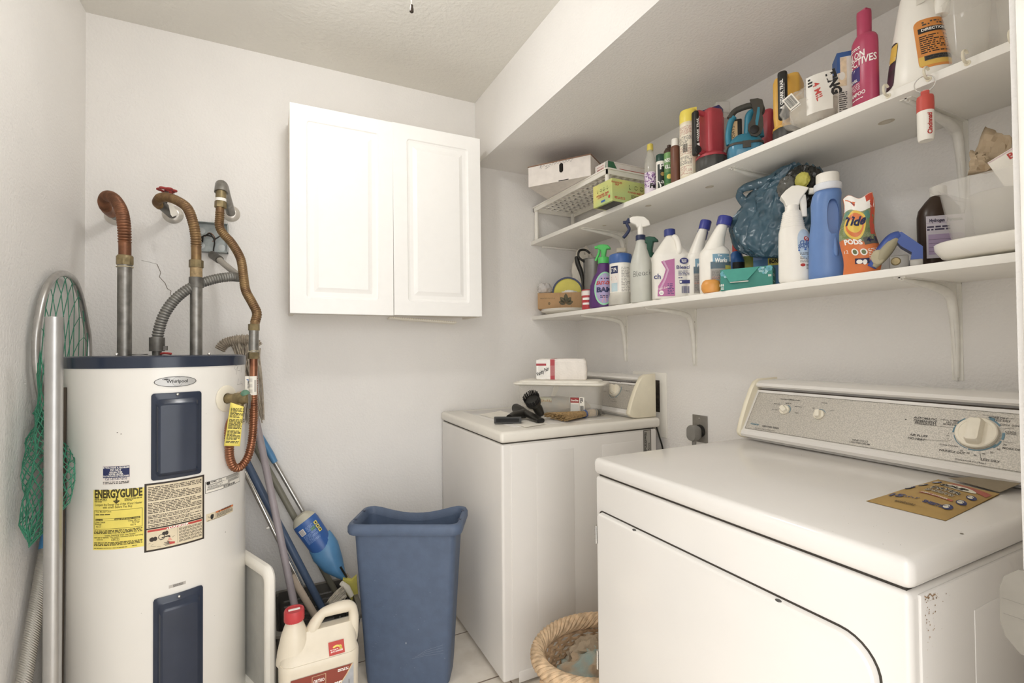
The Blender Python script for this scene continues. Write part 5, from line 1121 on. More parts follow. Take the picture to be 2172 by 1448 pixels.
S = Spot(1433, 1.245, Z1, 370); r = S.w(21)/2; H = S.h(1433, 295); t = put('brown_bottle', 'slim brown bottle with white cap beside the yellow-topped spray can', 'bottle', S)
round_bottle(t, [(r*.9, 0), (r, .003), (r, H*.78), (r*.92, H*.83), (r*.7, H*.85)], mat('brown_plastic', '#744833', .4)); ring_cap(t, 'screw_cap', r*.78, H*.82, H, M_WHP)
S = Spot(1462, 1.245, Z1, 360); r = S.w(39)/2; H = S.h(1462, 232); t = put('spray_can', 'tall cream spray can with bright yellow cap on the upper shelf', 'can', S)
round_bottle(t, [(r*.94, 0), (r*1.0, .002), (r, .006), (r, H*.80)], mat('cream_can', '#e6d9b8', .35)); MB().lathe([(r*1.0, H*.79), (r*1.01, H*.80), (r*1.0, H*.93), (r*.93, H*.965), (r*.6, H*.985), (0, H*.985)], 32).box(r*.1, r*.9, -.012, .012, H*.93, H*1.0).build('cap', mat('bright_yellow_cap', '#efd93b', .35), t)
L = Lab(); L.rect(-.055, H*.03, .012, H*.76, 0, 0, 16)
for k in range(5): L.fine(-.035, H*(.05+.14*k), .008, H*(.17+.14*k), 8, 1 if k % 2 else 2, 1, k+3, .5)
L.bars(-.02, H*.36, -.004, H*.48, 3, 2); L.text('WATER', -.046, H*.5, .02, 3, 1, rot=90, bold=.04); L.build('can_print', [mat('cream_print', '#e9e0c9', .45), M_GINK, mat('faded_red_print', '#c08a78', .5), M_INK], on_cyl((0, 0), r, -pi/2, 0), t)
# lanterns: square body on a ribbed lens head, with a side handle
def lantern(S, m_body, m_head, H, W, label, rot, hd_k=.22, body_k=.74, text=True, mtext=None):
    t = put('flashlight', label, 'flashlight', S, rot); r = W*.62; n = 48
    hd_ = MB(); rr = [r*(1 if k % 4 < 2 else .96) for k in range(n)]
    hd_.loft([[(q*s_*cos(2*pi*k/n), q*s_*sin(2*pi*k/n), z) for k, q in enumerate(rr)] for s_, z in ((.94, 0), (1, .004), (1, H*hd_k), (.95, H*(hd_k+.015)))]); hd_.build('lens_head', m_head, t)
    MB().loft([[(r*1.0*cos(2*pi*k/40), r*1.0*sin(2*pi*k/40), H*(hd_k+.005)) for k in range(40)], [(r*.98*cos(2*pi*k/40), r*.98*sin(2*pi*k/40), H*(hd_k+.04)) for k in range(40)], [(r*.7*cos(2*pi*k/40), r*.7*sin(2*pi*k/40), H*(hd_k+.09)) for k in range(40)]]).build('collar', m_body, t)
    w2 = W*body_k
    b = MB().loft(rings_rr([(H*(hd_k+.04), w2*.95, w2*.95, .012, .012*0, 0), (H*.4, w2, w2, .012), (H*.9, w2, w2, .012), (H*.97, w2*.92, w2*.9, .012), (H*.985, w2*.8, w2*.78, .01)], 4))
    for k in range(5): b.box(w2*.5-.001, w2*.5+.0018, -w2*.38+k*w2*.17, -w2*.38+k*w2*.17+.005, H*.36, H*.86)
    b.build('battery_case', m_body, t)
    hx = -w2*.5-.026
    h = MB().tube(smooth_path([(-w2*.45, 0, H*.92), (hx+.006, 0, H*.93), (hx, 0, H*.86), (hx, 0, H*.5), (hx+.002, 0, H*.36), (-w2*.4, 0, H*.30)], 6), .0085, 10)
    h.build('handle', m_body, t)
    g = MB().rbox(hx-.013, hx+.004, -.0115, .0115, H*.26, H*.95, .007, 3).build('grip_strap', M_BLK, t)
    MB().lathe([(.012, -.0165), (.012, -.0145), (.009, -.0185), (0, -.0185)], 20, axis='y', c=(hx-.004, .004, H*.34)).build('switch', M_RUBB, t)
    if text:
        L = Lab(); L.text('OZARK TRAIL', 0, -.003, .0105, 0, 1, w=H*.36, bold=.03); L.poly([(-H*.25, -.005), (-H*.25+.011, -.005), (-H*.25+.0055, .006)], 0, 1); L.fine(-H*.1, -.0065, H*.12, -.0045, 1, 0, 1, 2)
        L.build('strap_lettering', [M_WINK], on_plane((hx-.0132, 0, H*.64), (0, 0, 1), (0, 1, 0)) if body_k > 1 else on_plane((hx-.0045, -.0117, H*.64), (0, 0, 1), (-1, 0, 0)), g)
    return t
S = Spot(1510, 1.27, Z1, 350); lantern(S, mat('red_flashlight', '#b63a44', .38), M_DGREY, S.h(1510, 233), S.w(56), 'red handheld lantern flashlight standing head down on the upper shelf', 38)
S = Spot(1674, 1.285, Z1, 290); lantern(S, mat('yellow_flashlight', '#e0ab2a', .38), M_DGREY, S.h(1685, 158), S.w(58), 'yellow lantern flashlight standing head down behind the plastic bag', 78, body_k=1.02)
S = Spot(1628, 1.40, Z1, 300); lantern(S, mat('red_flashlight', '#b63a44', .38), M_DGREY, S.h(1630, 234), S.w(50), 'second red flashlight half hidden between the teal and yellow lanterns', 150, text=False)
# teal lantern with swivel handle
S = Spot(1580, 1.275, Z1, 330); W = S.w(80); H = S.h(1580, 223); t = put('flashlight', 'teal and black lantern with swivel carry handle on the upper shelf', 'flashlight', S, 8)
M_TEALP = mat('teal_plastic', '#217e98', .35); M_GUN = mat('gunmetal_plastic', '#45423b', .45)
b = MB().loft(rings_rr([(0, W*.86, W*.7, .02), (.004, W*.9, W*.74, .022), (H*.18, W*.94, W*.78, .024), (H*.24, W*.92, W*.76, .022)], 5)); b.build('lamp_head', mat('blue_lens', '#3f86a5', .2), t)
MB().loft(rings_rr([(H*.235, W*.97, W*.8, .024), (H*.27, W*.97, W*.8, .024), (H*.285, W*.9, W*.74, .022)], 5)).box(-.011, .011, -W*.42, -W*.36, H*.16, H*.28).build('latch_ring', M_GUN, t)
MB().loft(rings_rr([(H*.275, W*.92, W*.76, .022), (H*.36, W*.8, W*.64, .02), (H*.45, W*.62, W*.42, .02, .05*W, 0)], 5)).build('upper_housing', M_TEALP, t)
MB().tube(smooth_path([(-W*.42, 0, H*.33), (-W*.44, 0, H*.5), (-W*.38, 0, H*.72), (-W*.28, 0, H*.82)], 6), [.009]*19, 10).tube(smooth_path([(W*.08, 0, H*.4), (W*.1, 0, H*.62), (W*.14, 0, H*.82), (W*.3, 0, H*.84), (W*.38, 0, H*.62), (W*.42, 0, H*.4)], 6), [.011]*31, 10).build('handle_frame', M_TEALP, t)
MB().tube(smooth_path([(-W*.4, 0, H*.8), (-W*.25, 0, H*.92), (0, 0, H*.97), (W*.2, 0, H*.98), (W*.42, 0, H*.95), (W*.46, 0, H*.85), (W*.36, 0, H*.78)], 6), .009, 10).build('carry_handle', M_GUN, t)
cl = [(.10, .985), (.30, .985), (.42, .95), (.46, .84), (.40, .72), (.43, .64), (.44, .5), (.38, .38), (.26, .33), (.12, .36), (.04, .46), (.05, .56), (.14, .64), (.20, .76), (.16, .86)]
MB().prism([(a*W, c*H) for a, c in cl], -W*.40, -W*.34, plane='xz').build('swivel_clip', M_GUN, t)
MB().lathe([(.012, -W*.40), (.0125, -W*.43), (.009, -W*.445), (0, -W*.445)], 20, axis='y', c=(W*.2, 0, H*.45)).build('pivot_screw', M_RUBB, t)
MB().loft([[(a*W*.9+.235*W*.1, -W*.405, c*H) for a, c in ((.24, .50), (.3, .52), (.32, .6), (.36, .72), (.36, .82), (.3, .83), (.27, .72), (.23, .6))], [(a*W*.9+.235*W*.1, -W*.408, c*H) for a, c in ((.24, .50), (.3, .52), (.32, .6), (.36, .72), (.36, .82), (.3, .83), (.27, .72), (.23, .6))]]).build('clip_window', M_TEALP, t)
MB().rbox(-W*.3, -W*.05, W*.05, W*.2, H*.36, H*.8, .004, 2).build('battery_box', M_BLK, t)
L = Lab(); L.rect(-.008, -.035, .008, .035, 0, 0); L.text('FLOATS', 0, -.004, .011, 1, 1, rot=90, w=.05) ; L.build('paper_label', [mat('tan_paper_label', '#d9b57f', .6), M_INK], on_plane((-W*.26, W*.049, H*.55), (1, 0, 0), (0, 0, 1)), t)
# things half hidden at the back of the upper shelf
S = Spot(1512, 1.372, Z1, 300); t = put('purple_carton', 'purple carton peeking out behind the red flashlight', 'box', S, -20); MB().rbox(-.03, .03, -.02, .02, 0, S.h(1512, 232), .002, 2).build('carton', mat('deep_purple', '#3f3a78', .5), t)
S = Spot(1536, 1.43, Z1, 300); H = S.h(1536, 216); t = put('trigger_sprayer', 'clear trigger spray head behind the red flashlight on the upper shelf', 'bottle', S, 20)
MB().lathe([(.028, 0), (.03, .004), (.03, H*.55), (.014, H*.75), (.013, H*.8)], 24).build('bottle', mat('smoky_clear', '#cfc9bf', .2, alpha=.6), t); MB().rbox(-.03, .02, -.011, .011, H*.86, H, .006, 3).rbox(-.006, .012, -.009, .009, H*.78, H*.9, .004, 2).tube([(-.016, 0, H*.88), (-.026, 0, H*.72)], .004, 8).build('trigger_head', M_FROST, t)

# bag of twine
def crumple(name, m, parent, c, rad, seed, n=26, amp=.2, freq=3.0, flat=.0, solid=.0, ang=60, mod=None, ridged=True):
    vs = []; fs = []; NV = n//2
    for j in range(NV+1):
        ph = pi*j/NV
        for i in range(n):
            th = 2*pi*i/n; d = Vector((sin(ph)*cos(th), sin(ph)*sin(th), -cos(ph)))
            q = NZ.noise(d*freq+Vector((seed, 0, 0))); q2 = NZ.noise(d*freq*2.7+Vector((0, seed, 0)))
            if ridged: q = .5-abs(q)*2; q2 = .5-abs(q2)*2
            k = 1+amp*q+amp*.45*q2
            if mod: k *= mod(d)
            p = Vector((d.x*rad[0], d.y*rad[1], d.z*rad[2]))*k+Vector(c); p.z = max(p.z, flat) if flat is not None else p.z
            vs.append(p)
    for j in range(NV):
        for i in range(n): fs.append((j*n+i, j*n+(i+1) % n, (j+1)*n+(i+1) % n, (j+1)*n+i))
    return MB().add(vs, fs).build(name, m, parent, ang=ang, solid=solid)
S = Spot(1716, 1.225, Z1, 265); H = S.h(1716, 187); W = S.w(126); t = put('bag_of_sheeting', 'clear crumpled plastic bag with red and black print lying before the yellow flashlight', 'bag', S, -10)
M_BAGF = mat('bag_film', '#f1ede4', .15, alpha=.26, bump=.6, bscale=40)
crumple('film', M_BAGF, t, (0, 0.01, H*.5), (W*.5, .055, H*.52), 3.0, 40, .16, 2.6, .002)
crumple('folded_sheeting', mat('cream_sheeting', '#e6dfce', .4, alpha=.5, bump=.5, bscale=25), t, (.008, .015, H*.46), (W*.4, .04, H*.38), 7.0, 30, .2, 2.2, .003)
L = Lab(); L.rect(-.035, .0, .03, .1, 0, 0, 6); L.text('4 MIL', -.012, .052, .022, 1, 1, rot=-78, bold=.02); L.text('TING', .022, .066, .030, 2, 1, rot=-75, w=.066, bold=.06); L.fine(-.03, .07, -.018, .095, 3, 2, 1, 2)
L.build('bag_print', [mat('milky_film', '#ece7dc', .3, alpha=.75), M_RED, M_INK], lambda u, v, h: Vector((W*.26+u*.85, -.054-h+u*u*6+.02*(v-.05)**2, .012+v*.92)), t)
L = Lab(); L.rect(-.012, -.02, .012, .02, 0, 0); L.bars(-.010, -.012, .010, .016, 1, 1); L.rect(-.012, -.018, .012, -.0165, 1, 1)
q = Matrix.Rotation(radians(-30), 3, 'Y'); L.build('bar_code', [M_PAPER, M_INK], lambda u, v, h: Vector((-W*.2, -.062-h, H*.5))+q @ Vector((u, 0, v)), t)
# small carton
S = Spot(1794, 1.265, Z1, 225); H = S.h(1788, 112); W = S.w(34); t = put('small_carton', 'narrow white and blue carton left of the pink shampoo bottle', 'box', S, 12)
b = MB().box(-W/2, W/2, -.0, .05, 0, H*.95).build('carton', M_PAPER, t); MB().box(W*.24, W/2+.0006, -.0006, .0506, 0, H*.14).build('blue_corner', mat('carton_blue', '#335f9f', .45), t); MB().box(-W/2-.0005, W/2+.0005, -.0005, .0505, H*.93, H).box(-W/2-.0006, -W/2+.006, -.0006, .0506, H*.7, H).build('blue_top', mat('carton_blue', '#335f9f', .45), t)
L = Lab(); L.rect(-W*.44, H*.5, W*.1, H*.92, 0, 0); L.fine(-W*.42, H*.05, W*.1, H*.42, 12, 1, 1, 3, .5); L.ell(-W*.2, H*.65, W*.2, H*.06, 2, 1, 14); L.build('front_print', [mat('peach_print', '#ead3ad', .5, var=.12, vscale=80), M_GINK, M_PAPER], on_plane((0, 0, 0), (1, 0, 0), (0, 0, 1)), t)
# shampoo bottle
S = Spot(1836, 1.245, Z1, 200); H = S.h(1836, 21); W = S.w(67); t = put('shampoo_bottle', 'tall magenta pink shampoo bottle on the upper shelf', 'bottle', S, -38)
M_PINK = mat('magenta_plastic', '#b8395f', .32)
sec = [(0, W*.44, W*.26), (.003, W*.49, W*.3), (H*.02, W*.5, W*.31), (H*.64, W*.5, W*.31), (H*.68, W*.485, W*.3), (H*.71, W*.43, W*.28), (H*.73, W*.36, W*.26), (H*.74, W*.30, W*.25)]
MB().loft(rings_el(sec, 40)).build('bottle', M_PINK, t); MB().loft(rings_el([(H*.735, W*.245, W*.235), (H*.96, W*.25, W*.24), (H*.975, W*.245, W*.235), (H*.98, W*.22, W*.21)], 36)).rbox(-W*.2, W*.2, -W*.16, W*.16, H*.975, H, .003, 2).build('flip_cap', M_PINK, t)
em = on_el(sec, -pi/2); L = Lab(); o0 = -.012
L.text('SALON', o0, H*.50, .021, 0, 1, w=.05, bold=.02); L.text('SELECTIVES', o0+.006, H*.425, .023, 0, 1, w=.085, bold=.02); L.fine(o0-.02, H*.585, o0+.015, H*.62, 2, 0, 1, 3); L.rect(o0-.02, H*.26, o0+.014, H*.41, 1, 0, 6); L.text('7', o0-.003, H*.29, .042, 0, 1, bold=.03, shear=.25); L.text('LEVEL', o0-.003, H*.27, .009, 0, 1, bold=.02)
L.fine(o0-.02, H*.16, o0+.014, H*.25, 5, 2, 1, 7, .6); L.text('SHAMPOO', o0, H*.12, .012, 0, 1, w=.05, bold=.02); L.fine(o0-.02, H*.08, o0+.02, H*.095, 1, 0, 1, 5)
L.build('front_print', [M_WINK, mat('violet_print', '#3d2f74', .45), mat('pale_pink_print', '#d9b6be', .5)], em, t)
# big white jug
S = Spot(1948, 1.262, Z1, 180); H = S.h(1948, -60); W = S.w(150); t = put('detergent_jug', 'large white jug with orange and yellow labels on the upper shelf', 'jug', S, -20)
sec = [(0, W*.44, W*.27), (.004, W*.49, W*.3), (H*.04, W*.5, W*.31), (H*.2, W*.46, W*.3), (H*.45, W*.385, W*.27), (H*.65, W*.31, W*.24), (H*.8, W*.25, W*.2), (H*.86, W*.16, W*.16), (H*.9, W*.15, W*.15)]
MB().loft(rings_el(sec, 48)).build('bottle', M_WHP, t); ring_cap(t, 'screw_cap', W*.18, H*.89, H, mat('orange_cap', '#d9822f', .4))
MB().tube(smooth_path([(W*.2, 0, H*.84), (W*.34, 0, H*.84), (W*.38, 0, H*.76), (W*.36, 0, H*.6), (W*.34, 0, H*.54)], 6), .014, 12).build('handle', M_WHP, t)
MB().loft([[(a*W, -W*.235-.05*0, c*H) for a, c in ((.08, .66), (.2, .66), (.24, .74), (.23, .82), (.12, .82), (.09, .74))], [(a*W, -W*.2, c*H) for a, c in ((.1, .68), (.19, .68), (.22, .74), (.21, .8), (.13, .8), (.11, .74))]]).build('grip_recess_shade', mat('shaded_white_plastic', '#cfcabd', .4), t)  # darker white imitates the shade inside the grip hollow
em = on_el(sec, -pi/2+.95); L = Lab(); h0, h1 = H*.06, H*.58
def rl(u0, v0, u1, v1, r, m, h):   # rounded label with dense edges
    pts = []
    for qx, qy, a0 in ((1, 1, 0), (-1, 1, 90), (-1, -1, 180), (1, -1, 270)):
        for k in range(6): a = radians(a0+15*k*1.2); pts.append(((u0+u1)/2+qx*((u1-u0)/2-r)+r*cos(a), (v0+v1)/2+qy*((v1-v0)/2-r)+r*sin(a)))
    n = 14; L.rect(u0, v0+r, u1, v1-r, m, h, n, 6); L.rect(u0+r, v0, u1-r, v0+r, m, h, n-2); L.rect(u0+r, v1-r, u1-r, v1, m, h, n-2)
    for qx, qy in ((u0+r, v0+r), (u1-r, v0+r), (u0+r, v1-r), (u1-r, v1-r)): L.ell(qx, qy, r, r, m, h, 20)
rl(-.034, H*.10, .03, H*.52, .012, 0, 0); L.rect(-.033, H*.12, .029, H*.2, 3, 1, 10); L.rect(-.028, H*.40, .03, H*.445, 1, 2, 10); L.text('DIRECTIONS', 0, H*.415, .008, 2, 3, w=.045, bold=.03); L.fine(-.028, H*.22, .026, H*.38, 9, 1, 2, 5, .5); L.rect(-.024, H*.16, .03, H*.2, 4, 2, 8); L.fine(-.022, H*.165, .027, H*.195, 2, 1, 3, 6); L.fine(-.02, H*.46, .02, H*.5, 2, 4, 2, 8)
L.build('back_label', [mat('orange_label', '#dd8b2c', .45), M_INK, M_WINK, mat('amber_label', '#dfb33a', .45), M_DGREY], em, t)
em2 = on_el(sec, -pi/2-1.1); L = Lab(); rl(-.03, H*.05, .022, H*.44, .012, 0, 0); L.rect(-.029, H*.28, .021, H*.42, 1, 1, 8); L.rect(-.029, H*.07, .021, H*.26, 2, 1, 8); L.stroke([(-.028, H*.25), (0, H*.285), (.02, H*.30)], .006, 3, 2)
L.build('front_label', [mat('dark_label', '#332a2c', .45), mat('gold_label', '#e0b536', .45), mat('maroon_label', '#4d2c3c', .45), M_WINK], em2, t)
# clear bags with cups at the right end
S = Spot(2124, 1.285, Z1, 90); t = put('bag_of_cups', 'clear zip bag of plastic cups at the doorway end of the upper shelf', 'bag', S)
for dx, hh in ((-.05, .15), (.03, .17)): MB().lathe([(.028, .002), (.03, .004), (.04, hh), (.0415, hh), (.039, hh-.002), (.0285, .006), (0, .005)], 28, c=(dx, .01, 0), c0=False).build('plastic_cup', mat('clear_cup', '#f0ece2', .1, alpha=.16), t)
crumple('film', mat('thin_bag_film', '#efebe0', .12, alpha=.16, bump=.6, bscale=30), t, (0, 0, .10), (.085, .055, .10), 5.0, 36, .12, 2.4, .002)
MB().rbox(-.02, .004, -.058, -.054, .12, .17, .001, 1).build('green_tab', mat('green_strip', '#3f8a7a', .5), t)
S = Spot(2030, 1.345, Z1, 100); t = put('zip_bag', 'empty clear zip bag with green seal leaning behind the white jug', 'bag', S, -8)
MB().grid(lambda a, c: (-.06+.14*a, .012*sin(a*7)+.006*sin(c*9), .003+.20*c+.05*a), 14, 12).build('film', M_BAGF, t, solid=.0006)
MB().tube([(-.06, -.004, .2), (.08, -.004, .25)], .003, 6).build('zip_seal', mat('lime_seal', '#c3cf5a', .4), t)
# cup hooks along the front edge
def hook(u, v, label):
    p = ax(u, v, SXF); t = thing('cup_hook', label, 'hook', (SXF, p.y, Z1-.0095), group='cup hooks on the upper shelf edge')
    pts = [(0, 0, 0), (-.008, 0, 0)]+[(-.008-.011*sin(radians(a)), 0, .011-.011*cos(radians(a))) for a in range(15, 230, 15)]
    MB().tube(smooth_path(pts, 3), .0026, 8).build('hook_wire', mat('ivory_hook', '#e4dcc3', .4), t); MB().lathe([(.0055, 0), (.005, -.0015)], 14, axis='x').build('hook_collar', mat('ivory_hook', '#e4dcc3', .4), t); return t
hook(1884, 203, 'empty ivory cup hook left of the hanging float'); hk = hook(1970, 167, 'ivory cup hook carrying the red and white float'); hook(2052, 132, 'empty ivory cup hook right of the hanging float'); hook(2150, 90, 'ivory cup hook at the doorway end of the upper shelf edge')
# float key ring
hp_ = hk.location; S = Spot(1969, SXF-.012, Z1, 250); t = thing('key_float', 'red and white floating key holder hanging from a cup hook', 'key holder', (SXF-.0165, hp_.y, 0), facing(SXF, hp_.y))
zr0 = ax(1967, 163, S.X).z; z_t, z_b = ax(1969, 192, S.X).z, ax(1969, 299, S.X).z; zm = ax(1969, 235, S.X).z
rr_ = .0165; rc = hp_.z+.0005-.0005-rr_+.003
MB().tube([(rr_*cos(a*pi/18), .0, rc+rr_*sin(a*pi/18)) for a in range(36)], .0009, 6, loop=True).build('split_ring', M_CHROME, t)
MB().rbox(-.004, .004, -.002, .002, z_t-.004, rc-rr_+.004, .0015, 2).build('tab', mat('clear_red_tab', '#d9a8a0', .3), t)
rf = S.w(38)/2; MB().lathe([(rf*.86, z_b), (rf*.95, z_b+.004), (rf, z_b+.012), (rf, zm)], 28).build('float_body', M_WHP, t)
rc_ = MB().lathe([(rf*1.02, zm-.002), (rf*1.04, zm+.01), (rf*1.02, z_t-.016), (rf*.95, z_t-.012), (rf*.6, z_t-.011), (rf*.4, z_t-.008)], 28).rbox(-.007, .007, -.004, .004, z_t-.012, z_t, .002, 2); rc_.build('cap', mat('float_red', '#cc4a3c', .45), t)
L = Lab(); L.text('Cincinnati', 0, 0, .011, 0, 1, rot=90, w=.043, bold=.04); L.build('float_lettering', [M_RED], on_cyl((0, 0), rf, -pi/2+.75, (z_b+zm)/2), t)
# ================================================================= lower shelf
# paper plates / tray at the far end
S = Spot(1190, 1.33, Z2, 655); t = put('foam_plates', 'white foam plates under the brown carton at the far shelf end', 'plates', S)
t.location = (1.335, 2.055, Z2+.0005); b = MB()
for k in range(3): b.lathe([(.085, .001+.004*k), (.118, .014+.004*k), (.128, .017+.004*k), (.129, .0195+.004*k), (.118, .017+.004*k), (.085, .004+.004*k)], 48)
b.build('plate_stack', M_WHP, t)
# brown carton with leaf print
S = Spot(1202, 1.285, Z2, 632); A_ = az(1153, 654, Z2+.03); t = thing('brown_carton', 'small brown cardboard carton with dark leaf print on the foam plates', 'box', (1.305, 2.06, Z2+.029), facing(1.305, 2.06)+radians(-3))
kw = S.kw; bw = kw*100; bh = .078
b = MB().box(-bw/2, -bw*.24, -.055, .065, 0, bh).box(-bw*.24, bw/2, -.055, .065, 0, .004).box(-bw*.24, bw/2, -.055, -.052, .004, bh).box(-bw*.24, bw/2, .062, .065, .004, bh).box(bw/2-.003, bw/2, -.052, .062, .004, bh); b.build('carton', M_CARD, t); CT = t
L = Lab(); L.rect(-bw*.02, 0, -bw*.012, bh, 1, 0); L.rect(bw*.22, 0, bw*.225, bh, 1, 0); L.text('PRINTED IN U.S.A.', -bw*.28, bh*.62, .008, 2, 0, w=bw*.32); L.ell(-bw*.25, bh*.33, .005, .007, 2, 0, 16); L.ell(-bw*.25, bh*.33, .0025, .0045, 1, 1, 12)
for ang, ln in ((90, .05), (50, .04), (130, .042), (15, .036), (165, .036)):
    c_, s_ = cos(radians(ang)), sin(radians(ang)); pts = []
    for k in range(13):
        f = k/12; w_ = .011*sin(pi*f)**.8; pts.append((f, w_))
    poly = [(f*ln, w_) for f, w_ in pts]+[(f*ln, -w_) for f, w_ in reversed(pts[1:-1])]
    L.poly([(bw*.11+a*c_-q*s_, bh*.3+a*s_+q*c_) for a, q in poly], 2, 0); L.stroke([(bw*.11, bh*.3), (bw*.11+ln*.9*c_, bh*.3+ln*.9*s_)], .0012, 1, 1)
L.build('leaf_print', [mat('orange_print', '#e0762c', .45), mat('carton_dark_line', '#8f6d45', .7), mat('leaf_ink', '#5a5741', .7)], on_plane((0, -.055, 0), (1, 0, 0), (0, 0, 1)), t)
q = t.location; tt = thing('plastic_wrap', 'crumpled clear plastic wrap lying on the brown carton', 'wrapper', (_mb(CT) @ Vector((-bw*.36, -.02, bh+.0003)))); crumple('film', mat('milky_wrap', '#e4dfdc', .2, alpha=.55, bump=.6, bscale=40), tt, (0, 0, .022), (.035, .03, .03), 11.0, 30, .3, 2.8, .001)
tt = thing('beige_bowl', 'small beige upturned bowl behind the plastic wrap on the brown carton', 'bowl', (_mb(CT) @ Vector((-bw*.34, .036, bh+.0003)))); MB().lathe([(.036, 0), (.036, .006), (.034, .018), (.027, .03), (.014, .036), (0, .038)], 32).build('bowl', mat('beige_bowl', '#c9ad84', .5), tt)
# packaged round roll with blue rim
S = Spot(1236, 1.31, Z2, 600); t = thing('wrapped_roll', 'round roll with navy rim and yellow label half wrapped in white plastic', 'roll', tuple(_mb(CT) @ Vector((bw*.14, .004, .0))), CT.rotation_euler.z); rr_ = min(S.w(70)/2, bw*.35); t.location.z = Z2+.034+rr_*1.02
MB().lathe([(rr_*.90, -.02), (rr_, -.02), (rr_*1.02, -.012), (rr_*1.02, .012), (rr_, .02), (rr_*.9, .02), (rr_*.9, -.02)], 44, axis='y', c=(0, 0, 0), c0=False, c1=False).build('rim', mat('roll_navy', '#333d63', .4), t)
MB().lathe([(0, -.014), (rr_*.93, -.014), (rr_*.93, .014), (0, .014)], 44, axis='y', c=(0, 0, 0)).build('disc', mat('yellow_label_disc', '#d8cb3f', .5), t)
crumple('plastic_wrap', mat('white_wrap', '#ece9e0', .35, bump=.5, bscale=30), t, (.008, -.026, -.02), (rr_*.62, .014, rr_*.36), 4.0, 34, .25, 3.2, None)
# pan, tools behind
S = Spot(1258, 1.40, Z2, 565); H = S.h(1256, 552); t = put('grey_pot', 'small dull grey metal pot with black handle behind the wrapped roll', 'pot', S, 25)
MB().lathe([(.042, 0), (.045, .004), (.047, H), (.05, H+.002), (.05, H+.004), (.046, H+.003), (.043, .006)], 36).build('pot_body', mat('dull_pewter', '#8d8b86', .4, .5), t)
MB().tube(smooth_path([(-.045, 0, H-.01), (-.075, 0, H+.012), (-.07, 0, H+.042), (-.04, 0, H+.047), (-.02, -.01, H+.03)], 6), .0055, 10).build('loop_handle', M_BLK, t)
S = Spot(1231, 1.345, Z2, 560); t = put('black_tool', 'tool with fat black handle standing upright behind the wrapped roll', 'tool', S)
MB().tube(smooth_path([(.014, 0, .001), (.012, 0, .12), (.004, 0, S.h(1230, 580)), (-.012, 0, S.h(1228, 560)), (-.018, 0, S.h(1226, 545))], 5), [.006]*8+[.007, .009, .0105, .0115, .012, .012, .012, .012, .012, .0115, .011, .0105, .008][:13], 12).build('tool_handle', M_BLK, t)
S = Spot(1238, 1.44, Z2, 560); H = S.h(1238, 512); t = put('white_bag', 'crumpled off-white bag standing behind the pot at the far end of the lower shelf', 'bag', S); crumple('bag', mat('offwhite_bag', '#dfd8ca', .6, bump=.6, bscale=30), t, (0, 0, H*.46), (S.w(25), .025, H*.44), 9.0, 30, .2, 2.6, .001)
S = Spot(1292, 1.41, Z2, 580); H = S.h(1290, 545); t = put('boxed_tool', 'black and orange boxed item behind the green trigger spray bottle', 'box', S); MB().rbox(-.03, .03, -.02, .02, 0, H*.72, .002, 2).build('carton', mat('beige_carton', '#cbb79c', .6), t); MB().rbox(-.031, .031, -.021, .021, H*.66, H*.72, .002, 2).build('orange_band', M_ORANGE, t); MB().rbox(-.024, .022, -.018, .018, H*.72, H*.98, .012, 3).build('black_lid', M_BLK, t)
S = Spot(1247, 1.235, Z2, 636); H = S.h(1247, 617); r = S.w(26)/2; t = put('red_tub', 'small red tub with white lid beside the purple spray bottle', 'tub', S); MB().lathe([(r*.93, 0), (r, .003), (r, H*.75)], 28).build('tub', mat('red_tub', '#c0333a', .4), t); ring_cap(t, 'lid', r*1.06, H*.74, H, mat('red_white_lid', '#e6dcd4', .4)); MB().lathe([(r*1.0, H), (r*.98, H+.004), (0, H+.004)], 28).build('red_top', mat('red_tub', '#c0333a', .4), t)
L = Lab(); L.rect(-r, H*.5, r, H*.62, 0, 0, 8); L.rect(-r, H*.25, r, H*.36, 0, 0, 8); L.build('white_bands', [M_WINK], on_cyl((0, 0), r, -pi/2, 0), t)
# trigger heads
def trigger(parent, c, H0, H1, m, mt, dirn=-1, w=.011, name='trigger_head'):
    """sprayer head: neck at H0, top at H1, nozzle towards dirn*x"""
    h = H1-H0; x = c
    b = MB(); prof = [(-.030, .74), (-.034, .92), (-.026, .985), (.0, 1.0), (.022, .93), (.034, .78), (.036, .64), (.016, .66), (.011, .30), (.010, 0), (-.010, 0), (-.011, .34), (-.012, .60), (-.020, .66)]
    k = h/.075
    b.prism([(x-dirn*a*k if dirn < 0 else x+a*k*-1, H0+z*h) for a, z in prof] if dirn > 0 else [(x+a*k, H0+z*h) for a, z in prof], -w, w, plane='xz')
    o = b.build(name, m, parent, ang=30); md = o.modifiers.new('rounding', 'BEVEL'); md.width = .004; md.segments = 3; md.limit_method = 'ANGLE'
    s_ = 1 if dirn < 0 else -1
    MB().tube(smooth_path([(x+s_*-.022*k, 0, H0+h*.68), (x+s_*-.024*k, 0, H0+h*.45), (x+s_*-.034*k, 0, H0+h*.16), (x+s_*-.042*k, 0, H0-h*.04)], 5), .0055, 10, flat=1.0).build('trigger', mt, o)
    MB().tube([(x+s_*-.032*k, 0, H0+h*.85), (x+s_*-.044*k, 0, H0+h*.85)], .0068, 6).build('nozzle', mt, o); return o
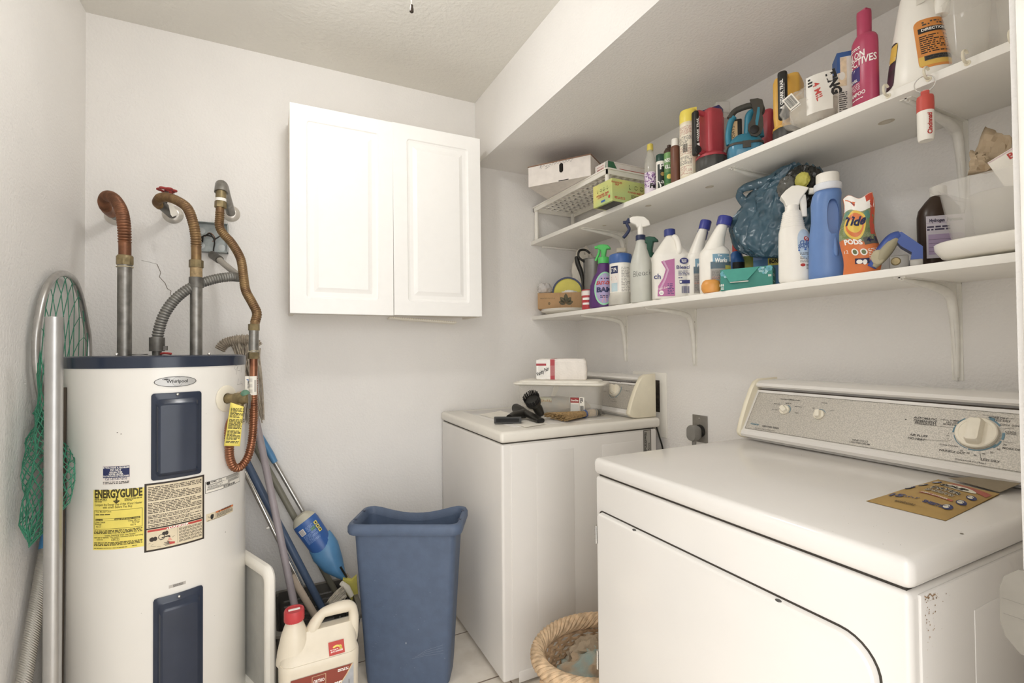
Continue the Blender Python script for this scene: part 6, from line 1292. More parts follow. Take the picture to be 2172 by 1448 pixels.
# purple spray bottle
S = Spot(1276, 1.245, Z2, 630); H = S.h(1272, 520); W = S.w(52); t = put('spray_bottle', 'purple spray bottle with bright green trigger head', 'spray bottle', S, -12)
M_PURP = mat('purple_plastic', '#57296f', .35); hb_ = S.h(1278, 557)
sec = [(0, W*.42, W*.26, -.004, 0), (.004, W*.47, W*.3, -.004, 0), (hb_*.12, W*.48, W*.31, -.004, 0), (hb_*.5, W*.46, W*.29, -.002, 0), (hb_*.7, W*.36, W*.26, .004, 0), (hb_*.8, W*.27, W*.22, .008, 0), (hb_*.93, W*.26, W*.22, .011, 0), (hb_, W*.2, W*.2, .011, 0)]
MB().loft(rings_el(sec, 36)).build('bottle', M_PURP, t)
M_GRN = mat('bright_green_plastic', '#3fbd52', .35); ring_cap(t, 'collar', W*.24, hb_-.004, hb_+.022, M_GRN, c=(.011, 0)); trigger(t, .011, hb_+.014, H, M_GRN, M_GRN)
em = on_el(sec, -pi/2+.35); L = Lab(); L.ell(.004, H*.30, W*.42, H*.26, 0, 0, 30); L.ell(.004, H*.30, W*.36, H*.235, 1, 1, 30)
for k in range(14): a = 2*pi*k/14; L.stroke([(.004+W*.1*cos(a), H*.24+H*.06*sin(a)), (.004+W*.34*cos(a), H*.28+H*.2*sin(a))], .0022, 4, 2)
L.text('EASY-OFF', .004, H*.36, .02, 2, 3, w=W*.66, bold=.05, shear=.2); L.text('BAM', .004, H*.245, .027, 3, 3, w=W*.62, bold=.06); L.fine(-.012, H*.44, .02, H*.47, 1, 3, 3, 3); L.fine(-.012, H*.15, .018, H*.2, 2, 3, 3, 4)
L.build('front_label', [mat('mint_print', '#8fd6a8', .45), mat('pale_violet_print', '#a99cc8', .45), M_RED, M_NAVY, mat('salmon_print', '#e39a94', .45)], em, t)
# wipes canister
S = Spot(1317, 1.25, Z2, 620); H = S.h(1316, 538); W = S.w(54); r = W*.44; t = put('wipes_canister', 'white wipes canister with blue lid standing on a clear plastic base', 'canister', S, -14)
hcb = S.h(1316, 622)
MB().lathe([(r*1.06, 0), (r*1.14, .003), (r*1.12, hcb*.6), (r*1.0, hcb), (r*.96, hcb), (r*1.05, hcb*.5), (r*1.0, .004), (0, .004)], 36, c0=False).build('clear_base', mat('clear_base', '#dcd8cc', .12, alpha=.5), t)
MB().lathe([(r*.95, hcb*.5), (r, hcb*.55), (r, H*.82)], 40).build('canister', M_WHP, t); M_BLID = mat('royal_blue_lid', '#3560a4', .35)
MB().lathe([(r*1.05, H*.80), (r*1.06, H*.82), (r*1.05, H*.93), (r*.98, H*.97), (r*.6, H), (0, H)], 40).build('flip_lid', M_BLID, t)
L = Lab(); L.rect(-r*.8, hcb+.006, r*.05, H*.74, 1, 0, 10); L.rect(-r*.8, H*.60, r*.0, H*.74, 0, 1, 10); L.fine(-r*.7, H*.63, -r*.1, H*.71, 3, 4, 2, 2); L.fine(-r*.7, H*.47, -r*.1, H*.55, 2, 2, 1, 5); L.rect(-r*.7, H*.26, -r*.05, H*.42, 3, 1, 6); L.fine(r*.3, H*.25, r*1.1, H*.72, 16, 5, 1, 6, .5)
L.build('canister_label', [M_NAVY, mat('pale_label', '#e4dcd4', .5), M_RED, mat('pale_cyan_print', '#b8cfd6', .5), M_WINK, mat('grey_print', '#b5b0a8', .5)], on_cyl((0, 0), r, -pi/2, 0), t)
S = Spot(1322, 1.43, Z2, 560); H = S.h(1320, 526); t = put('pump_bottle', 'white pump bottle behind the blue lidded wipes canister', 'bottle', S); MB().lathe([(.03, 0), (.032, .004), (.032, H*.7), (.014, H*.82), (.012, H*.9)], 24).build('bottle', M_WHP, t); MB().rbox(-.03, .012, -.008, .008, H*.93, H, .004, 2).tube([(0, 0, H*.85), (0, 0, H*.95)], .005, 8).build('pump', M_OFFW, t)
# Bleach spray bottle
S = Spot(1360, 1.24, Z2, 610); H = S.h(1358, 459); W = S.w(50); t = put('spray_bottle', 'translucent spray bottle with handwritten Bleach and white and navy sprayer', 'spray bottle', S, 8)
hb_ = S.h(1360, 508); r = W*.46
prof = [(r*.95, 0), (r, .003), (r, hb_*.52), (r*1.0, hb_*.6), (r*.9, hb_*.68), (r*.72, hb_*.78), (r*.52, hb_*.88), (r*.40, hb_*.96), (r*.40, hb_)]
MB().lathe(prof, 40).build('bottle', mat('translucent_bottle', '#d4d5cb', .3, alpha=.82, var=.02), t)
MB().lathe([(r*.9, .004), (r*.93, .006), (r*.93, hb_*.32), (0, hb_*.32)], 32).build('liquid', mat('yellowish_liquid', '#c9c4a4', .2), t)
M_NVP = mat('navy_plastic', '#252f52', .4); ring_cap(t, 'collar', r*.46, hb_-.003, hb_+.016, M_NVP)
hn = S.h(1358, 476); MB().lathe([(r*.27, hb_+.012), (r*.27, hn)], 20).build('tall_neck', M_WHP, t)
kk = MB(); pts = [(-.034, .46), (-.036, .86), (-.026, .98), (-.01, 1.0), (.012, .93), (.028, .55), (.032, .12), (.012, .0), (-.012, .0), (-.014, .2)]; hh = H-hn+.012; kx = W/.062
kk.prism([(a*kx*.82, hn-.012+c*hh) for a, c in pts], -.010, .010, plane='xz'); th_ = kk.build('sprayer_head', M_WHP, t, ang=30); md = th_.modifiers.new('rounding', 'BEVEL'); md.width = .004; md.segments = 3; md.limit_method = 'ANGLE'
MB().tube([(-.027*kx, 0, hn+hh*.28), (-.046*kx, 0, hn+hh*.22)], .006, 10).tube(smooth_path([(-.03*kx, 0, hn+hh*.55), (-.036*kx, 0, hn+hh*.1), (-.030*kx, 0, hn-.016), (-.038*kx, 0, hn-.036), (-.046*kx, 0, hn-.048)], 5), .0058, 10).build('trigger', M_NVP, th_)
MB().sphere((-.028*kx, -.0095, hn+hh*.74), .0018, n=8).build('rivet', M_BLK, th_)
L = Lab()
def pen(s, u0, v0, k, w=.0013):
    G = {'B': [[(0, 0), (.1, 1), (.55, .9), (.5, .6), (.1, .52), (.6, .4), (.55, .05), (0, 0)]], 'l': [[(.1, 1), (.1, 0), (.3, .05)]], 'e': [[(0, .3), (.45, .35), (.4, .6), (.15, .6), (0, .3), (.15, 0), (.5, .08)]], 'a': [[(.5, .55), (.15, .6), (0, .3), (.1, .02), (.4, .1), (.5, .55), (.5, 0), (.65, .05)]], 'c': [[(.45, .52), (.2, .58), (0, .3), (.15, 0), (.5, .1)]], 'h': [[(.1, 1.05), (.08, 0), (.15, .4), (.4, .55), (.5, .3), (.5, 0)]]}
    x = u0
    for ch in s:
        for st_ in G[ch]: L.stroke([(x+p[0]*k, v0+(x-u0)*.09+p[1]*k) for p in smooth_path([(a, c, 0) for a, c in st_], 4)], w, 0, 0)
        x += k*({'l': .42, 'B': .75}.get(ch, .72))
pen('Bleach', -.036, hb_*.40, .0185); L.build('handwriting', [mat('marker_ink', '#3d4040', .7)], on_cyl((0, 0), r, -pi/2, 0), t, base=.0004)
S = Spot(1379, 1.345, Z2, 560); H = S.h(1379, 508); t = put('spray_bottle', 'white spray bottle with dark green trigger behind the Bleach sprayer', 'spray bottle', S, -15); hb_ = S.h(1379, 545); M_DGRN = mat('dark_green_plastic', '#1f5c46', .4)
MB().loft(rings_el([(0, .034, .026), (.004, .038, .028), (hb_*.6, .038, .028), (hb_*.88, .02, .018), (hb_, .014, .014)], 28)).build('bottle', M_WHP, t); ring_cap(t, 'collar', .0165, hb_-.004, hb_+.016, M_DGRN); trigger(t, 0, hb_+.012, H+.012, M_DGRN, M_WHP)
# bleach jug
S = Spot(1422, 1.265, Z2, 610); H = S.h(1420, 487); W = S.w(78); t = put('bleach_jug', 'white bleach jug with navy cap and pink front label', 'jug', S, 10)
hs = H*.60
b = MB().loft(rings_rr([(0, W*.9, W*.72, .028), (.005, W*.97, W*.78, .03), (hs*.96, W*.985, W*.79, .03), (hs, W*1.0, W*.8, .03), (hs*1.06, W*.96, W*.77, .032), (hs*1.13, W*.86, W*.68, .03), (H*.80, W*.52, W*.46, .028), (H*.87, W*.32, W*.32, .026), (H*.9, W*.24, W*.24, .022), (H*.93, W*.235, W*.235, .022)], 7)); b.build('bottle', M_WHP, t)
ring_cap(t, 'screw_cap', W*.155, H*.905, H, mat('navy_cap', '#2f3c84', .4))
MB().tube(smooth_path([(.012, -W*.12, H*.88), (.018, -W*.24, H*.84), (.022, -W*.34, H*.74), (.022, -W*.38, H*.66), (.02, -W*.3, H*.62)], 6), .0095, 12).build('handle', M_WHP, t)
L = Lab(); w2 = W*.42; yf = -W*.395
M_MAG = mat('orchid_print', '#bd6ba0', .45); L.poly([(-w2, hs*.06), (w2*.12, hs*.06), (w2*.12, hs*.92), (-w2*.75, hs*.86), (-w2*.45, hs*.68), (-w2*.62, hs*.48), (-w2*.95, hs*.3)], 0, 0)
L.stroke([(-w2*.6, hs*.88), (-w2*.3, hs*.66), (-w2*.5, hs*.45), (-w2*.85, hs*.2)], .006, 4, 1); L.text('ch', -w2*1.0, hs*.46, .026, 1, 2, 'c', bold=.02); L.ell(-w2*.75, hs*.14, .008, .008, 2, 1, 20); L.text('HE', -w2*.75, hs*.12, .006, 1, 2); L.text('Fresh Scent', -w2*.6, hs*.23, .010, 2, 2, w=.04, rot=12, shear=.2)
L.fine(-w2*.35, hs*.1, w2*.05, hs*.36, 7, 1, 1, 4, .4); L.ell(w2*.72, hs*.86, .0145, .0105, 1, 1, 24); L.text('Great', w2*.72, hs*.865, .007, 2, 2, bold=.03); L.text('Value', w2*.72, hs*.825, .007, 2, 2, bold=.03); L.text('Bleach', w2*.72, hs*.68, .0165, 1, 1, w=.05, bold=.02); L.fine(w2*.35, hs*.52, w2*1.05, hs*.64, 4, 1, 1, 6, .4); L.fine(w2*.35, hs*.46, w2*.6, hs*.49, 1, 1, 1, 7); L.rect(w2*.42, hs*.34, w2*1.1, hs*.42, 1, 1, 4); L.ell(w2*.5, hs*.38, .004, .004, 2, 2, 10); L.bars(w2*.55, hs*.12, w2*1.05, hs*.28, 1, 1)
L.build('front_label', [M_MAG, mat('indigo_print', '#2f3274', .45), M_WINK, M_GINK, mat('pale_orchid', '#d5a3c4', .45)], on_plane((0, yf, 0), (1, 0, 0), (0, 0, 1)), t, base=.0012)
# toilet cleaner bottles with crooked necks
def crook(u, X, vtop, px, label, rot, capc, show=True, du=14):
    S = Spot(u, X, Z2, 600); H = S.h(u+10, vtop); W = S.w(px); t = put('cleaner_bottle', label, 'bottle', S, rot, 'white crook-necked cleaner bottles'); hs = H*.58; k = W/2
    sec = [(0, k*.9, k*.62), (.004, k*.97, k*.68), (hs*.15, k, k*.7), (hs*.8, k, k*.7), (hs*.92, k*.95, k*.68), (hs, k*.82, k*.6), (hs*1.06, k*.62, k*.5)]
    ax_ = W*.33; b = MB().loft(rings_el(sec, 36))
    nk = [[(ax_*f*f*.9-.004*(1-f)+(rr_*cos(2*pi*j/28))*1.0, rr_*.9*sin(2*pi*j/28), z-(rr_*cos(2*pi*j/28))*tilt) for j in range(28)] for f, z, rr_, tilt in ((0, hs*.98, k*.70, 0), (.3, hs*1.1, k*.62, -.05), (.55, hs*1.25, k*.52, -.12), (.85, H*.86, k*.42, -.22), (1.0, H*.92, k*.39, -.28))]
    b.loft([[(p[0]*-1, p[1], p[2]) for p in r_] for r_ in nk]) if False else b.loft(nk)
    b.build('bottle', M_WHP, t)
    c0 = Vector((ax_*.86, 0, H*.885)); d_ = Vector((-.28, 0, 1)).normalized() if False else Vector((.26, 0, 1)).normalized()
    e1 = Vector((0, 1, 0)); e2 = d_.cross(e1); rc_ = k*.47
    MB().loft([[c0+d_*hh+e1*(q*rc_*cos(2*pi*j/36)*(1 if j % 2 else .97))+e2*(q*rc_*sin(2*pi*j/36)*(1 if j % 2 else .97)) for j in range(36)] for q, hh in ((1, 0), (1, H*.105), (.9, H*.118))]).build('screw_cap', capc, t)
    if show:
        L = Lab(); em = on_el(sec, -pi/2+.38); w_ = k*.72; h1 = hs*.86
        pts = [(-w_, hs*.10), (w_, hs*.10), (w_, h1*.8), (w_*.8, h1*.95), (w_*.4, h1), (-w_*.4, h1), (-w_*.8, h1*.95), (-w_, h1*.8)]
        L.rect(-w_, hs*.1, w_, h1*.8, 0, 0, 10, 4); L.rect(-w_*.8, h1*.8, w_*.8, h1, 1, 0, 10); L.rect(-w_, h1*.62, w_, h1*.8, 1, 0, 10); L.text('The', -.006, h1*.93, .008, 2, 2, bold=.02); L.text('Works', -.002, h1*.78, .018, 2, 2, w=w_*1.1, bold=.04, shear=.15); L.rect(w_*.3, h1*.6, w_, h1*.7, 3, 1, 4); L.fine(-w_*.9, hs*.14, w_*.9, h1*.57, 16, 4, 1, 5, .5); L.fine(-w_*.9, hs*.3, w_*.9, hs*.36, 2, 5, 2, 8, .5)
        L.build('back_label', [mat('grey_label', '#a59f97', .5), mat('steel_blue_print', '#6f9cb4', .45), M_WINK, mat('olive_yellow', '#c9c04a', .5), mat('dim_ink', '#6f6a66', .6), mat('faded_red_print', '#c08a78', .5)], em, t)
    return t
M_INDC = mat('indigo_cap', '#39409a', .35)
crook(1474, 1.385, 488, 50, 'third white crook-necked bottle, mostly hidden at the back beside the bleach jug', 0, M_INDC, False)
crook(1480, 1.315, 466, 52, 'middle white crook-necked bottle with violet blue cap beside the bleach jug', 2, M_INDC, True)
crook(1517, 1.25, 458, 68, 'front white crook-necked bottle showing its grey back label', 6, M_INDC)
# soap
S = Spot(1508, 1.222, Z2, 608); t = put('orange_soap', 'orange oval soap bar on the shelf edge beside the teal tissue box', 'soap', S, -5); W = S.w(42); H = S.h(1506, 594)
MB().loft(rings_el([(0, W*.34, W*.2), (.002, W*.42, W*.26), (H*.3, W*.5, W*.32), (H*.6, W*.5, W*.32), (H*.88, W*.42, W*.26), (H, W*.3, W*.17)], 32)).build('bar', mat('orange_soap', '#e59a34', .35, var=.05), t)
# teal dryer sheet box
c0, c1 = az(1525, 615, Z2+.0), None
S = Spot(1582, 1.235, Z2, 600); t = put('dryer_sheet_box', 'teal dryer sheet box with torn opening and white script lettering', 'box', S, -9); bw = S.w(112); bh = S.h(1580, 568); bd = .07
M_DOWN = mat('teal_card', '#2b8a7c', .45)
b = MB(); b.box(-bw*.5, bw*.5, 0, bd, 0, bh).build('carton', M_DOWN, t)
b = MB().prism([(-bw*.31, bh*.60), (bw*.18, bh*1.0), (bw*.10, bh*.52), (-bw*.02, bh*.36)], -.006, -.0008, plane='xz') if False else MB().add([(-bw*.46, -.001, bh*.99), (bw*.26, -.001, bh*.99), (bw*.04, -.012, bh*.40), (-.30*bw, -.013, bh*.36), (-bw*.46, -.002, bh*.99), (bw*.26, -.002, bh*.99), (bw*.04, -.013, bh*.40), (-.30*bw, -.014, bh*.36)], [(0, 1, 2, 3), (7, 6, 5, 4), (0, 3, 7, 4), (1, 5, 6, 2), (2, 6, 7, 3), (0, 4, 5, 1)]); fl = b.build('torn_flap', mat('teal_card_light', '#349a8a', .45), t)
MB().rbox(-bw*.30, bw*.06, -.0115, -.004, bh*.33, bh*.375, .001, 1).build('sheet_edge', M_WHP, t)
L = Lab(); L.text('Downy', -.002, .016, .0195, 0, 1, w=bw*.27, bold=.03, shear=.2); L.ell(.0, .006, .006, .003, 0, 1, 12)
fo = Vector((-bw*.16, -.0105, bh*.52)); L.build('flap_lettering', [M_WINK], on_plane(fo+Vector((0, .003, 0)), (1, .0, .0), (0, .28, 1)), fl, base=.002)
L = Lab(); R = random.Random(12)
for cx_, cy_ in ((-bw*.44, bh*.8), (-bw*.38, bh*.72), (bw*.02, bh*.86), (bw*.30, bh*.85), (bw*.36, bh*.76), (bw*.44, bh*.88)):
    for k in range(6): a = 2*pi*k/6+cx_*20; L.ell(cx_+.005*cos(a), cy_+.005*sin(a), .0042, .0036, R.choice((0, 1)), R.randint(1, 3), 10)
L.text('105', -bw*.47, bh*.2, .0095, 2, 2, bold=.03); L.fine(-bw*.49, bh*.04, -bw*.42, bh*.16, 2, 2, 2, 3); L.fine(bw*.42, bh*.5, bw*.48, bh*.6, 2, 2, 1, 5)
L.build('flower_print', [mat('pale_aqua', '#9fd0d4', .45), mat('sky_aqua', '#5fb0bd', .45), M_WINK], on_plane((0, 0, 0), (1, 0, 0), (0, 0, 1)), t, base=.0006)
MB().box(bw*.28, bw*.5, -.0004, 0, 0, bh*.86).build('end_print', mat('deep_teal_card', '#237568', .45), t) if False else None
L = Lab(); L.fine(.012, bh*.55, .045, bh*.68, 2, 0, 0, 4); L.fine(.015, bh*.3, .05, bh*.36, 1, 0, 0, 5); L.ell(.02, bh*.86, .005, .005, 1, 0, 10); L.build('end_print', [M_WINK, mat('pale_aqua', '#9fd0d4', .45)], on_plane((bw*.5, 0, 0), (0, 1, 0), (0, 0, 1)), t)
# things behind the teal box
S = Spot(1562, 1.36, Z2, 560); H = S.h(1562, 516); t = put('blue_bottle', 'blue bottle with red top behind the front crook-necked bottle', 'bottle', S, 20); r = S.w(34)/2
MB().lathe([(r*.95, 0), (r, .004), (r, H*.66), (r*.7, H*.8), (r*.4, H*.85)], 28).build('bottle', mat('mid_blue_plastic', '#2d66a8', .35), t); ring_cap(t, 'cap', r*.5, H*.84, H, M_RED)
L = Lab(); L.rect(-.02, H*.2, .03, H*.62, 0, 0, 8); L.text('IT', .012, H*.36, .03, 1, 1, bold=.06, shear=.2); L.build('label', [M_INK, M_WINK], on_cyl((0, 0), r, -pi/2, 0), t)
S = Spot(1590, 1.40, Z2, 560); H = S.h(1590, 543); t = put('green_packet', 'green and yellow packet standing behind the teal tissue box', 'packet', S); MB().rbox(-.035, .035, -.012, .012, 0, H, .006, 2).build('packet', mat('leaf_green_packet', '#8fae4a', .5, col2='#d8cf5a', vscale=16), t)
S = Spot(1630, 1.36, Z2, 560); H = S.h(1630, 542); t = put('bonus_carton', 'blue and yellow BONUS carton behind the teal tissue box', 'box', S, -5); W = S.w(66); MB().box(-W/2, W/2, 0, .05, 0, H).build('carton', mat('carton_blue2', '#4f86b8', .5), t)
L = Lab(); L.rect(-W*.02, H*.72, W*.5, H*.99, 0, 0); L.text('BONUS', W*.24, H*.78, .017, 1, 1, w=W*.42, bold=.05); L.rect(-W*.5, H*.9, -W*.2, H*.99, 2, 0); L.build('print', [M_YEL, M_INK, mat('pale_blue_print', '#7f9fd0', .5)], on_plane((0, 0, 0), (1, 0, 0), (0, 0, 1)), t)
# teal shopping bag
S = Spot(1645, 1.375, Z2, 540); Hb = S.h(1700, 352); t = put('shopping_bag', 'dark teal crumpled plastic shopping bag full of things reaching the upper shelf', 'bag', S)
M_TBAG = mat('teal_bag_film', '#385767', .25, bump=.9, bscale=30, var=.12, vscale=9, spec=.6)
BX = 1.355; B0 = Vector(S.loc); t.rotation_euler = (0, 0, 0)
lev = [(548, 1612, 1690), (535, 1580, 1712), (515, 1560, 1728), (490, 1552, 1740), (465, 1562, 1746), (440, 1580, 1748), (415, 1596, 1748), (395, 1618, 1746), (375, 1645, 1742), (360, 1668, 1737), (352, 1684, 1731)]
def bagpt(i, j, n, K):
    f = j/K; k = f*(len(lev)-1); q = min(int(k), len(lev)-2); g = k-q; v, l_, r_ = [lev[q][m]+(lev[q+1][m]-lev[q][m])*g for m in range(3)]
    pl2, pr2 = ax(l_, v, BX), ax(r_, v, BX); c = (pl2+pr2)/2; h2 = (pl2-pr2)/2; a = 2*pi*i/n
    dp = .085*(1-.5*max(0, f-.6)/.4); d = Vector((cos(a)*1.7, sin(a)*1.7, f*1.8))
    fold = abs(NZ.noise(d*1.6+Vector((7, 0, 0))))*.42+abs(NZ.noise(d*3.9))*.26+abs(NZ.noise(d*9.0))*.12
    k3 = 1.10-fold*(.55+.45*abs(sin(a)))
    p = c+h2*(cos(a)*(1.02-fold*.18))+Vector((-dp*sin(a)*k3, 0, 0)); p.z = max(Z2+.001 if f < .02 else Z2+.004+.01*f, p.z+.010*NZ.noise(d*2.2)*(1 if f > .04 else 0)); p.x = min(p.x, 1.468); p.x = max(p.x, 1.235)
    return p-B0
n, K = 110, 64; b = MB(); b.loft([[bagpt(i, j, n, K) for i in range(n)] for j in range(K+1)], c0=True, c1=False)
b.loft([[bagpt(i, K, n, K).lerp(ax(1708, 380, BX)-B0, f)-Vector((0, 0, .03*f)) for i in range(n)] for f in (0, .12, .3, .55)], c0=False, c1=False)
b.build('bag', M_TBAG, t, ang=75)
hl = [ax(u, v, 1.30)-B0 for u, v in ((1618, 455), (1598, 445), (1578, 428), (1568, 413), (1576, 400), (1596, 393), (1622, 386), (1645, 380))]
hp_ = smooth_path(hl, 6); b = MB(); rg = []
for k, p in enumerate(hp_):
    d_ = (hp_[min(k+1, len(hp_)-1)]-hp_[max(k-1, 0)]).normalized(); s_ = d_.cross(Vector((1, 0, 0))).normalized(); w_ = .011+.016*abs(k/len(hp_)-.5)
    rg.append([p+s_*(w_*cos(2*pi*j/12))+Vector((1, 0, 0))*(.0055+.003*sin(k*1.3+j))*sin(2*pi*j/12) for j in range(12)])
b.loft(rg); b.build('bag_handle', M_TBAG, t, ang=75)
def inbag(u, v, X): return tuple(ax(u, v, X)-B0)
crumple('dark_contents', mat('dark_wrap', '#23231f', .25, bump=.6, bscale=40), t, inbag(1698, 398, 1.30), (.035, .052, .055), 21.0, 56, .25, 2.8, None); crumple('yellow_contents', mat('olive_yellow_item', '#b7b03c', .5), t, inbag(1702, 382, 1.262), (.012, .018, .02), 5.0, 40, .2, 2.4, None)
crumple('clear_contents', mat('smoky_wrap', '#5b5a55', .2, bump=.6, bscale=40), t, inbag(1672, 398, 1.275), (.02, .028, .03), 15.0, 48, .25, 2.8, None)
# shower spray
S = Spot(1688, 1.238, Z2, 590); H = S.h(1692, 393); W = S.w(78); t = put('spray_bottle', 'tall white shower spray bottle with ribbed neck in front of the teal bag', 'spray bottle', S, 8); hb_ = H*.76
sec = [(0, W*.42, W*.27, 0, 0), (.004, W*.47, W*.3, 0, 0), (H*.05, W*.48, W*.31, 0, 0), (H*.40, W*.47, W*.3, 0, 0), (H*.52, W*.41, W*.28, -.004, 0), (H*.555, W*.36, W*.26, -.006, 0)]
nb_ = 9
for k in range(nb_): z_ = H*(.565+.175*k/nb_); r_ = 1-.28*k/nb_; sec += [(z_, W*.345*r_, W*.26*r_, -.006, 0), (z_+H*.008, W*.355*r_, W*.268*r_, -.006, 0), (z_+H*.012, W*.335*r_, W*.252*r_, -.006, 0)]
sec.append((H*.745, W*.22, W*.2, -.006, 0)); MB().loft(rings_el(sec, 40)).build('bottle', M_WHP, t, ang=50); ring_cap(t, 'collar', W*.2, H*.74, H*.80, M_WHP, c=(-.006, 0))
hd_ = MB(); z0 = H*.79; hh = H-z0
hd_.loft([[(x_*W-.004, y_*W*.5, z0+z_*hh) for x_, y_ in sq] for z_, sq in ((0, [(-.2, -.3), (.16, -.3), (.16, .3), (-.2, .3)]), (.25, [(-.24, -.34), (.2, -.34), (.2, .34), (-.24, .34)]), (.5, [(-.36, -.42), (.3, -.36), (.3, .36), (-.36, .42)]), (.8, [(-.2, -.34), (.44, -.3), (.44, .3), (-.2, .34)]), (1.0, [(-.02, -.26), (.14, -.24), (.14, .24), (-.02, .26)]))])
o = hd_.build('trigger_head', M_WHP, t, ang=20); md = o.modifiers.new('rounding', 'BEVEL'); md.width = .003; md.segments = 3; md.limit_method = 'ANGLE'
MB().loft(rings_rr([(z0-hh*.55, .013, .012, .003, W*.26, 0), (z0+hh*.1, .016, .014, .003, W*.235, 0), (z0+hh*.5, .018, .016, .004, W*.2, 0)], 3)).build('trigger', M_WHP, o); MB().tube([(W*.4, 0, z0+hh*.68), (W*.54, 0, z0+hh*.66)], .0085, 8).build('nozzle', M_WHP, o)
em = on_el(sec, -pi/2+.55); L = Lab(); L.ell(.004, H*.375, .023, .04, 0, 0, 28); L.ell(.004, H*.43, .0065, .007, 1, 1, 16); L.text('G', .004, H*.422, .009, 2, 2, bold=.03); L.text('CLEAN', .004, H*.375, .014, 3, 2, w=.036, bold=.05, shear=.2); L.text('SHOWER', .004, H*.335, .014, 3, 2, w=.045, bold=.05, shear=.2); L.stroke([(-.018, H*.315), (0, H*.322), (.024, H*.332)], .004, 4, 2)
for v0, n_ in ((.265, 2), (.225, 2), (.19, 3)): L.fine(-.014, H*v0, .024, H*(v0+.028), n_, 5, 1, int(v0*100), .4)
L.ell(-.008, H*.165, .006, .004, 1, 1, 12); L.fine(.0, H*.12, .024, H*.175, 4, 5, 1, 9, .4)
L.build('front_label', [mat('powder_blue', '#b7cadb', .45, var=.08, vscale=60), M_RED, M_WINK, mat('slate_blue_print', '#4f6fa8', .45), mat('royal_print', '#3d6fc0', .45), M_GINK], em, t)
# blue detergent jug
S = Spot(1757, 1.255, Z2, 580); H = S.h(1762, 367); W = S.w(86); t = put('detergent_jug', 'periwinkle blue detergent jug with white cap behind the orange pods pouch', 'jug', S, 4)
M_PERI = mat('periwinkle_plastic', '#5f86c2', .35, var=.02); k = W/2
sec = [(0, k*.92, k*.6, 0, 0), (.005, k*1.0, k*.66, 0, 0), (H*.10, k*1.0, k*.66, 0, 0), (H*.38, k*.96, k*.64, .0, 0), (H*.55, k*.78, k*.58, -.002, 0), (H*.72, k*.76, k*.56, -.003, 0), (H*.80, k*.74, k*.55, 0, 0), (H*.835, k*.66, k*.52, .002, 0), (H*.845, k*.6, k*.5, .002, 0)]
bd_ = MB().loft(rings_el(sec, 48)); bd_.build('bottle', M_PERI, t)
# the grip: a rounded slot cut right through beside the handle
ys = -k*.60
bd_ = [o for o in t.children if o.name.startswith('bottle')][0]
slot = MB().loft([[(.125*W+(.15*W)*cx_, y_, .575*H+(.165*H)*cz_) for cx_, cz_ in [(q[0]/.5, q[1]/.5) for q in rrect(1, 1, .42, 6)]] for y_ in (-.2, -.004)]); cut(bd_, slot)
MB().tube(smooth_path([(W*.14, ys+.006, H*.40), (W*.17, ys+.004, H*.32), (W*.18, ys-.002, H*.2)], 5), [.004, .006, .006, .006, .006, .006, .006, .006, .006, .005, .003], 10).build('moulded_ridge', M_PERI, t)
MB().lathe([(k*.66, H*.838), (k*.70, H*.845), (k*.72, H*.875), (k*.70, H*.90), (k*.64, H*.905)], 40, c=(.002, 0, 0)).build('pour_collar', mat('milky_collar', '#dfe3ea', .3), t)
ring_cap(t, 'screw_cap', k*.6, H*.895, H, M_WHP, c=(.002, 0), n=64)
# orange pods pouch
S = Spot(1823, 1.225, Z2, 570); H = S.h(1820, 413); W = S.w(82); t = put('pods_pouch', 'orange laundry pods pouch with oval yellow emblem and torn white top', 'pouch', S, -4)
def pz(a, c, s_):
    w_ = W*(.5+.04*sin(c*5)-.06*c); th = .030*(sin(pi*min(max(c*.86+.06, 0), 1)))**.8*(cos(pi*(a-.5)))**.6 if 0 < a < 1 else 0
    return Vector(((a-.5)*2*w_*.96+.004*sin(c*9)+(c-.5)*-.006, s_*th+.006*NZ.noise(Vector((a*3, c*4, s_)))*sin(pi*c), c*H*.97+.006*sin(a*8)*c))
b = MB(); b.grid(lambda a, c: pz(a, c, -1), 20, 22).grid(lambda a, c: pz(1-a, c, 1), 20, 22)
PO_ = b.build('pouch', mat('orange_pouch', '#e0762c', .35, bump=.25, bscale=18), t, ang=80)
def pmap(u, v, h):
    a = min(max(.5+u/(W*.96), .005), .995); c = min(max(v/(H*.97), 0), 1); return pz(a, c, -1)+Vector((0, -h, 0))
L = Lab(); R = random.Random(9); w2 = W*.46
L.rect(-w2, H*.78, w2, H*.965, 0, 0, 14, 4); L.rect(-w2, H*.42, w2, H*.78, 1, 0, 14, 6)
for k_ in range(40): L.ell(R.uniform(-w2*.95, w2*.95), R.uniform(H*.43, H*.76), R.uniform(.004, .011), R.uniform(.006, .016), R.choice((1, 2, 3, 8)), 1, 12)
L.ell(-.002, H*.60, .022, .034, 4, 2, 30); L.ell(-.002, H*.60, .0185, .028, 5, 3, 30); L.ell(-.002, H*.585, .015, .015, 4, 4, 24); L.text('Tide', -.001, H*.595, .029, 6, 6, w=.043, bold=.04, shear=.3, rot=8)
L.poly([(-w2, H*.42), (w2*.3, H*.42), (-w2*.3, H*.5), (-w2, H*.36)], 5, 2) if False else None
L.text('PODS', -.008, H*.355, .0155, 0, 3, w=.034, bold=.05); L.rect(.012, H*.34, .038, H*.43, 7, 3, 4); L.text('4-1', .025, H*.365, .014, 6, 4, bold=.03)
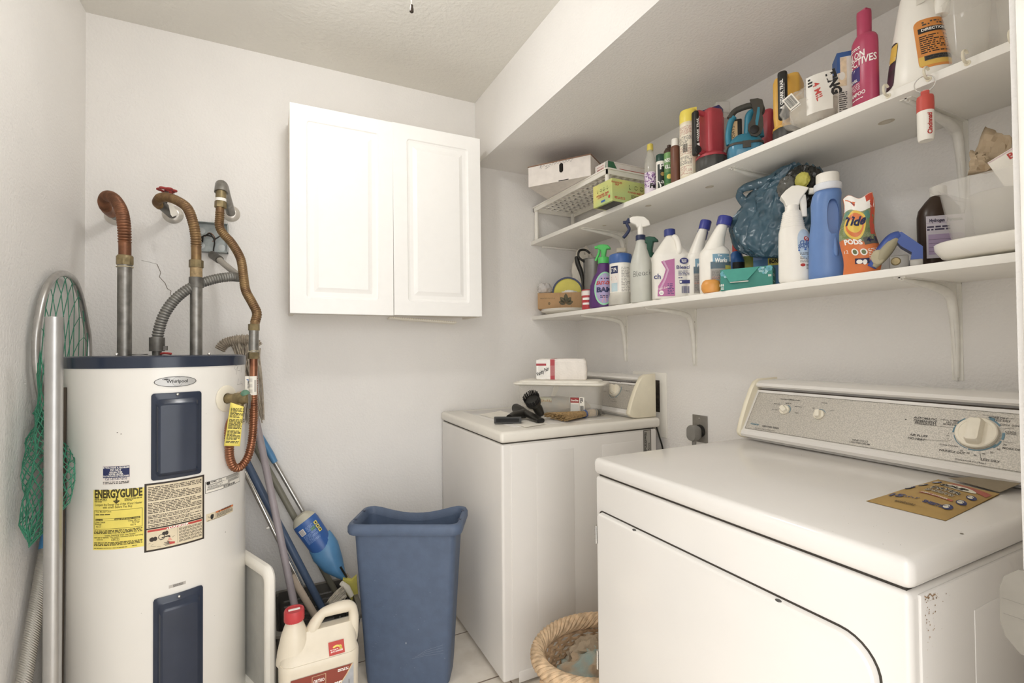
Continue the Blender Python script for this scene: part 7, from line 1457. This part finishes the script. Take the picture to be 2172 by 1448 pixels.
L.ell(-.010, H*.255, .0065, .008, 0, 3, 14); L.ell(.006, H*.255, .0065, .008, 0, 3, 14); L.ell(-.010, H*.255, .004, .0055, 8, 4, 12); L.ell(.006, H*.255, .004, .0055, 8, 4, 12); L.text('12', -.026, H*.25, .010, 0, 3); L.fine(.014, H*.15, w2*.9, H*.29, 7, 0, 3, 4, .4)
L.rect(-.012, H*.11, .014, H*.175, 6, 3, 4); L.ell(-.004, H*.135, .006, .005, 0, 4, 10); L.ell(.006, H*.13, .004, .006, 0, 4, 10)
for k_ in range(5): L.stroke([(-w2*.9+.004*k_, H*(.93-.02*k_)), (-.01, H*(.88-.012*k_)), (w2*.8, H*(.86-.01*k_))], .0022, (5, 9, 5, 6, 9)[k_], 2)
L.rect(w2*.55, H*.88, w2, H*.96, 9, 2, 4); L.rect(w2*.8, H*.45, w2, H*.88, 9, 2, 2, 3)
L.build('front_print', [M_WINK, mat('sage_print', '#8f9a72', .4, var=.2, vscale=30), mat('teal_leaf', '#5b9482', .4), mat('moss_leaf', '#7a8a4c', .4), mat('gold_emblem', '#e8c233', .4), mat('orange_pouch', '#e0762c', .35), mat('deep_navy_ink', '#1f2450', .4), M_GINK, mat('dull_green', '#6f7a4f', .4), mat('pouch_red', '#cf4a2e', .4)], pmap, PO_, base=.0008)
# blue and tan tape gun like tool
S = Spot(1900, 1.245, Z2, 550); H = S.h(1900, 495); t = put('handheld_tool', 'blue and tan handheld household tool lying beside the brown peroxide bottle', 'tool', S, 0); W = S.w(112)
M_TBL = mat('tool_blue', '#3553a0', .4); M_TAN = mat('tool_tan', '#a39a7c', .5)
hp2 = smooth_path([(-.48*W, 0, H*.13), (-.36*W, 0, H*.34), (-.2*W, 0, H*.62), (-.04*W, 0, H*.86), (.1*W, 0, H*.92)], 7)
MB().tube(hp2, [.0085+.0085*sin(pi*min(1, (i+3)/len(hp2)*.8)) for i in range(len(hp2))], 16, flat=.85).build('handle', M_TBL, t)
gp = [Vector((p.x+.003, p.y-.0065, p.z-.004)) for p in hp2[2:24]]; MB().tube(gp, [.006+.0085*sin(pi*i/len(gp)) for i in range(len(gp))], 14, flat=.9).build('grip_inset', M_TAN, t)
q = hp2[8]; MB().sphere((q.x, q.y-.0145, q.z), .011, n=20, sc=(1.15, .35, 1.5)).build('thumb_pad', mat('tool_tan_light', '#b5ab8a', .55), t)
MB().prism([(.04*W, H*.98), (.12*W, H*1.0), (.5*W, H*.55), (.5*W, H*.02), (.24*W, H*.02), (.3*W, H*.42), (.1*W, H*.62), (-.02*W, H*.82)], -.012, .03, plane='xz').build('shroud', M_TBL, t)
MB().rbox(-.12*W, .24*W, -.02, .022, 0, H*.36, .003, 2).build('base_plate', mat('tool_grey', '#8d8a84', .4, .4), t)
v = MB().lathe([(0, -.024), (.007, -.024), (.009, -.022), (.009, -.019)], 20, axis='y', c=(-.0*W, 0, H*.2)); v.build('spool', M_BRASS, t)
MB().rbox(.25*W, .5*W, -.018, .02, 0, H*.22, .003, 2).build('front_block', mat('tool_grey_light', '#a9a59d', .4, .3), t)
# hydrogen peroxide
S = Spot(1993, 1.405, Z2, 545); H = S.h(1993, 396); W = S.w(98); t = put('peroxide_bottle', 'dark brown hydrogen peroxide bottle partly behind the clear plastic bin', 'bottle', S, 22)
M_AMB = mat('amber_brown_plastic', '#3f2f24', .3); b = MB().loft(rings_rr([(0, W*.92, W*.62, .022), (.004, W*.98, W*.68, .024), (H*.66, W, W*.7, .026), (H*.74, W*.94, W*.66, .028), (H*.84, W*.6, W*.5, .028), (H*.9, W*.34, W*.34, .022)], 7)); b.build('bottle', M_AMB, t); ring_cap(t, 'screw_cap', W*.2, H*.89, H, M_WHP)
L = Lab(); w2 = W*.44; L.rect(-w2, H*.16, w2, H*.64, 0, 0); L.text('Hydrogen', -w2*.42, H*.57, .0105, 1, 1, w=w2*.8, bold=.05); L.text('Peroxide', w2*.5, H*.57, .0105, 1, 1, w=w2*.8, bold=.05); L.rect(-w2, H*.555, w2, H*.56, 2, 1); L.fine(-w2*.95, H*.47, w2*.3, H*.53, 2, 1, 1, 3); L.rect(-w2*.9, H*.2, w2, H*.43, 2, 1)
for k_ in range(4): L.rect(-w2*.88, H*(.235+.045*k_), w2*.9, H*(.238+.045*k_), 1, 2)
L.build('label', [mat('lavender_white', '#dcd6df', .5), mat('plum_ink', '#4e4560', .5), mat('lilac_panel', '#bfa9cc', .5)], on_plane((0, -W*.35, 0), (1, 0, 0), (0, 0, 1)), t)
# white tray and clear bin at the doorway end
S = Spot(2070, 1.295, Z2, 520); t = thing('white_tray', 'shallow white plastic tray under the clear bin, overhanging the lower shelf', 'tray', (0, 0, 0)); ta = ax(1970, 522, 1.225); tz = Z2+.006
ty1 = ta.y+.0; ty0 = ty1-.36; tcx, tcy = 1.315, (ty0+ty1)/2; tw, tl = .24, ty1-ty0
def trr(k, dz, r): return [(tcx+p[0], tcy+p[1], tz+dz) for p in rrect(tw*k[0], tl*k[1], r, 7)]
MB().loft([trr((.72, .86), 0, .05), trr((.9, .95), .004, .06), trr((1.0, 1.0), .02, .065), trr((1.01, 1.005), .031, .066), trr((.985, .99), .033, .065), trr((.94, .97), .028, .06), trr((.9, .95), .01, .055), trr((.7, .85), .006, .05)]).build('tray', M_WHP, t, ang=60)
tag(MB().rbox(1.22, 1.40, tcy-.17, tcy-.0, Z2+.0005, Z2+.0055, .001, 1).build('yellow_mat', mat('yellow_olive_mat', '#a8913c', .6)), 'flat yellow edged pad under the white tray', 'pad')
bz = tz+.0065; bt = thing('clear_bin', 'frosted clear plastic bin with cups and containers at the doorway end of the lower shelf', 'bin', (0, 0, 0))
btop = ax(2000, 395, 1.225).z; bh = btop-bz
byc = tcy+.005
def brr(kw, kl, z_, r): return [(tcx+p[0], byc+p[1], z_) for p in rrect(.215*kw, .345*kl, r, 7)]
M_BINC = mat('frosted_bin', '#f5f2ec', .25, alpha=.27, var=.01)
MB().loft([brr(.76, .84, bz, .04), brr(.80, .86, bz+.004, .045), brr(.98, .97, bz+bh*.93, .055), brr(1.06, 1.03, bz+bh*.96, .06), brr(1.10, 1.055, bz+bh*.99, .062), brr(1.10, 1.055, bz+bh, .062), brr(1.0, .985, bz+bh, .056), brr(.955, .955, bz+bh*.93, .05), brr(.77, .84, bz+.006, .04)]).build('bin', M_BINC, bt, ang=60)
tt = thing('clear_cup', 'ribbed clear cup standing inside the clear bin near its left end', 'cup', (tcx-.03, byc+.085, bz+.007)); MB().lathe([(.030, 0), (.032, .003), (.042, .11), (.044, .112), (.041, .111), (.031, .005)], 36, c0=True).build('cup', mat('cloudy_cup', '#dedad0', .25, alpha=.55), tt)
tt = thing('food_container', 'lidded pinkish container lying inside the clear bin', 'container', (tcx-.01, byc-.06, bz+.008), radians(8)); MB().loft(rings_rr([(0, .10, .15, .03), (.05, .12, .17, .035), (.055, .125, .175, .035)], 6)).build('container', mat('pinkish_container', '#c9b6ae', .4), tt); MB().loft(rings_rr([(.055, .13, .18, .035), (.06, .132, .182, .036), (.068, .12, .17, .034)], 6)).build('lid', mat('cream_lid', '#ddd6b8', .4), tt)
def paper(name, lab_, c, pts, m, seed):
    t = thing(name, lab_, 'paper bag', c); b = MB(); P = [Vector(p) for p in pts]; R = random.Random(seed)
    def q(a, cc): top = P[3].lerp(P[2], a); bot = P[0].lerp(P[1], a); p = bot.lerp(top, cc); return p+Vector((.012*NZ.noise(Vector((a*4, cc*4, seed))), .008*NZ.noise(Vector((a*5, cc*3, seed+4))), .0))
    b.grid(q, 8, 8).grid(lambda a, cc: q(a, cc)+Vector((.016*sin(pi*a)*sin(pi*cc)+.001, .0, 0)), 8, 8); b.build('sheet', m, t, solid=.0005, ang=15); return t
M_KRAFT = mat('kraft_paper', '#b9a384', .75, bump=.3, bscale=18)
def pq(u, v, X): p = ax(u, v, X); return p
zb_ = bz+.075
o_ = pq(2085, 350, 1.36); 
paper('paper_bag', 'crumpled kraft paper bag sticking up from the clear bin', (0, 0, 0), [pq(2052, 372, 1.33), pq(2140, 362, 1.33), pq(2146, 292, 1.35), pq(2090, 268, 1.37)], M_KRAFT, 2)
paper('paper_bag', 'folded kraft paper flap leaning at the left of the crumpled paper bag', (0, 0, 0), [pq(2052, 372, 1.30), pq(2112, 356, 1.30), pq(2095, 330, 1.32), pq(2058, 318, 1.33)], M_KRAFT, 6)
c = [pq(2094, 345, 1.262), pq(2175, 296, 1.262)]; bx = thing('bandage_box', 'white box with red lettering standing slanted in the clear bin', 'box', c[0]); d_ = (c[1]-c[0]); d_.x = 0; d_.normalize(); upv = Vector((.12, 0, 0)).normalized(); up_ = Vector((0, -d_.z, d_.y)); up_ = -up_ if up_.z < 0 else up_
b = MB(); v_ = []
for k_ in (0, .03):
    for a, e in ((-.0, 0), (.13, 0), (.13, -.07), (0, -.07)): v_.append(tuple(d_*a+up_*e+Vector((k_, 0, 0))))
b.add(v_, [(0, 1, 2, 3), (7, 6, 5, 4), (0, 4, 5, 1), (1, 5, 6, 2), (2, 6, 7, 3), (3, 7, 4, 0)]); b.build('carton', M_PAPER, bx)
L = Lab(); L.text('BANDAGE', .028, -.018, .0165, 0, 1, 'l', bold=.03); L.rect(.0, -.003, .13, -.0015, 1, 1); L.build('lettering', [M_RED, mat('pale_pink_print', '#d9b6be', .5)], lambda u, v, h: d_*u+up_*v+Vector((-h, 0, 0)), bx, base=.0006)

# ================================================================= on the washer
def wtop(u, v, z=WZ+.0015): return az(u, v, z)
zt = WZ+.0013
# storage box
pA = wtop(1105, 880, zt); pB = wtop(1258, 878, zt); cxy = Vector((1.13, 1.93)); 
t = thing('storage_box', 'clear plastic storage box with white lid and paper label on the washer', 'storage box', (1.135, 1.80, zt), radians(-45)); bw, bd, bh = .365, .17, .15
S = Spot(1183, 1.12, zt, 840)
MB().loft(rings_rr([(0, bw*.88, bd*.86, .02), (.003, bw*.91, bd*.89, .024), (bh*.9, bw*.98, bd*.97, .03), (bh*.9, bw*.955, bd*.935, .027), (.006, bw*.885, bd*.86, .02), (.0045, bw*.86, bd*.84, .02)], 6)).build('box', mat('clear_box', '#efece5', .15, alpha=.2), t, ang=60)
MB().loft(rings_rr([(bh*.87, bw*1.04, bd*1.05, .034), (bh*.90, bw*1.09, bd*1.12, .038), (bh*.935, bw*1.09, bd*1.12, .038), (bh*.96, bw*1.05, bd*1.06, .035), (bh*.955, bw*.96, bd*.94, .03), (bh*1.0, bw*.93, bd*.9, .028), (bh*1.01, bw*.9, bd*.86, .026)], 6)).build('lid', mat('milky_white_lid', '#ece7da', .35), t)
crumple('contents', mat('beige_contents', '#bfae93', .7, col2='#a7a59a', vscale=14), t, (-.02, 0, .04), (bw*.40, bd*.36, .038), 6.0, 30, .12, 2.2, .008)
MB().rbox(-.14, -.03, -.05, .02, .045, .075, .012, 3).build('yellow_contents', mat('pale_yellow_item', '#ddd9ac', .6), t)
yb2 = -bd*.468
L = Lab(); L.rect(.055, .012, .115, .085, 0, 0) ; L.frame(.056, .013, .094, .084, .0015, 2, 1, 1); L.rect(.0575, .062, .0925, .0825, 1, 2); L.text('Sterilite', .075, .068, .011, 0, 3, w=.031, bold=.03); L.rect(.06, .018, .09, .056, 3, 2); L.bars(.097, .02, .112, .05, 2, 2); L.fine(.097, .06, .112, .082, 4, 2, 2, 3)
bmapp = lambda u, v, h: Vector((u, yb2-(bd*.02)*v/bh-h, v))
L.build('box_label', [M_PAPER, mat('maroon_print', '#a5322f', .45), M_INK, mat('pale_grey_print', '#cfcfc8', .5)], bmapp, t, base=.0015); L = Lab()
for k_ in range(12): L.rect(-.115+.008*k_, .063+.002*sin(k_), -.112+.008*k_, .071+.003*cos(k_*2), 4, 1)
L.stroke([(-.12+.002*k_, .066+.0035*sin(k_*1.9)) for k_ in range(46)], .0012, 4, 1)
L.build('faded_handwriting', [mat('faded_marker', '#b08a68', .6)]*5, bmapp, t, base=.0015)
# napkin pack
lidz = zt+bh*1.012; t = thing('napkin_pack', 'pack of white napkins in clear wrap with red band on the storage box lid', 'napkin pack', (1.150, 1.815, lidz+.0006), radians(-36)); w_, d_, h_ = .215, .115, .09
b = MB(); n_ = 24
b.loft(rings_rr([(0, w_*.96, d_*.96, .01), (.004, w_, d_, .014), (h_*.5, w_*1.01, d_*1.0, .014), (h_*.9, w_*.98, d_*.96, .014), (h_, w_*.9, d_*.86, .012)], 4)); o = b.build('napkins', mat('embossed_napkin', '#f0e9e0', .8, bump=.8, bscale=150), t)
L = Lab(); yy = -d_*.5; L.rect(-w_*.5, .004, -w_*.2, h_*.95, 0, 0, 4); L.rect(-w_*.22, .002, -w_*.13, h_*.98, 1, 1, 2); L.text('Vanity Fair', -w_*.352, h_*.34, .022, 2, 2, w=w_*.27, rot=28, bold=.02, shear=.35); L.rect(-w_*.5, h_*.68, -w_*.3, h_*.78, 1, 1, 2)
L.build('wrapper_print', [M_WINK, mat('crimson_print', '#b5323c', .4), M_INK], lambda u, v, h: Vector((u, yy*(1.0 if v < h_*.9 else .97)-h, v)), t, base=.0014)
L = Lab(); L.rect(-w_*.22, -d_*.42, -w_*.1, d_*.4, 0, 0); L.rect(-w_*.1, -d_*.42, w_*.3, -d_*.3, 1, 0); L.rect(w_*.28, -d_*.42, w_*.44, -d_*.2, 2, 0); L.build('top_print', [mat('crimson_print', '#b5323c', .4), mat('pink_print', '#d98f94', .4), mat('grey_tape', '#7d8284', .4)], on_plane((0, 0, h_), (1, 0, 0), (0, 1, 0)), t)
b = MB(); b.loft(rings_rr([(.002, w_*1.01, d_*1.02, .014), (h_*.6, w_*1.02, d_*1.03, .016), (h_*1.02, w_*.95, d_*.92, .014), (h_*1.05, w_*.7, d_*.6, .014)], 4)); b.build('clear_wrapper', mat('shiny_wrapper', '#f4f0ea', .08, alpha=.14, bump=.8, bscale=60), t)
# paper sheet
pc_ = [wtop(u, v, zt+.0008) for u, v in ((1017, 879), (1062, 871), (1163, 898), (1115, 906))]
b = MB(); b.add([tuple(p) for p in pc_]+[tuple(p+Vector((0, 0, .0009))) for p in pc_], [(3, 2, 1, 0), (4, 5, 6, 7)]+[(k, (k+1) % 4, 4+(k+1) % 4, 4+k) for k in range(4)]); tag(b.build('paper_sheet', M_PAPER), 'blank white paper sheet under the black nozzles on the washer', 'paper')
# black vacuum nozzles
zn = zt+.0022
p = wtop(1077, 897, zn); q = wtop(1120, 870, zn); t = thing('vacuum_nozzle', 'flat black upholstery vacuum nozzle nearest the washer front edge', 'vacuum nozzle', (p.x, p.y, zn), radians(-28))
MB().loft([[(x_, y_, z_) for y_, z_ in ((-.012, .001), (.02, .001), (.024, .022), (-.010, .024))] for x_ in (-.052, -.048, .048, .052)]).build('wide_mouth', M_BLK, t)
MB().box(-.044, .044, -.0135, -.0105, .006, .019).build('mouth_slot', mat('slot_black', '#0f0e0d', .6), t)
MB().tube([(.006, .018, .014), (.022, .05, .020), (.05, .09, .022), (.062, .11, .021)], [.016, .018, .0175, .019], 18).build('nozzle_neck', M_BLK, t)
p = wtop(1147, 897, zn); q = wtop(1106, 886, zn); t = thing('vacuum_nozzle', 'black crevice tool lying across the other black nozzles on the washer', 'vacuum nozzle', (0, 0, 0)); d = (q-p).normalized(); s_ = Vector((0, 0, 1)).cross(d); L_ = (q-p).length+.05
rg = []
for k_, w_, h_ in ((0, .017, .008), (.1, .0175, .0085), (.55, .017, .012), (.7, .017, .016), (.75, .0185, .0175), (1.0, .0195, .0185)):
    c_ = Vector((p.x, p.y, zn+.0092+.026*k_))+d*(k_*L_); rg.append([c_+s_*a+Vector((0, 0, 1))*e for a, e in rrect(2*w_, 2*h_, min(w_, h_)*.9, 5)])
MB().loft(rg).build('tool_body', M_BLK, t); c_ = Vector((p.x, p.y, zn+.0092))-d*.0006; MB().loft([[c_+s_*a+Vector((0, 0, 1))*e for a, e in rrect(.028, .011, .005, 4)], [c_-d*.0006+s_*a+Vector((0, 0, 1))*e for a, e in rrect(.028, .011, .005, 4)]]).build('slot_opening', mat('slot_black', '#0f0e0d', .6), t)
p = wtop(1146, 888, zn); t = thing('vacuum_nozzle', 'black dusting brush vacuum nozzle standing tilted behind the crevice tool', 'vacuum nozzle', (p.x-.004, p.y-.002, zn+.026), rot=(radians(38), radians(-28), radians(-20)))
MB().tube([(0, 0, -.006), (0, 0, .03), (-.006, .004, .055)], [.018, .0195, .017], 18, caps=True).build('socket', M_BLK, t); MB().lathe([(0, -.0065), (.0145, -.0065)], 20, c0=False).build('socket_opening', mat('slot_black', '#0f0e0d', .6), t)
MB().lathe([(.017, .052), (.03, .062), (.032, .075), (.031, .078)], 26, c=(-.006, .004, 0)).build('brush_head', M_BLK, t)
R = random.Random(4); b = MB()
for k_ in range(90): a = 2*pi*k_/90; r_ = .0285; b.tube([(-.006+r_*cos(a), .004+r_*sin(a), .076), (-.006+r_*1.12*cos(a)+R.uniform(-.002, .002), .004+r_*1.12*sin(a), .104+R.uniform(-.003, .003))], .0011, 4)
o = b.build('bristles', M_RUBB, t, fix=False); o['kind'] = 'stuff'
# whisk broom
p0 = wtop(1272, 872, zt+.02); p1 = wtop(1225, 878, zt); p2 = wtop(1180, 892, zt); t = thing('whisk_broom', 'straw whisk broom with blue stitching and wire ring lying on the washer', 'whisk broom', (0, 0, 0))
d = Vector((p2.x-p0.x, p2.y-p0.y, 0)); Lw = d.length; d.normalize(); s_ = Vector((-d.y, d.x, 0)); o_ = Vector((p0.x, p0.y, zt))
R = random.Random(7); b = MB(); M_STRAW = mat('straw', '#a98a58', .75, var=.3, vscale=120)
def bz_(f): return .021*(1-f)+.012
for k_ in range(330):
    a = R.uniform(-1, 1); e = R.uniform(-1, 1); f1 = R.uniform(.92, 1.04)
    def P(f): hw = (.013+.0*f) if f < .3 else .013+(.062)*((f-.3)/.7)**.9; th = .014 if f < .3 else .012+.004*(f-.3); return o_+d*(f*Lw)+s_*(a*hw)+Vector((0, 0, .0165+e*th*math.sqrt(max(0, 1-a*a*.8))*.9))
    b.tube([P(.12), P(.3), P(.5), P(.75), P(f1)+Vector((0, 0, R.uniform(-.002, .002)))], .0013, 4)
o = b.build('straw_bristles', M_STRAW, t, fix=False); o['kind'] = 'stuff'
MB().tube([o_+d*(Lw*f)+Vector((0, 0, .0165)) for f in (.06, .1, .2, .3, .36)], [.010, .0145, .0155, .0145, .015], 16).build('bound_handle', mat('straw_dense', '#b3945f', .75, var=.25, stretch=(1, 1, 1), vscale=200), t)
def band(f, m, name, hw, th, r_=.0018): MB().tube([o_+d*(Lw*f)+s_*(hw*cos(2*pi*k_/28))+Vector((0, 0, .0175+th*sin(2*pi*k_/28))) for k_ in range(28)], r_, 6, loop=True).build(name, m, t)
band(.08, M_BLK, 'black_tie', .0135, .0135, .003); band(.13, M_BLK, 'black_tie', .0148, .0145, .002); band(.37, mat('blue_twine', '#4f6190', .7), 'blue_stitching', .0225, .0155); band(.40, mat('blue_twine', '#4f6190', .7), 'blue_stitching', .025, .0155)
MB().lathe([(.0135, -.008), (.0135, .006)], 20, c=(0, 0, 0)) if False else MB().tube([o_+d*(Lw*.0)+Vector((0, 0, .0165)), o_+d*(Lw*.065)+Vector((0, 0, .0165))], .0135, 18).build('metal_cap', M_STEEL, t)
MB().tube([o_-d*(.012+.012*cos(a*pi/10))+s_*(.012*sin(a*pi/10))+Vector((0, 0, .006+.002*cos(a*pi/10))) for a in range(20)], .0013, 6, loop=True).build('hanging_ring', M_STEEL, t)

# ================================================================= packet on the dryer
t = thing('dryer_sheet_packet', 'mustard paper packet of dryer sheets lying on the dryer top', 'packet', (0, 0, 0)); zp = DZ+.0009
cs = [az(u, v, zp) for u, v in ((1837, 1062), (2006, 1104), (2121, 1048), (1990, 1016))]
def kp(a, c):
    p = cs[0].lerp(cs[1], a).lerp(cs[3].lerp(cs[2], a), c); k_ = sin(pi*min(max(a, 0), 1))*sin(pi*min(max(c, 0), 1))
    return p+Vector((0, 0, .013*k_**.6+.002*NZ.noise(Vector((a*5, c*5, 3)))*k_+.004*max(0, a-.6)*c))
b = MB(); b.grid(kp, 20, 16).grid(lambda a, c: (lambda p: Vector((p.x, p.y, zp-.0004)))(kp(1-a, c)), 20, 16); PK = b.build('packet', mat('mustard_paper', '#b08d46', .6, var=.06, vscale=20, bump=.2, bscale=25), t, ang=60)
pw, ph = (cs[1]-cs[0]).length, (cs[3]-cs[0]).length
L = Lab(); cxk = pw*.52
L.rect(pw*.40, ph*.74, pw*.98, ph*.86, 5, 0, 8, 2); L.ell(pw*.60, ph*.72, pw*.26, ph*.07, 1, 1, 24); L.text('SOUP', pw*.56, ph*.67, .027, 0, 3, w=pw*.40, bold=.06)
L.text('DRYER', pw*.58, ph*.52, .028, 1, 3, w=pw*.42, bold=.07); L.text('DRYER', pw*.58, ph*.523, .027, 0, 4, w=pw*.40, bold=.02); L.text('SHEETS', pw*.56, ph*.43, .021, 1, 3, w=pw*.40, bold=.07); L.text('SHEETS', pw*.56, ph*.432, .02, 3, 4, w=pw*.39, bold=.02)
L.rect(pw*.38, ph*.34, pw*.82, ph*.375, 5, 1, 6); L.text('FABRIC SOFTENER', pw*.58, ph*.345, .009, 1, 3, w=pw*.36, bold=.03)
L.text('15', pw*.22, ph*.17, .026, 2, 3, bold=.05); L.text('6.4" x 9"', pw*.42, ph*.185, .015, 2, 3, w=pw*.18, bold=.02); L.text('SHEETS', pw*.70, ph*.17, .018, 2, 3, w=pw*.24, bold=.05); L.text('BIODEGRADABLE', pw*.44, ph*.07, .011, 3, 3, w=pw*.26, bold=.03)
for a_, c_ in ((.13, .46), (.19, .60), (.22, .78), (.9, .58), (.9, .40), (.86, .22)): L.ell(pw*a_, ph*c_, pw*.06, ph*.055, 2, 2, 16); L.ell(pw*(a_-.012), ph*c_, pw*.035, ph*.038, 1, 3, 14); L.stroke([(pw*(a_-.04), ph*(c_-.01)), (pw*a_, ph*(c_+.02)), (pw*(a_+.045), ph*(c_-.02))], .002, 2, 4)
L.stroke([(pw*.1, ph*.93), (pw*.28, ph*.93)], .004, 3, 2)
L.build('printed_front', [M_INK, mat('cream_print2', '#e6dfc9', .5), mat('ink_blue', '#39406e', .5), mat('brown_ink2', '#5a4423', .5), M_WINK, mat('brick_print', '#b0523e', .5)], lambda u, v, h: kp(u/pw, v/ph)+Vector((0, 0, h)), PK, base=.0008)
fl = [az(u, v, zp) for u, v in ((2010, 1019), (2121, 1048), (2165, 1043), (2150, 1030))]
MB().add([tuple(fl[0]+Vector((0, 0, .006))), tuple(fl[1]+Vector((0, 0, .004))), tuple(fl[2]+Vector((0, 0, .016))), tuple(fl[3]+Vector((0, 0, .019)))]+[tuple(fl[0]+Vector((0, 0, .0055))), tuple(fl[1]+Vector((0, 0, .0035))), tuple(fl[2]+Vector((0, 0, .0155))), tuple(fl[3]+Vector((0, 0, .0185)))], [(0, 1, 2, 3), (7, 6, 5, 4), (0, 4, 5, 1), (1, 5, 6, 2), (2, 6, 7, 3), (3, 7, 4, 0)]).build('torn_flap', mat('grey_brown_liner', '#8a7c64', .6), t)

# ================================================================= wicker basket
BK = Vector((.878, 1.205, 0)); t = thing('wicker_basket', 'round wicker basket holding towels between the dryer and washer', 'basket', BK); M_WICK = mat('wicker', '#c4a27a', .6, var=.22, vscale=60); RA, RB, BHh = .192, .160, .285
def bkp(a, f, off=0.0): k_ = .72+.24*f+.02*f*f; return Vector(((RA*k_+off)*cos(a), (RB*k_+off)*sin(a), .008+f*(BHh-.02)))
b = MB(); NS = 26
for row in range(19):
    f = (row+.5)/19; pts = []
    for k_ in range(NS*4):
        a = 2*pi*k_/(NS*4); pts.append(bkp(a, f, .0045*cos(NS*a/1.0*.5*2+pi*row)))
    b.tube(pts, .0052, 6, loop=True)
b.lathe([(RA*.7, .002), (RA*.7, .009)], 40) if False else b.loft([[(RA*.72*cos(2*pi*k_/40), RB*.72*sin(2*pi*k_/40), z_) for k_ in range(40)] for z_ in (.001, .01)])
b.build('woven_wall', M_WICK, t, fix=False)
b = MB()
for k_ in range(NS): a = 2*pi*(k_+.5)/NS; b.tube([bkp(a, 0), bkp(a, .5), bkp(a, 1)], .0045, 6)
b.build('stakes', M_WICK, t, fix=False)
b = MB(); NR = 7
for s0 in range(NR):
    pts = []
    for k_ in range(150):
        a = 2*pi*k_/150; ph_ = 2*pi*s0/NR+a*9; rr_ = .0145; c_ = bkp(a, .985); r_ = hypot(c_.x, c_.y); pts.append(Vector((c_.x*(1+rr_*cos(ph_)/r_), c_.y*(1+rr_*cos(ph_)/r_), c_.z+rr_*1.25*sin(ph_))))
    b.tube(pts, .0078, 7, loop=True)
b.build('braided_rim', mat('pale_wicker', '#ccad86', .6, var=.2, vscale=50), t, fix=False)
def towel(name, lab_, c, rad, m, seed, th=0.0): tt = thing(name, lab_, 'towel', (BK.x+c[0], BK.y+c[1], c[2])); crumple('cloth', m, tt, (0, 0, 0), rad, seed, 44, .28, 2.2, None); return tt
M_TOW = mat('beige_teal_towel', '#7fb0b4', .95, col2='#b29a7c', vscale=14, detail=1.5, bump=.8, bscale=200)
towel('towel', 'beige and turquoise patterned towel bunched in the wicker basket', (.0, .015, .17), (.125, .10, .075), M_TOW, 3.0); towel('towel', 'plain tan towel at the back of the wicker basket', (.035, .07, .215), (.085, .05, .045), mat('tan_towel', '#a8957b', .95, bump=.8, bscale=200), 8.0); towel('towel', 'white cloth at the front right of the wicker basket', (.07, -.05, .19), (.07, .06, .06), mat('white_towel', '#dcd5ca', .95, bump=.6, bscale=200), 13.0)
